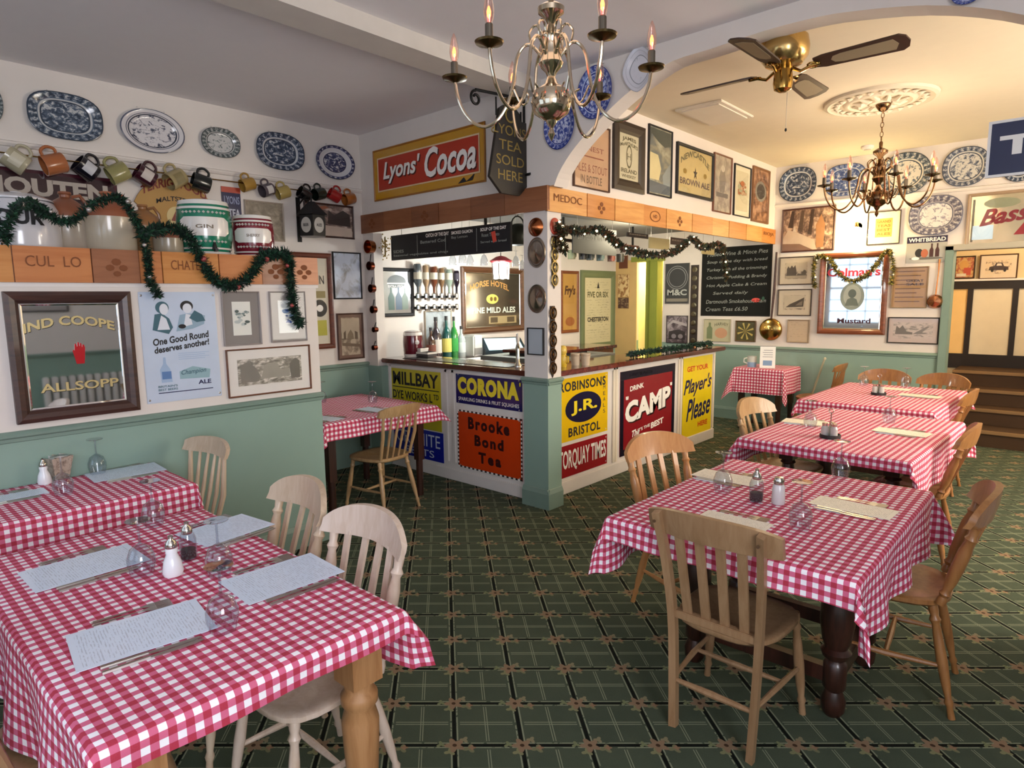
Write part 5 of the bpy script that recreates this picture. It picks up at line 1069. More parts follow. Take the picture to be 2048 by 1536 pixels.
# ------------------------------------------------------------ things on the bar, right-hand opening
def at(x, y, z): return P(x, y, 2, z)
for x, lb in ((1151, 'left one of two cream cups on the bar beside the pillar'), (1171, 'right one of two cream cups on the bar')):
    q = at(x, 730, 1.042); o = empty('cream_cup', lb, 'cup', (q.x, q.y, 1.042), group='cream cups on the bar'); MB().lathe([(0, 0), (.033, 0), (.042, .10), (.038, .10), (.030, .008), (0, .008)], 20, cap=False).build('cup', M('#c9b8a0', .4), o, smooth=50); MB().lathe([(.0425, .078), (.0435, .08), (.0425, .084)], 20, cap=False).build('rim_band', M('#a8927a', .5), o)
q = at(1120, 733, 1.042); o = empty('yellow_jug', 'bright yellow figure-shaped jug at the pillar end of the bar', 'jug', (q.x+.03, q.y, 1.042)); YJ = M('#d8b42c', .3, coat=.4)
MB().lathe([(0, 0), (.03, 0), (.036, .03), (.036, .08), (.028, .10)], 16, cap=False).build('body', YJ, o, smooth=50); MB().lathe([(.026, .10), (.034, .12), (.030, .155), (.018, .172), (0, .175)], 16).build('head', M('#e0c050', .3, coat=.4), o, smooth=50); MB().lathe([(.026, .0), (.028, .012), (.02, .014)], 12).build('base', BLACK, o); MB().tube([(.03, 0, .09), (.055, 0, .085), (.055, 0, .04), (.034, 0, .03)], .006, 6).build('handle', YJ, o)
q = at(1130, 715, 1.042); o = empty('wooden_shelf_flap', 'raised dark wooden flap inside the bar behind the cups', 'shelf', (-3.95, 4.9, 1.05)); MB().box(-.3, .3, -.35, .35, .03, .055).build('board', MAH, o, bevel=.005); MB().box(-.25, .25, -.3, .3, 0, .03).build('support', INK, o)
MB().box(-4.4, -3.5, 4.4, 5.4, .0, 1.05).build('bar_sink_unit', M('#74746c', .5)); tag(bpy.data.objects['bar_sink_unit'], 'grey under-counter unit inside the bar', 'cabinet')
# overhead rack with hanging board and mugs inside the bar
rk = empty('overhead_rack', 'dark wooden rack under the bar ceiling holding the hanging mugs', 'rack', (-4.3, 5.6, 2.2)); MB().box(-.03, .03, -1.3, 1.5, .0, .03).build('rail', DKWOOD, rk)
for y in (-1.2, 0, 1.4): MB().box(-.01, .01, y-.01, y+.01, .03, .26).build('hanger', IRON, rk)
for i, c in enumerate(('#8f9470', '#20201c', '#3c4440', '#4a5c5c', '#5c2c20', '#20201c')):
    x_ = (1143, 1165, 1180, 1200, 1222, 1240)[i]; q = P(x_, 520, 0, -4.3); o = empty('bar_mug', 'mug hanging from the bar rack, %s' % ('pale green at the left end', 'black and second from the left', 'dark grey-green and third', 'blue-grey and fourth', 'reddish brown and fifth', 'black at the right end')[i], 'mug', (-4.3, q.y, 2.07), group='mugs hanging over the bar')
    MB().lathe([(0, -.05), (.042, -.05), (.046, .045), (.040, .045), (.038, -.04), (0, -.04)], 18, cap=False).build('cup', M(c, .3), o, smooth=50); MB().tube([(0, .045, .03), (0, .085, .02), (0, .085, -.02), (0, .045, -.035)], .006, 6).build('handle', M(c, .3), o); MB().tube([(0, .083, .0), (0, .0, .13)], .003, 5).build('hook', IRON, o)
def hboard(lb, tl, br, x, col, txt, tc, name='hanging_sign'):
    a = P(tl[0], tl[1], 0, x); b = P(br[0], br[1], 0, x); o = empty(name, lb, 'sign', (x, (a.y+b.y)/2, (a.z+b.z)/2)); o.rotation_euler = wrot(0); W, Hh = b.y-a.y, a.z-b.z
    MB().box(-W/2, W/2, -Hh/2, Hh/2, -.008, .004).build('board', M(col, .6), o)
    if txt: text(txt, -W*.4, Hh*.02, W*.4, Hh*.24, o, M(tc, .7), .0052, bold=.02)
    for s in (-1, 1): MB().tube([(s*W*.4, Hh/2, 0), (s*W*.4, 2.46-(a.z+b.z)/2, 0)], .003, 5).build('wire', STEEL, o)
hboard('black board hanging behind the garland at the left of the side opening', (1145, 450), (1232, 512), -4.1, '#0c0a09', 'Bar snacks & hot drinks', '#8a8a86')
hboard('small dark sign with pale capitals behind the garland', (1254, 464), (1296, 478), -3.7, '#3a302c', 'RESERVE', '#c8bca8')
hboard('yellowed card sign hanging in the middle of the side opening', (1298, 474), (1338, 500), -3.7, '#c2b484', '', '')
hboard('small brown sign right of the yellowed card', (1340, 474), (1372, 492), -3.7, '#5c4c44', 'BEERS', '#b8a898')
hboard('second yellowed card near the right end of the garland', (1404, 485), (1428, 510), -3.5, '#b8a878', '', '')
o = empty('white_box', 'white fuse box beneath the ledge in the lit passage', 'box', (-4.78, 9.44, 1.72)); MB().box(-.12, .12, -.05, .05, -.14, .14).build('case', WHITE, o, bevel=.01); MB().box(-.1, .1, -.056, -.05, -.1, .1).build('cover', M('#d8d0b4', .4), o)
o = empty('grey_board', 'dark panel leaning in the lit passage beyond the bar', 'board', (-4.93, 8.9, 0)); MB().box(-.02, .02, -.2, .2, 0, 1.45).build('panel', M('#7c7664', .6), o); MB().box(.02, .026, -.2, .2, 1.38, 1.45).build('edge_strip', M('#a89c80', .6), o)
# brass warming pan and ladle on the back wall
q = P(1541, 659, 1, YB-.05); o = empty('warming_pan', 'round polished brass warming pan with a long dark handle on the back wall', 'warming pan', (q.x, YB-.02, q.z)); o.rotation_euler = wrot(1); r = abs(P(1564, 659, 1, YB).x-P(1519, 659, 1, YB).x)/2
MB().lathe([(r*.95, .0), (r, .02), (r*.97, .04), (r*.8, .055), (r*.3, .068), (0, .07)], 36).lathe([(r*.22, .066), (r*.25, .074), (r*.1, .078), (0, .078)], 20, cap=False).build('pan', BRASS, o, smooth=50)
zt_ = P(1548, 505, 1, YB).z-q.z; MB().tube([(.0, r*.9, .02), (.02, zt_*.5, .02), (.03, zt_, .02)], [.012, .016, .012], 8).build('handle', DKWOOD, o, smooth=True)
q = P(1870, 603, 1, YB-.03); o = empty('copper_ladle', 'copper ladle hanging beside the doorway', 'ladle', (q.x, YB-.01, q.z)); o.rotation_euler = wrot(1)
MB().lathe([(.0, .06), (.055, .05), (.072, .02), (.074, .01), (.066, .02), (0, .048)], 24, cap=False).build('bowl', M('#b87c54', .2, 1.), o, smooth=50); MB().tube([(0, .06, .015), (.01, .30, .01), (.012, .44, .01)], [.007, .006, .010], 8).build('handle', COPPER, o)
# glowing wall lamp
q = P(1711, 468, 1, YB-.10); wl = empty('wall_lamp', 'glowing yellow glass wall lamp above the mustard mirror', 'wall lamp', (q.x, YB, q.z))
MB().lathe([(.0, -.085), (.045, -.075), (.075, -.02), (.085, .03), (.06, .06), (.03, .075)], 28, (0, -.11, 0)).build('glass_shade', M('#fff0b8', .4, em=9.0, var=0), wl, smooth=60)
MB().tube([(0, 0, .09), (0, -.05, .13), (0, -.11, .12), (0, -.11, .075)], .008).lathe([(.04, 0), (.035, -.015), (.01, -.02)], 20, (0, 0, .09), ax=1).build('bracket', BRASS, wl)
point('wall_lamp_light', (q.x, YB-.26, q.z+.02), 13, (1, .76, .38), .07)
o = empty('smoke_alarm', 'flat white smoke alarm on the ceiling near the far chandelier', 'smoke alarm', (P(1735, 296, 2, CZ-.02).x, min(7.9, P(1735, 296, 2, CZ-.02).y), CZ)); MB().lathe([(.06, 0), (.06, -.02), (.045, -.035), (0, -.036)], 24).build('case', WHITE, o); MB().lathe([(.035, -.036), (.033, -.040), (0, -.040)], 16).build('vent', M('#c8c0b4', .5), o)
# ------------------------------------------------------------ ceiling rose and ceiling hatch
ro = empty('ceiling_rose', 'moulded plaster ceiling rose above the far chandelier', 'ceiling rose', (-1.38, 5.88, CZ)); PL = M('#dccfb8', .7); R0 = .40
MB().lathe([(R0, 0), (R0*.99, -.02), (R0*.93, -.03), (R0*.88, -.018), (R0*.66, -.015), (R0*.62, -.03), (R0*.56, -.032), (R0*.52, -.016), (R0*.22, -.016), (R0*.18, -.035), (0, -.04)], 48, cap=False).build('disc', PL, ro, smooth=40)
for i in range(24):
    a = 2*PI*i/24; MB().lathe([(.0, 0), (.03, -.012), (0, -.03)], 7, (R0*.76*math.cos(a), R0*.76*math.sin(a), -.014), sx=1).build('leaf_boss', PL, ro)
for i in range(12):
    a = 2*PI*i/12; MB().tube([(R0*.22*math.cos(a), R0*.22*math.sin(a), -.022), (R0*.36*math.cos(a+.12), R0*.36*math.sin(a+.12), -.034), (R0*.5*math.cos(a), R0*.5*math.sin(a), -.02)], [.012, .022, .008], 6).build('acanthus_leaf', PL, ro)
qa, qb, qc = P(1362, 200, 2, CZ), P(1430, 198, 2, CZ), P(1428, 262, 2, CZ)
o = empty('ceiling_hatch', 'square white hatch in the back room ceiling close to the bar wall', 'hatch', (qb.x-.16, qb.y+.35, CZ)); MB().box(-.2, .2, -.32, .32, -.018, 0).build('panel', M('#e6dccb', .6), o, bevel=.004); MB().box(-.16, .16, -.28, .28, -.026, -.018).build('inner_panel', M('#e6dccb', .6), o)
# ------------------------------------------------------------ chandeliers
BULB = clear_glass('#ffe8e0', .7, 'bulb_glass', .12); FIL = M('#ff5a30', .4, em=7., var=0)
def chandelier(name, label, cx, cy, zc, R, phase, n, metal_, drop, chain=False, lit=.0):
    o = empty(name, label, 'chandelier', (cx, cy, zc)); s = R/.34
    MB().lathe([(0, -.16*s), (.006*s, -.15*s), (.013*s, -.135*s), (.006*s, -.115*s), (.016*s, -.10*s), (.020*s, -.09*s), (.03*s, -.085*s), (.060*s, -.065*s), (.072*s, -.03*s), (.060*s, .008*s), (.025*s, .03*s), (.014*s, .055*s), (.020*s, .07*s),
                (.035*s, .085*s), (.042*s, .10*s), (.036*s, .115*s), (.03*s, .17*s), (.038*s, .185*s), (.022*s, .20*s), (.012*s, .225*s), (.022*s, .245*s), (.044*s, .262*s), (.046*s, .278*s), (.026*s, .292*s), (.010*s, .30*s), (.012*s, .33*s), (.008*s, .34*s)], 32, cap=False).build('stem', metal_, o, smooth=40)
    if chain:
        k = 0; z = .34*s
        while z < drop-.05:
            pts = [(0, 0, 0)]*0
            for a in range(10):
                t = 2*PI*a/10; x_, z_ = .011*math.cos(t), .022*math.sin(t); pts.append((x_ if k % 2 else 0, 0 if k % 2 else x_, z+.018+z_))
            MB().tube(pts, .0028, 5, True).build('chain_link', metal_, o); z += .036; k += 1
    else:
        MB().lathe([(.010*s, .34*s), (.012*s, .36*s), (.016*s, .38*s), (.012*s, .40*s), (.012*s, drop-.03)], 16).build('rod', metal_, o, smooth=40)
    MB().lathe([(0, drop-.06), (.03, drop-.045), (.055, drop-.01), (.055, drop)], 24).build('ceiling_cup', metal_, o, smooth=50)
    for i in range(n):
        a = phase+2*PI*i/n; c, q = math.cos(a), math.sin(a)
        def pr(r, z): return (r*s*c, r*s*q, z*s)
        path = [(.03, .12), (.05, .145), (.075, .165), (.10, .155), (.12, .12), (.132, .05), (.15, -.02), (.185, -.075), (.23, -.10), (.275, -.085), (.31, -.045), (.332, .01), (.34, .065)]
        MB().tube([tuple(v_) for v_ in bez([pr(*p) for p in path], 3)], .0058*s, 8).build('arm', metal_, o, smooth=True)
        curl = [(.045, .13), (.03, .19), (.05, .225), (.075, .205), (.07, .17)]
        MB().tube([tuple(v_) for v_ in bez([pr(*p) for p in curl], 3)], .004*s, 6).build('upper_scroll', metal_, o, smooth=True)
        curl = [(.13, .02), (.105, -.03), (.085, -.025), (.08, .0), (.098, .01)]
        MB().tube([tuple(v_) for v_ in bez([pr(*p) for p in curl], 3)], .0035*s, 6).build('lower_scroll', metal_, o, smooth=True)
        cx_, cy_, cz_ = pr(.34, .065)
        MB().lathe([(.006*s, -.012*s), (.022*s, -.004*s), (.042*s, .0), (.045*s, .006*s), (.036*s, .004*s), (.008*s, .002*s)], 24, (cx_, cy_, cz_), cap=False).build('drip_pan', M('#6c5a3c', .25, 1.), o, smooth=50)
        MB().lathe([(.0125*s, .004*s), (.0125*s, .055*s), (.010*s, .058*s)], 14, (cx_, cy_, cz_)).build('candle_tube', M('#5c5346', .4, .5), o)
        MB().lathe([(.009*s, .058*s), (.014*s, .072*s), (.0165*s, .09*s), (.015*s, .108*s), (.009*s, .135*s), (.003*s, .15*s), (0, .153*s)], 16, (cx_, cy_, cz_), cap=False).build('flame_bulb', BULB, o, smooth=60)
        MB().lathe([(0, .07*s), (.006*s, .078*s), (.007*s, .092*s), (.003*s, .106*s), (0, .108*s)], 8, (cx_, cy_, cz_)).build('filament', FIL, o, smooth=60)
    return o
q1 = (-1.435, 1.80, 2.262+.005)
BR2 = M('#cdbda4', .13, 1., .1)
ang = math.atan2(R3.col[0].y, R3.col[0].x)
chandelier('brass_chandelier', 'large six-armed brass chandelier hanging in the foreground', q1[0], q1[1], q1[2]+.025, .335, ang-math.radians(7), 6, BR2, CZ-q1[2]-.025)
chandelier('brass_chandelier', 'smaller-looking dark brass chandelier on a chain from the ceiling rose', -1.356, 5.893, 2.40, .40, ang-math.radians(14), 8, M('#7a5c40', .2, 1.), CZ-.04-2.40, chain=True)
point('chandelier_glow', (-1.356, 5.893, 2.62), 10, WARM, .35)
point('chandelier_glow', (q1[0], q1[1], q1[2]+.28), 2.5, (1, .7, .5), .3)
# ------------------------------------------------------------ ceiling fan
fx, fy, fz = -1.43, 3.93, 2.86
fn = empty('ceiling_fan', 'brass ceiling fan with four cane-inset blades under the arch', 'ceiling fan', (fx, fy, fz)); BRF = M('#b8924c', .16, 1., .15)
MB().lathe([(.10, CZ-fz), (.115, CZ-fz-.02), (.10, CZ-fz-.045), (.045, CZ-fz-.06)], 32).build('ceiling_mount', BRF, fn, smooth=40)
MB().lathe([(.05, .20), (.09, .215), (.125, .19), (.135, .14), (.13, .09), (.10, .05), (.05, .04)], 36).build('motor_housing', M('#c4a468', .2, .9), fn, smooth=40)
MB().lathe([(.045, .04), (.05, .0), (.055, -.05), (.048, -.085), (.02, -.10), (0, -.10)], 28).build('switch_housing', BRF, fn, smooth=40)
for i in range(8): MB().lathe([(.004, 0), (.012, .01), (.012, .035), (.004, .045)], 8, (.085*math.cos(i*PI/4), .085*math.sin(i*PI/4), CZ-fz-.10)).build('vent_bead', BRF, fn)
CANE = M('#a08f70', .7)
for i in range(4):
    a = i*PI/2; b_ = MB(); L0, L1 = .17, .62
    out_ = [(L0, -.045), (L0+.05, -.06), (L1-.03, -.075), (L1, -.05), (L1+.012, 0), (L1, .05), (L1-.03, .075), (L0+.05, .06), (L0, .045)]
    tl2 = math.radians(-13)
    def rot(v, ta=tl2, aa=a):
        x_, y_, z_ = v; y2, z2_ = y_*math.cos(ta)-z_*math.sin(ta), y_*math.sin(ta)+z_*math.cos(ta); return (x_*math.cos(aa)-y2*math.sin(aa), x_*math.sin(aa)+y2*math.cos(aa), z2_+.02)
    b_.prism(out_, -.004, .004); b_.v = [rot(v) for v in b_.v]; bl_ = b_.build('blade', M('#3c2718', .5), fn)
    c_ = MB(); c_.prism([(L0+.10, -.03), (L0+.14, -.042), (L1-.06, -.05), (L1-.04, 0), (L1-.06, .05), (L0+.14, .042), (L0+.10, .03), (L0+.085, 0)], -.0052, .0052); c_.v = [rot(v) for v in c_.v]; c_.build('cane_inset', CANE, bl_)
    d_ = MB(); d_.tube([(.05, 0, .0), (.10, 0, -.03), (.15, 0, -.012), (.20, 0, -.008)], [.010, .009, .009, .012], 8).tube([(.16+.028*math.cos(t), .028*math.sin(t), -.010) for t in [k*PI/5 for k in range(10)]], .005, 6, True); d_.v = [rot(v) for v in d_.v]; d_.build('blade_arm', BRF, fn, smooth=True)
MB().tube([(.02, .02, -.10), (.02, .02, -.30)], .0018, 5).build('pull_cord', STEEL, fn); MB().lathe([(0, -.32), (.007, -.312), (.005, -.30), (0, -.298)], 8, (.02, .02, 0)).build('pull_knob', BLACK, fn)
# ------------------------------------------------------------ garlands
def garland(name, label, pts, r, n, cols, berry, seed=1, blen=.05, width=.0075, wire=True):
    o = empty(name, label, 'garland', tuple(pts[0])); p0 = Vector(pts[0]); path = [v_-p0 for v_ in bez(pts, 6)]
    rnd = random.Random(seed); ms = [MB() for _ in cols]
    for k in range(n):
        t = rnd.random()*(len(path)-1.001); i = int(t); c = path[i].lerp(path[i+1], t-i); d = (path[i+1]-path[i]).normalized()
        u = Vector((rnd.gauss(0, 1), rnd.gauss(0, 1), rnd.gauss(0, 1))); u = (u-d*u.dot(d)*.6).normalized(); tip = c+u*rnd.uniform(.4, 1.)*r+d*rnd.uniform(-.3, .3)*r
        s_ = u.cross(d); s_ = (s_ if s_.length > 1e-3 else Vector((1, 0, 0))).normalized()*width*rnd.uniform(.6, 1.3); mid = c.lerp(tip, .55)
        m_ = ms[k % len(ms)]; m_.add([c, mid+s_, tip, mid-s_, mid+u.cross(s_).normalized()*width*.4], [(0, 1, 4), (1, 2, 4), (2, 3, 4), (3, 0, 4)])
    for m_, c in zip(ms, cols): m_.build('foliage', c, o)['kind'] = 'stuff'
    if wire: MB().tube([tuple(v_) for v_ in path], .004, 5).build('wire', M('#1c2c1c', .6), o)
    for k in range(berry[0]):
        t = (k+.5)/berry[0]*(len(path)-1.01); i = int(t); c = path[i]+Vector((rnd.uniform(.2, .8)*r*.6, rnd.uniform(-1, .2)*r*.5, rnd.uniform(-1, 1)*r*.6)); rr_ = berry[1]*rnd.uniform(.7, 1.2)
        MB().lathe([(0, -rr_), (rr_*.8, -rr_*.6), (rr_, 0), (rr_*.8, rr_*.6), (0, rr_)], 8, tuple(c)).build(berry[3], berry[2], o, smooth=60)
    return o
G1 = [M('#173524', .7), M('#1f4a30', .7), M('#10261c', .7)]; XG = XP+.045; XG2 = XP-.03
def gp(x, y, X=None): return P(x, y, 0, XG if X is None else X)
garland('fir_garland', 'dark green fir garland draped over the jars and the partition shelf', [gp(-20, 395, XG2), gp(8, 480, XG), gp(26, 425), gp(60, 405, XG2), gp(95, 430), gp(140, 478-35), gp(185, 410), gp(235, 395), gp(262, 425), gp(285, 470), gp(296, 520), gp(300, 560), gp(318, 592)], .042, 2600, G1, (7, .012, M('#b8b0a8', .2, .6), 'bauble'), 3)
garland('fir_garland', 'dark green fir garland swagged in a loop below the two ceramic barrels', [gp(285, 470), gp(330, 455, XG2), gp(375, 470), gp(400, 515), gp(425, 555), gp(462, 572), gp(500, 552), gp(525, 515), gp(545, 508), gp(575, 510), gp(580, 540), gp(584, 590), gp(590, 625), gp(602, 650)], .056, 3200, G1, (6, .014, M('#a8504c', .3, .4), 'bauble'), 4)
G2 = [M('#2c3a20', .6), M('#4a3c20', .6), M('#5c3820', .5), M('#18281c', .6)]
def sp_(x, y): return P(x, y, 0, XR+.05)
garland('gold_leaf_garland', 'sparkling gold and green garland strung under the side beam of the bar', [sp_(1117, 445), sp_(1128, 500), sp_(1122, 462), sp_(1160, 462), sp_(1205, 462), sp_(1240, 492), sp_(1285, 508), sp_(1330, 508), sp_(1355, 500), sp_(1385, 478), sp_(1405, 495), sp_(1440, 490), sp_(1448, 515), sp_(1453, 560)], .055, 2600, G2, (26, .010, M('#fff0c0', .3, em=1.6, var=0), 'fairy_light'), 5, width=.011)
def cp_(x, y): q = at(x, y, 1.08); return q
garland('fir_garland', 'low fir garland with baubles lying on the far part of the bar top', [Vector((-3.12, 5.05, 1.075)), Vector((-3.10, 5.5, 1.085)), Vector((-3.12, 6.0, 1.075)), Vector((-3.10, 6.4, 1.085)), Vector((-3.12, 6.72, 1.075))], .05, 1100, G1, (5, .014, M('#b07c58', .25, .5), 'bauble'), 6)
def bp_(x, y): return P(x, y, 1, YB-.085)
garland('gold_leaf_garland', 'gold leaf garland looped over the mustard mirror', [bp_(1630, 575), bp_(1628, 535), bp_(1637, 512), bp_(1660, 520), bp_(1675, 545), bp_(1698, 562), bp_(1725, 555), bp_(1748, 535), bp_(1765, 510), bp_(1780, 505), bp_(1786, 535), bp_(1782, 570)], .05, 1100, [M('#c4ac60', .35, .5), M('#8f8a44', .5), M('#4a4a28', .6)], (10, .012, M('#ece0c0', .3, em=.5, var=0), 'fairy_light'), 7, width=.013)
# ------------------------------------------------------------ tables and cloths
TZ = .745
PINE = wood('#9a6a40', '#b98a5c', 1., .45, 2, .2, 'pine'); OAK = wood('#24120c', '#44241a', 1., .35, 2, .35, 'dark_oak')
def table(label, x0, x1, y0, y1, style, legs, rz=0., name='dining_table'):
    cx, cy = (x0+x1)/2, (y0+y1)/2; o = empty(name, label, 'table', (cx, cy, 0), rz); hx, hy = (x1-x0)/2, (y1-y0)/2
    mt = PINE if style == 'pine' else OAK
    MB().box(-hx, hx, -hy, hy, TZ-.028, TZ-.002).build('tabletop', mt, o, bevel=.004)
    lx0, lx1, ly0, ly1 = [v-c for v, c in zip(legs, (cx, cx, cy, cy))]
    m = MB(); t = .022
    m.box(lx0, lx1, ly0-t/2, ly0+t/2, TZ-.13, TZ-.028).box(lx0, lx1, ly1-t/2, ly1+t/2, TZ-.13, TZ-.028).box(lx0-t/2, lx0+t/2, ly0, ly1, TZ-.13, TZ-.028).box(lx1-t/2, lx1+t/2, ly0, ly1, TZ-.13, TZ-.028)
    m.build('apron', mt, o)
    for x in (lx0, lx1):
        for y in (ly0, ly1):
            if style == 'pine':
                prof = [(.026, 0), (.034, .02), (.030, .05), (.036, .08), (.042, .20), (.050, .34), (.053, .42), (.042, .46), (.052, .475), (.052, .50), (.040, .515), (.044, .54)]
                b = .048; zb = .54
            elif style == 'oak':
                prof = [(.030, 0), (.042, .02), (.045, .06), (.030, .10), (.042, .115), (.042, .21), (.030, .225), (.048, .24), (.055, .26), (.040, .275), (.050, .30), (.062, .38), (.060, .44), (.040, .50), (.034, .54), (.046, .55), (.036, .57)]
                b = .042; zb = .57
            else:
                prof = [(.028, 0), (.028, .6)]; b = .03; zb = .3
            MB().lathe(prof, 20, (x, y, 0)).box(x-b, x+b, y-b, y+b, zb, TZ-.028).build('leg', mt, o, smooth=50)
    if style == 'oak':
        MB().box(lx0, lx1, ly0-.02, ly0+.02, .13, .19).box(lx0, lx1, ly1-.02, ly1+.02, .13, .19).box(lx0-.02, lx0+.02, ly0, ly1, .13, .19).box(lx1-.02, lx1+.02, ly0, ly1, .13, .19).build('stretcher_frame', mt, o)
    return o
def cloth(label, x0, x1, y0, y1, ov, flare=(.35, .35, .35, .35), rz=0., group=None, seed=0, wave=.10, name='tablecloth', z=None):
    """gingham cloth: flat on the table, hanging by ov = (-x, +x, -y, +y); flare for corners (--, +-, -+, ++)"""
    z = TZ if z is None else z; cx, cy = (x0+x1)/2, (y0+y1)/2; hx, hy = (x1-x0)/2+.004, (y1-y0)/2+.004
    st = .0175
    def ticks(h, a, b):
        v = [-h-a+a*i/max(1, round(a/st)) for i in range(max(1, round(a/st)))]+[-h+2*h*i/round(2*h/.04) for i in range(round(2*h/.04))]
        return v+[h+b*i/max(1, round(b/st)) for i in range(max(1, round(b/st))+1)]
    S_, T_ = ticks(hx, ov[0], ov[1]), ticks(hy, ov[2], ov[3]); m = MB(); rc = .012
    def drop(d, o_):
        # rounded edge then down: returns (outward, down)
        a = min(d, rc*PI/2); out = rc*math.sin(a/rc); dn = rc*(1-math.cos(a/rc)); r = d-a
        if r > 0:
            q = min(o_*r, r*.97); out += q; dn += math.sqrt(r*r-q*q)
        return out, dn
    for t in T_:
        for s in S_:
            dx = max(0, abs(s)-hx); dy = max(0, abs(t)-hy); sx = 1 if s > 0 else -1; sy = 1 if t > 0 else -1
            bx = max(-hx, min(hx, s)); by = max(-hy, min(hy, t))
            if dx == 0 and dy == 0: x, y, zz_ = s, t, 0.; zz_ += .0008*math.sin(s*31+seed)*math.sin(t*27)
            else:
                d = math.hypot(dx, dy); th = math.atan2(dy, dx); fl = flare[(1 if s > 0 else 0)+(2 if t > 0 else 0)]
                k = math.sin(2*th)
                al = t if dx else s
                wv = wave*math.sin(al*17+seed*1.7+(2 if dx else 0))*(1-k)+.05
                o_, dn = drop(d, wv*.9+fl*k)
                x = bx+sx*o_*math.cos(th); y = by+sy*o_*math.sin(th); zz_ = -dn
                if k > .05:
                    f = math.sin(th*8)*.018*k*min(1, d/.15); x += -sx*math.sin(th)*f; y += sy*math.cos(th)*f
            m.uv[len(m.v)] = (s+seed*.0031, t); m.v.append((x, y, zz_))
    n = len(S_)
    for j in range(len(T_)-1):
        for i in range(n-1): m.f.append((j*n+i, j*n+i+1, (j+1)*n+i+1, (j+1)*n+i))
    o = m.build(name, GING, smooth=180, loc=(cx, cy, z+.001)); o.rotation_euler = (0, 0, rz); tag(o, label, 'tablecloth', group); return o
GC = 'red and white gingham tablecloths'
table('long pine table with turned legs and the white salt shaker on it', -2.69, -1.37, .30, 1.02, 'pine', (-2.6, -1.455, .38, .945))
cloth('red gingham cloth on the pine foreground table', -2.70, -1.36, .29, 1.03, (.27, .075, .30, .20), (.3, .15, .3, .50), group=GC, seed=1)
table('pine table against the partition', -3.70, -3.11, -.10, 1.16, 'pine', (-3.62, -3.19, -.02, 1.08))
cloth('red gingham cloth on the table against the partition', -3.69, -3.105, -.11, 1.165, (.02, .19, .2, .10), (.1, .1, .1, .1), group=GC, seed=2, wave=.04)
table('front oak table with dark bulbous legs, behind the slatted chair', -1.34, -.47, 2.05, 3.20, 'oak', (-1.19, -.62, 2.50, 2.95))
cloth('red gingham cloth on the front oak table', -1.345, -.465, 2.045, 3.21, (.25, .24, .10, .12), (.28, .18, .4, .45), group=GC, seed=3)
table('middle dark oak table of the row of three', -1.50, -.62, 3.75, 5.12, 'oak', (-1.35, -.76, 4.1, 4.8), math.radians(-2))
cloth('red gingham cloth on the middle oak table', -1.51, -.61, 3.74, 5.13, (.18, .24, .07, .1), (.5, .25, .5, .4), math.radians(-2), group=GC, seed=4, wave=.05)
table('rear dark oak table of the row, close to the steps', -1.72, -.80, 5.45, 6.80, 'oak', (-1.56, -.95, 5.8, 6.5), math.radians(-1))
cloth('red gingham cloth on the rear oak table', -1.73, -.79, 5.44, 6.81, (.1, .16, .12, .1), (.3, .5, .3, .4), math.radians(-1), group=GC, seed=5, wave=.05)
table('small dark table in the recess between partition and bar', -4.92, -3.90, 2.36, 3.36, 'dark', (-4.75, -4.0, 2.45, 3.27))
cloth('red gingham cloth on the recess table', -4.93, -3.89, 2.35, 3.37, (.03, .13, .28, .13), (.2, .35, .2, .6), group=GC, seed=6, wave=.10)
table('little side table with a cloth against the back wall', -3.14, -2.58, 7.48, 8.0, 'dark', (-3.08, -2.64, 7.54, 7.94))
cloth('red gingham cloth on the little side table by the back wall', -3.145, -2.575, 7.47, 8.0, (.30, .30, .30, .01), (.3, .12, .1, .1), group=GC, seed=7, wave=.05)
for c in [o for o in bpy.data.objects if o.name.startswith('tabletop')][-1:]: pass
# ------------------------------------------------------------ chairs
def cw(a, b): return wood(a, b, 1., .42, 2, .25, 'chair_wood')
W_A = cw('#8d6b4a', '#a58462'); W_PALE = cw('#c8b09a', '#dccabb'); W_OR = cw('#b57b46', '#cc9760'); W_BR = cw('#8a5a30', '#a87542'); W_GR = cw('#9a7850', '#b8996e'); W_LT = cw('#bda387', '#d3bfa6')
def crest(o, wood_, hw_, zb, zt, yb, curve, drop, thick=.02, ends=.0, name='crest_rail'):
    m = MB(); n = 24
    for i in range(n+1):
        u = -1+2*i/n; x = hw_*u; y = yb+curve*u*u
        e = abs(u)**5; z1 = zt-drop*u*u-ends*e; z0 = zb-drop*.35*u*u+ends*.4*e
        zm = (z0+z1)/2
        m.v += [(x, y-thick/2, z0), (x, y+thick/2, z0), (x, y+thick*.45-.012, zm), (x, y+thick/2-.02, z1), (x, y-thick/2-.02, z1), (x, y-thick/2-.014, zm)]
    for i in range(n):
        for k in range(6): m.f.append((i*6+k, i*6+(k+1) % 6, (i+1)*6+(k+1) % 6, (i+1)*6+k))
    m.f += [tuple(range(6)), tuple(n*6+k for k in range(6))]
    return m.build(name, wood_, o, smooth=50, bevel=0)
def turned(p, q, r0, r1, balls=True):
    p, q = Vector(p), Vector(q); pts, rs = [], []
    for t, r in ((0, r0), (.06, r0*1.05), (.10, r0*.8), (.14, r0*1.2), (.18, r0*.8), (.3, (r0+r1)/2*1.15), (.5, (r0+r1)/2*1.3), (.7, r1*1.25), (.82, r1*.85), (.86, r1*1.25), (.90, r1*.85), (1, r1)):
        pts.append(p.lerp(q, t)); rs.append(r)
    return MB().tube(pts, rs, 12)
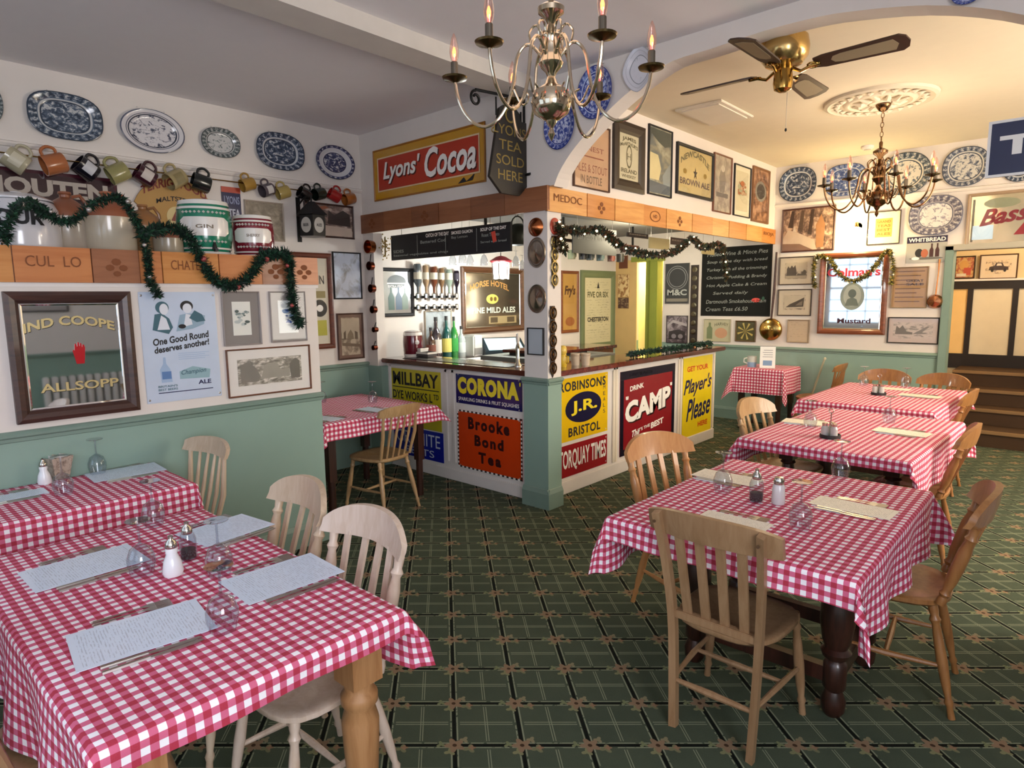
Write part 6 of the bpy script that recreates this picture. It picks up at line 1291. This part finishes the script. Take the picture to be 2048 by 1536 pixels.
def seat(o, wd, dp, wood_, z=.44, d_shape=True):
    pts = []
    n = 28
    for i in range(n):
        a = 2*PI*i/n; c, s = math.cos(a), math.sin(a); k = (abs(c)**3.2+abs(s)**3.2)**(-1/3.2)
        pts.append((wd/2*c*k*(1+.06*s*k), dp/2*s*k))
    m = MB(); lv = [(.93, z-.032), (1., z-.02), (1., z-.004), (.97, z), (.80, z-.006), (.5, z-.012), (0., z-.012)]
    for r, zz_ in lv:
        for x, y in pts: m.v.append((x*r, y*r, zz_+(.004*(1-abs(x)/(wd/2)) if r < .9 and y > 0 else 0)))
    for j in range(len(lv)-1):
        for i in range(n): m.f.append((j*n+i, j*n+(i+1) % n, (j+1)*n+(i+1) % n, (j+1)*n+i))
    m.f.append(tuple(range(n)))
    return m.build('seat', wood_, o, smooth=50)
def chair(style, label, x, y, rz, wd=W_PALE, sc=1.0, group='wooden dining chairs', zt=.88):
    o = empty('dining_chair', label, 'chair', (x, y, 0), rz, group); o.scale = (sc, sc, sc)
    if style == 'kitchen':
        seat(o, .40, .40, wd, .445)
        for s in (-1, 1):
            MB().tube([tuple(v) for v in bez([(s*.15, -.20, 0), (s*.158, -.195, .25), (s*.165, -.20, .46), (s*.178, -.235, .68), (s*.190, -.29, .875)], 3)], .0215, 4, flat=.8).build('back_post', wd, o)
            turned((s*.165, .165, .43), (s*.20, .20, 0), .016, .014).build('front_leg', wd, o, smooth=True)
            MB().tube([(s*.155, -.19, .20), (s*.172, 0, .205), (s*.185, .185, .20)], [.008, .012, .008], 8).build('side_stretcher', wd, o, smooth=True)
            MB().lathe([(.006, 0), (.006, .004), (0, .004)], 8, (s*.188, -.309, .845), ax=1).build('peg', M('#5a4028', .5), o)
        MB().tube([(-.155, -.195, .19), (0, -.195, .19), (.155, -.195, .19)], [.009, .014, .009], 8).build('rear_stretcher', wd, o, smooth=True)
        MB().tube([(-.18, .03, .205), (0, .03, .205), (.18, .03, .205)], [.008, .012, .008], 8).build('cross_stretcher', wd, o, smooth=True)
        crest(o, wd, .245, .79, .895, -.268, .045, .018, .022, .012)
        for i in range(4):
            u = (-1.5+i)*.072; MB().bar((u, -.185, .46), (u*1.08, -.262, .81), .034, .010, (0, 1, 0)).build('back_slat', wd, o)
        MB().box(-.16, .16, -.205, -.17, .445, .475).build('lower_rail', wd, o, bevel=.003)
    else:
        seat(o, .41, .40, wd, .445)
        for s in (-1, 1):
            turned((s*.15, .14, .42), (s*.20, .20, 0), .017, .013).build('front_leg', wd, o, smooth=True)
            turned((s*.14, -.14, .42), (s*.185, -.23, 0), .017, .013).build('rear_leg', wd, o, smooth=True)
            MB().tube([(s*.175, .175, .19), (s*.17, 0, .185), (s*.165, -.185, .19)], [.008, .013, .008], 8).build('side_stretcher', wd, o, smooth=True)
        MB().tube([(-.17, 0, .187), (0, 0, .187), (.17, 0, .187)], [.008, .013, .008], 8).build('cross_stretcher', wd, o, smooth=True)
        if style == 'lath':
            crest(o, wd, .235, zt-.118, zt, -.295, .070, .036, .024, .035)
            for s in (-1, 1): turned((s*.175, -.165, .44), (s*.195, -.255, zt-.12), .017, .018).build('back_post', wd, o, smooth=True)
            for i in range(4):
                u = (-1.5+i)*.085; MB().bar((u, -.18, .44), (u, -.295+.075*(u/.235)**2, zt-.11), .030, .011, (0, 1, 0)).build('back_slat', wd, o)
        else:
            crest(o, wd, .215, zt-.085, zt, -.27, .05, .01, .022, .02)
            for i in range(6):
                u = (-2.5+i)*.068; MB().tube([(u*.9, -.17, .44), (u, -.22, .62), (u*1.02, -.27+.05*(u/.215)**2, zt-.07)], [.008, .011, .007] if 0 < i < 5 else [.012, .015, .011], 8).build('spindle', wd, o, smooth=True)
    return o
chair('kitchen', 'brown slatted kitchen chair with its back to the camera at the front oak table', -.90, 2.23, 0, W_A, .97)
chair('lath', 'orange-brown chair on the bar side of the front oak table', -1.41, 2.90, -PI/2-.30, W_OR)
chair('lath', 'brown chair seen from behind at the right side of the front oak table', -.52, 2.92, PI/2+.10, W_BR)
chair('lath', 'brown chair at the right side of the middle table', -.74, 4.42, PI/2+.02, W_BR, zt=.86)
chair('lath', 'brown chair at the right side of the rear oak table', -.94, 6.15, PI/2, W_BR, zt=.85)
chair('lath', 'pale topped chair on the bar side of the middle table', -1.47, 4.42, -PI/2-.15, W_GR)
chair('lath', 'bleached chair at the pine foreground table, further from the camera', -2.29, .985, PI-.10, W_LT, zt=.90)
chair('lath', 'whitest bleached chair at the pine foreground table', -1.77, .965, PI+.02, W_PALE, .94, zt=.95)
chair('spindle', 'pale spindle-backed chair at the end of the table against the partition', -3.40, 1.13, PI+.10, W_LT, .98, zt=.90)
chair('spindle', 'pale spindle-backed chair at the recess table', -3.98, 2.87, PI/2+.12, W_GR, .97, zt=.86)
chair('spindle', 'brown chair tucked under the front of the pine foreground table', -1.98, .40, 0, W_A)
chair('lath', 'brown chair behind the far end of the rear oak table, left one', -1.50, 6.98, PI, W_BR, zt=.85)
chair('lath', 'brown chair behind the far end of the rear oak table, right one', -1.08, 7.02, PI-.3, W_BR, zt=.84)
chair('spindle', 'brown chair beside the little side table at the back wall', -2.28, 7.72, PI/2, W_BR, zt=.84)
# ------------------------------------------------------------ tableware
_wg = None
def wineglass(label, px_, py_, s=1., inv=True, loc=None):
    global _wg
    q = at(px_, py_, TZ) if loc is None else Vector(loc)
    if _wg is None:
        _wg = {}
        t = bpy.data.objects.new('tmp', None); COL.objects.link(t)
        _wg['bowl'] = MB().lathe([(.032, 0), (.0405, .035), (.0405, .055), (.030, .085), (.012, .098), (.005, .102)], 28, cap=False).build('bowl', GLASS, t, smooth=60).data
        _wg['stem'] = MB().lathe([(.005, .102), (.0036, .115), (.0036, .160), (.007, .170)], 12, cap=False).build('stem', GLASS, t, smooth=60).data
        _wg['foot'] = MB().lathe([(.007, .170), (.020, .1735), (.036, .1755), (.036, .1775), (0, .1780)], 28, cap=False).build('foot', GLASSF, t, smooth=60).data
        for c in kids(t): bpy.data.objects.remove(c)
        bpy.data.objects.remove(t)
    o = empty('wine_glass', label, 'wine glass', (q.x, q.y, TZ+.003), group='upturned wine glasses'); o.scale = (s, s, s)
    for k in ('bowl', 'stem', 'foot'): part(k, _wg[k], o)
    return o
for a in (('upturned wine glass between the salt and the whitest chair on the pine foreground table', 440, 1150), ('upturned wine glass nearest the camera on the pine foreground table', 447, 1262), ('upturned wine glass at the end of the furthest-left menu, beside the salt', 285, 1150),
          ('upturned wine glass at the far edge of the pine foreground table', 308, 1052), ('upturned wine glass on the left of the front oak table', 1445, 985), ('upturned wine glass at the far edge of the front oak table', 1680, 957), ('upturned wine glass right of the shakers on the front oak table', 1600, 1058),
          ('upturned wine glass at the far left of the middle oak table', 1620, 856), ('upturned wine glass in the centre of the middle oak table', 1778, 846), ('upturned wine glass at the far left of the rear oak table', 1727, 771), ('upturned wine glass at the far right of the rear oak table', 1811, 775),
          ('upturned wine glass at the back of the recess table', 746, 806), ('upturned wine glass at the left edge of the recess table', 644, 806), ('upturned wine glass behind the menu on the partition table', 196, 948), ('upturned wine glass in front of the pot on the partition table', 128, 990)):
    wineglass(*a)
SSC = M('#d8dcd8', .3)
def salt(label, x, y, s=1., glass=False, pep=False):
    q = at(x, y, TZ); o = empty('pepper_shaker' if pep else 'salt_shaker', label, 'shaker', (q.x, q.y, TZ+.002)); o.scale = (s, s, s)
    if not pep:
        MB().lathe([(0, 0), (.024, 0), (.027, .012), (.022, .040), (.014, .060), (.016, .072), (.013, .080)], 22, cap=False).build('white_body', M('#eceef2', .25, coat=.4), o, smooth=50)
    else:
        MB().lathe([(.022, 0), (.023, .004), (.023, .060), (.018, .075)], 22, cap=False).build('glass_body', GLASS, o, smooth=50); MB().lathe([(0, .004), (.020, .004), (.020, .030), (0, .030)], 18).build('peppercorns', M('#3a3230', .8), o)['kind'] = 'stuff'
    MB().lathe([(.014, .076), (.016, .082), (.013, .094), (.006, .102), (.007, .110), (0, .114)], 18).build('metal_cap', CHROME, o, smooth=50); return o
salt('white salt shaker with a metal cap in the middle of the pine foreground table', 347, 1150, 1.15); salt('glass pepper mill just behind the white salt shaker', 378, 1118, 1.15, pep=True)
salt('white salt shaker on the table against the partition', 90, 968, 1.1); salt('glass pepper shaker on the front oak table', 1512, 1003, 1.25, pep=True); q = at(1556, 1008, TZ); o = empty('salt_shaker', 'frosted salt shaker right of the pepper shaker on the front oak table', 'shaker', (q.x, q.y, TZ+.002))
MB().lathe([(0, 0), (.025, 0), (.027, .01), (.024, .075), (.019, .085)], 22, cap=False).build('frosted_body', M('#d8d4d4', .25, coat=.4), o, smooth=50); MB().lathe([(.020, .083), (.022, .10), (.016, .112), (0, .115)], 18).build('metal_cap', CHROME, o, smooth=50)
q = at(118, 957, TZ); o = empty('sauce_pot', 'pale patterned square pot holding sachets on the partition table', 'pot', (q.x, q.y, TZ+.002), .3); MB().add([(-.032, -.032, 0), (.032, -.032, 0), (.032, .032, 0), (-.032, .032, 0), (-.05, -.05, .11), (.05, -.05, .11), (.05, .05, .11), (-.05, .05, .11)], [(0, 1, 2, 3), (0, 1, 5, 4), (1, 2, 6, 5), (2, 3, 7, 6), (3, 0, 4, 7)]).build('pot', print_mat('#b8a898', '#7a6a5c', '#98887a', 6, .42, 91.), o)
for i in range(5): MB().box(-.04, .03, -.03+i*.014, -.027+i*.014, .04, .118+.004*(i % 2)).build('sachet', M(('#d8d4cc', '#c9b8a0', '#e0d8c8')[i % 3], .6), o)
for lb, x, y in (('condiment caddy with glass jars on the middle oak table', 1660, 876), ('condiment caddy with glass jars on the rear oak table', 1757, 790)):
    q = at(x, y, TZ); o = empty('condiment_caddy', lb, 'caddy', (q.x, q.y, TZ+.002)); MB().lathe([(0, 0), (.058, 0), (.058, .022), (.052, .022), (.052, .006), (0, .006)], 24, cap=False).build('base', INK, o); MB().tube([(0, 0, .006), (0, 0, .15)], .003).tube([(.014*math.cos(t), 0, .164+.014*math.sin(t)) for t in [k*PI/5 for k in range(10)]], .003, 5, True).build('handle', CHROME, o)
    for k, (dx, dy, c) in enumerate(((-.026, -.02, '#e2e0d8'), (.026, -.02, '#4a3a30'), (0, .030, '#b8b0a0'))):
        j = MB().lathe([(0, .007), (.019, .007), (.021, .02), (.021, .06), (.015, .075)], 16, cap=False).build('jar', M('#b8bcb8', .12, coat=.5), o, loc=(dx, dy, 0)); MB().lathe([(.016, .074), (.017, .09), (0, .094)], 14).build('jar_lid', CHROME, j)
# menus and cutlery
MENU = lines_mat('#dde9fa', '#8a90a0', 44, 2., False, .50, 5., .5); MENUR = lines_mat('#f2ecdc', '#8a8474', 44, 2., False, .50, 5., 0.)  # same paper twice; the left copy's blue is painted-in sky window reflection
def fork(label, x, y, a, z=.002):
    o = empty('fork', label, 'fork', (x, y, TZ+z), a, 'steel forks'); 
    if 'h' not in FK:
        FK['h'] = MB().add([(-.005, -.095, 0), (.005, -.095, 0), (.0025, .02, .004), (-.0025, .02, .004), (-.004, -.09, .003), (.004, -.09, .003)], [(0, 1, 2, 3), (4, 5, 2, 3), (0, 1, 5, 4)]).build('handle', STEEL, o).data
        m = MB().add([(-.0025, .02, .004), (.0025, .02, .004), (.012, .045, .003), (.012, .06, .002), (-.012, .06, .002), (-.012, .045, .003)], [(0, 1, 2, 3, 4, 5)])
        for k in range(4): u = -.0105+.007*k; m.box(u-.0016, u+.0016, .06, .098, .001, .003)
        FK['t'] = m.build('tines', STEEL, o).data
    else: part('handle', FK['h'], o); part('tines', FK['t'], o)
    return o
def knife(label, x, y, a, z=.002):
    o = empty('knife', label, 'knife', (x, y, TZ+z), a, 'steel knives')
    if 'k' not in FK:
        FK['k'] = MB().add([(-.006, -.11, 0), (.006, -.11, 0), (.005, -.01, 0), (-.005, -.01, 0), (-.005, -.11, .005), (.005, -.11, .005), (.004, -.01, .005), (-.004, -.01, .005)], [(0, 1, 2, 3), (4, 5, 6, 7), (0, 1, 5, 4), (1, 2, 6, 5), (2, 3, 7, 6), (3, 0, 4, 7)]).build('handle', STEEL, o).data
        FK['b'] = MB().prism([(-.005, -.01), (.005, -.01), (.009, .03), (.009, .09), (.004, .112), (-.005, .105)], .001, .003).build('blade', STEEL, o).data
    else: part('handle', FK['k'], o); part('blade', FK['b'], o)
    return o
FK = {}
def menu(desc, pxs=None, c=None, L_=.30, W_=.115, ang=None, cut=True, both=True, lift=0.):
    if pxs:
        q = [at(x, y, TZ) for x, y in pxs]; cx = sum(v.x for v in q)/4; cy = sum(v.y for v in q)/4
        d = (q[1]+q[2]-q[0]-q[3])/2; e = (q[2]+q[3]-q[0]-q[1])/2; w_, l_ = e.length, d.length
    else: cx, cy = c; d = Vector((math.cos(ang), math.sin(ang), 0)); e = Vector((-d.y, d.x, 0)); w_, l_ = W_, L_
    if w_ > l_: d, e, w_, l_ = e, d, l_, w_
    if not both or pxs is None: w_ = W_; l_ = L_
    w_ = min(max(w_, .10), .22); l_ = min(max(l_, .22), .34); d = d.normalized(); a = math.atan2(d.y, d.x)-PI/2
    o = empty('paper_menu', 'long printed menu card '+desc, 'menu', (cx, cy, TZ+.0035), a, 'printed menu cards')
    MB().box(-w_/2, w_/2, -l_/2, l_/2, 0, .0012).build('card', MENU if cx < -1.6 else MENUR, o)
    if cut:
        n = Vector((math.cos(a), math.sin(a)))
        for s, f, nm in ((-1, fork, 'fork'), (1, knife, 'knife')):
            for k in (0, 1):
                off = s*(w_/2+.016+.022*k); f('%s %s beside the menu %s' % (('inner', 'outer')[k], nm, desc), cx+n.x*off+d.x*.0, cy+n.y*off+d.y*.0, a+.05*(k-.5))
    return o
menu('below the red hand mirror on the pine table', [(40, 1144), (257, 1080), (300, 1133), (65, 1194)])
menu('closest to the camera on the pine table', [(125, 1272), (392, 1199), (435, 1259), (159, 1353)])
menu('by the whitest chair on the pine table', [(442, 1165), (615, 1104), (697, 1150), (492, 1215)])
menu('at the partition corner of the pine table', [(365, 1068), (482, 1027), (552, 1053), (398, 1100)])
menu('beside the spindle chair on the partition table', [(172, 950), (305, 926), (338, 941), (185, 967)])
menu('cut by the photo edge on the partition table', c=(-3.51, .52), ang=PI/2)
menu('on the bar side of the front oak table', [(1369, 956), (1420, 934), (1530, 953), (1505, 985)], both=False, W_=.15)
menu('on the doorway side of the front oak table', [(1622, 1007), (1628, 992), (1795, 1018), (1792, 1052)], both=False, W_=.14)
menu('behind the slatted chair on the front oak table', c=(-.95, 2.30), ang=.0, L_=.26)
menu('on the bar side of the middle oak table', c=(-1.38, 4.47), ang=0.1, L_=.28, W_=.15)
menu('on the doorway side of the middle oak table', c=(-.82, 4.50), ang=-.1, L_=.30, W_=.15)
menu('on the doorway side of the rear oak table', c=(-1.02, 6.22), ang=-.1, L_=.30, W_=.15)
menu('beyond the caddy on the rear oak table', c=(-1.28, 6.55), ang=0., L_=.26, W_=.15, cut=False)
menu('at the partition end of the recess table', c=(-4.08, 2.48), ang=.2, L_=.26, W_=.13)
menu('behind the chair on the recess table', c=(-4.12, 2.92), ang=.1, L_=.26, W_=.13)
# side table things
q = at(1512, 732, TZ); o = empty('blue_striped_mug', 'white mug with a blue lower half on the little side table', 'mug', (-3.0, 7.62, TZ+.002), .6)
MB().lathe([(0, 0), (.05, 0), (.055, .06)], 22, cap=False).build('blue_base', M('#8fb0d0', .3, coat=.4), o, smooth=50); MB().lathe([(.055, .06), (.055, .13), (.051, .13), (.050, .01), (0, .01)], 22, cap=False).build('white_body', M('#c9ccc4', .3, coat=.4), o, smooth=50); MB().tube([(-.052, 0, .11), (-.09, 0, .10), (-.095, 0, .06), (-.053, 0, .04)], .009, 7).build('handle', M('#c9ccc4', .3), o, smooth=True)
o = empty('table_sign', 'small white notice leaning in a dark stand on the little side table', 'notice', (-2.80, 7.58, TZ+.002), .35); m = MB(); MB().box(-.085, .085, -.01, .0, 0, .26).build('stand_back', BLACK, o); MB().box(-.085, .085, -.013, -.0105, .0, .255).build('card', M('#f0f0ee', .6), o); MB().box(-.05, .05, -.0145, -.013, .03, .09).build('blue_picture', M('#7f9cc0', .6), o)
for k in range(4): MB().box(-.055+.01*(k % 2), .055, -.0145, -.013, .13+.026*k, .136+.026*k).build('printed_line', M('#8a8a90', .6), o)
for e_ in bpy.data.objects:
    if e_.name.startswith('table_sign'): e_.rotation_euler = (math.radians(-8), 0, .35)
# an umbrella-like pole leaning beyond the side table
a_, b_ = P(1612, 745, 1, 7.9), P(1650, 716, 1, 7.9)
o = empty('leaning_pole', 'thin pale pole leaning behind the side table chair', 'pole', tuple(a_)); MB().tube([(0, 0, -.55), tuple((b_-a_)*1.0)], .012, 8).build('shaft', M('#a8a68a', .5), o); MB().lathe([(.013, -.02), (.016, 0), (0, .01)], 10, tuple(b_-a_)).build('tip', M('#c9c4a8', .5), o)
# things in the front room that only the mirrors can see
o = empty('radiator', 'white column radiator on the right-hand wall seen only in the mirror', 'radiator', (1.84, 2.4, 0))
for k in range(12): MB().box(-.04, .04, -.55+k*.09, -.55+k*.09+.06, .12, .72).build('column', WHITE, o, bevel=.01)
o = bpy.data.objects['radiator']
WALL['W'] = (0, 1.9)
o = empty('framed_picture', 'grey landscape in a thin dark frame on the right wall, seen in the partition mirror', 'picture', (1.898, 1.75, 1.75)); o.rotation_euler = Matrix(((0, 0, -1), (-1, 0, 0), (0, 1, 0))).to_euler()
frame_mesh(.9, .5, .02, .02, INK, o); sheet(.87, .47, .006, M('#b0a8a4', .6), o, 'mount'); sheet(.6, .26, .008, print_mat('#9a9490', '#5c5854', '#7d7874', 4, .5, 95.), o, 'print')
bpy.context.view_layer.update()
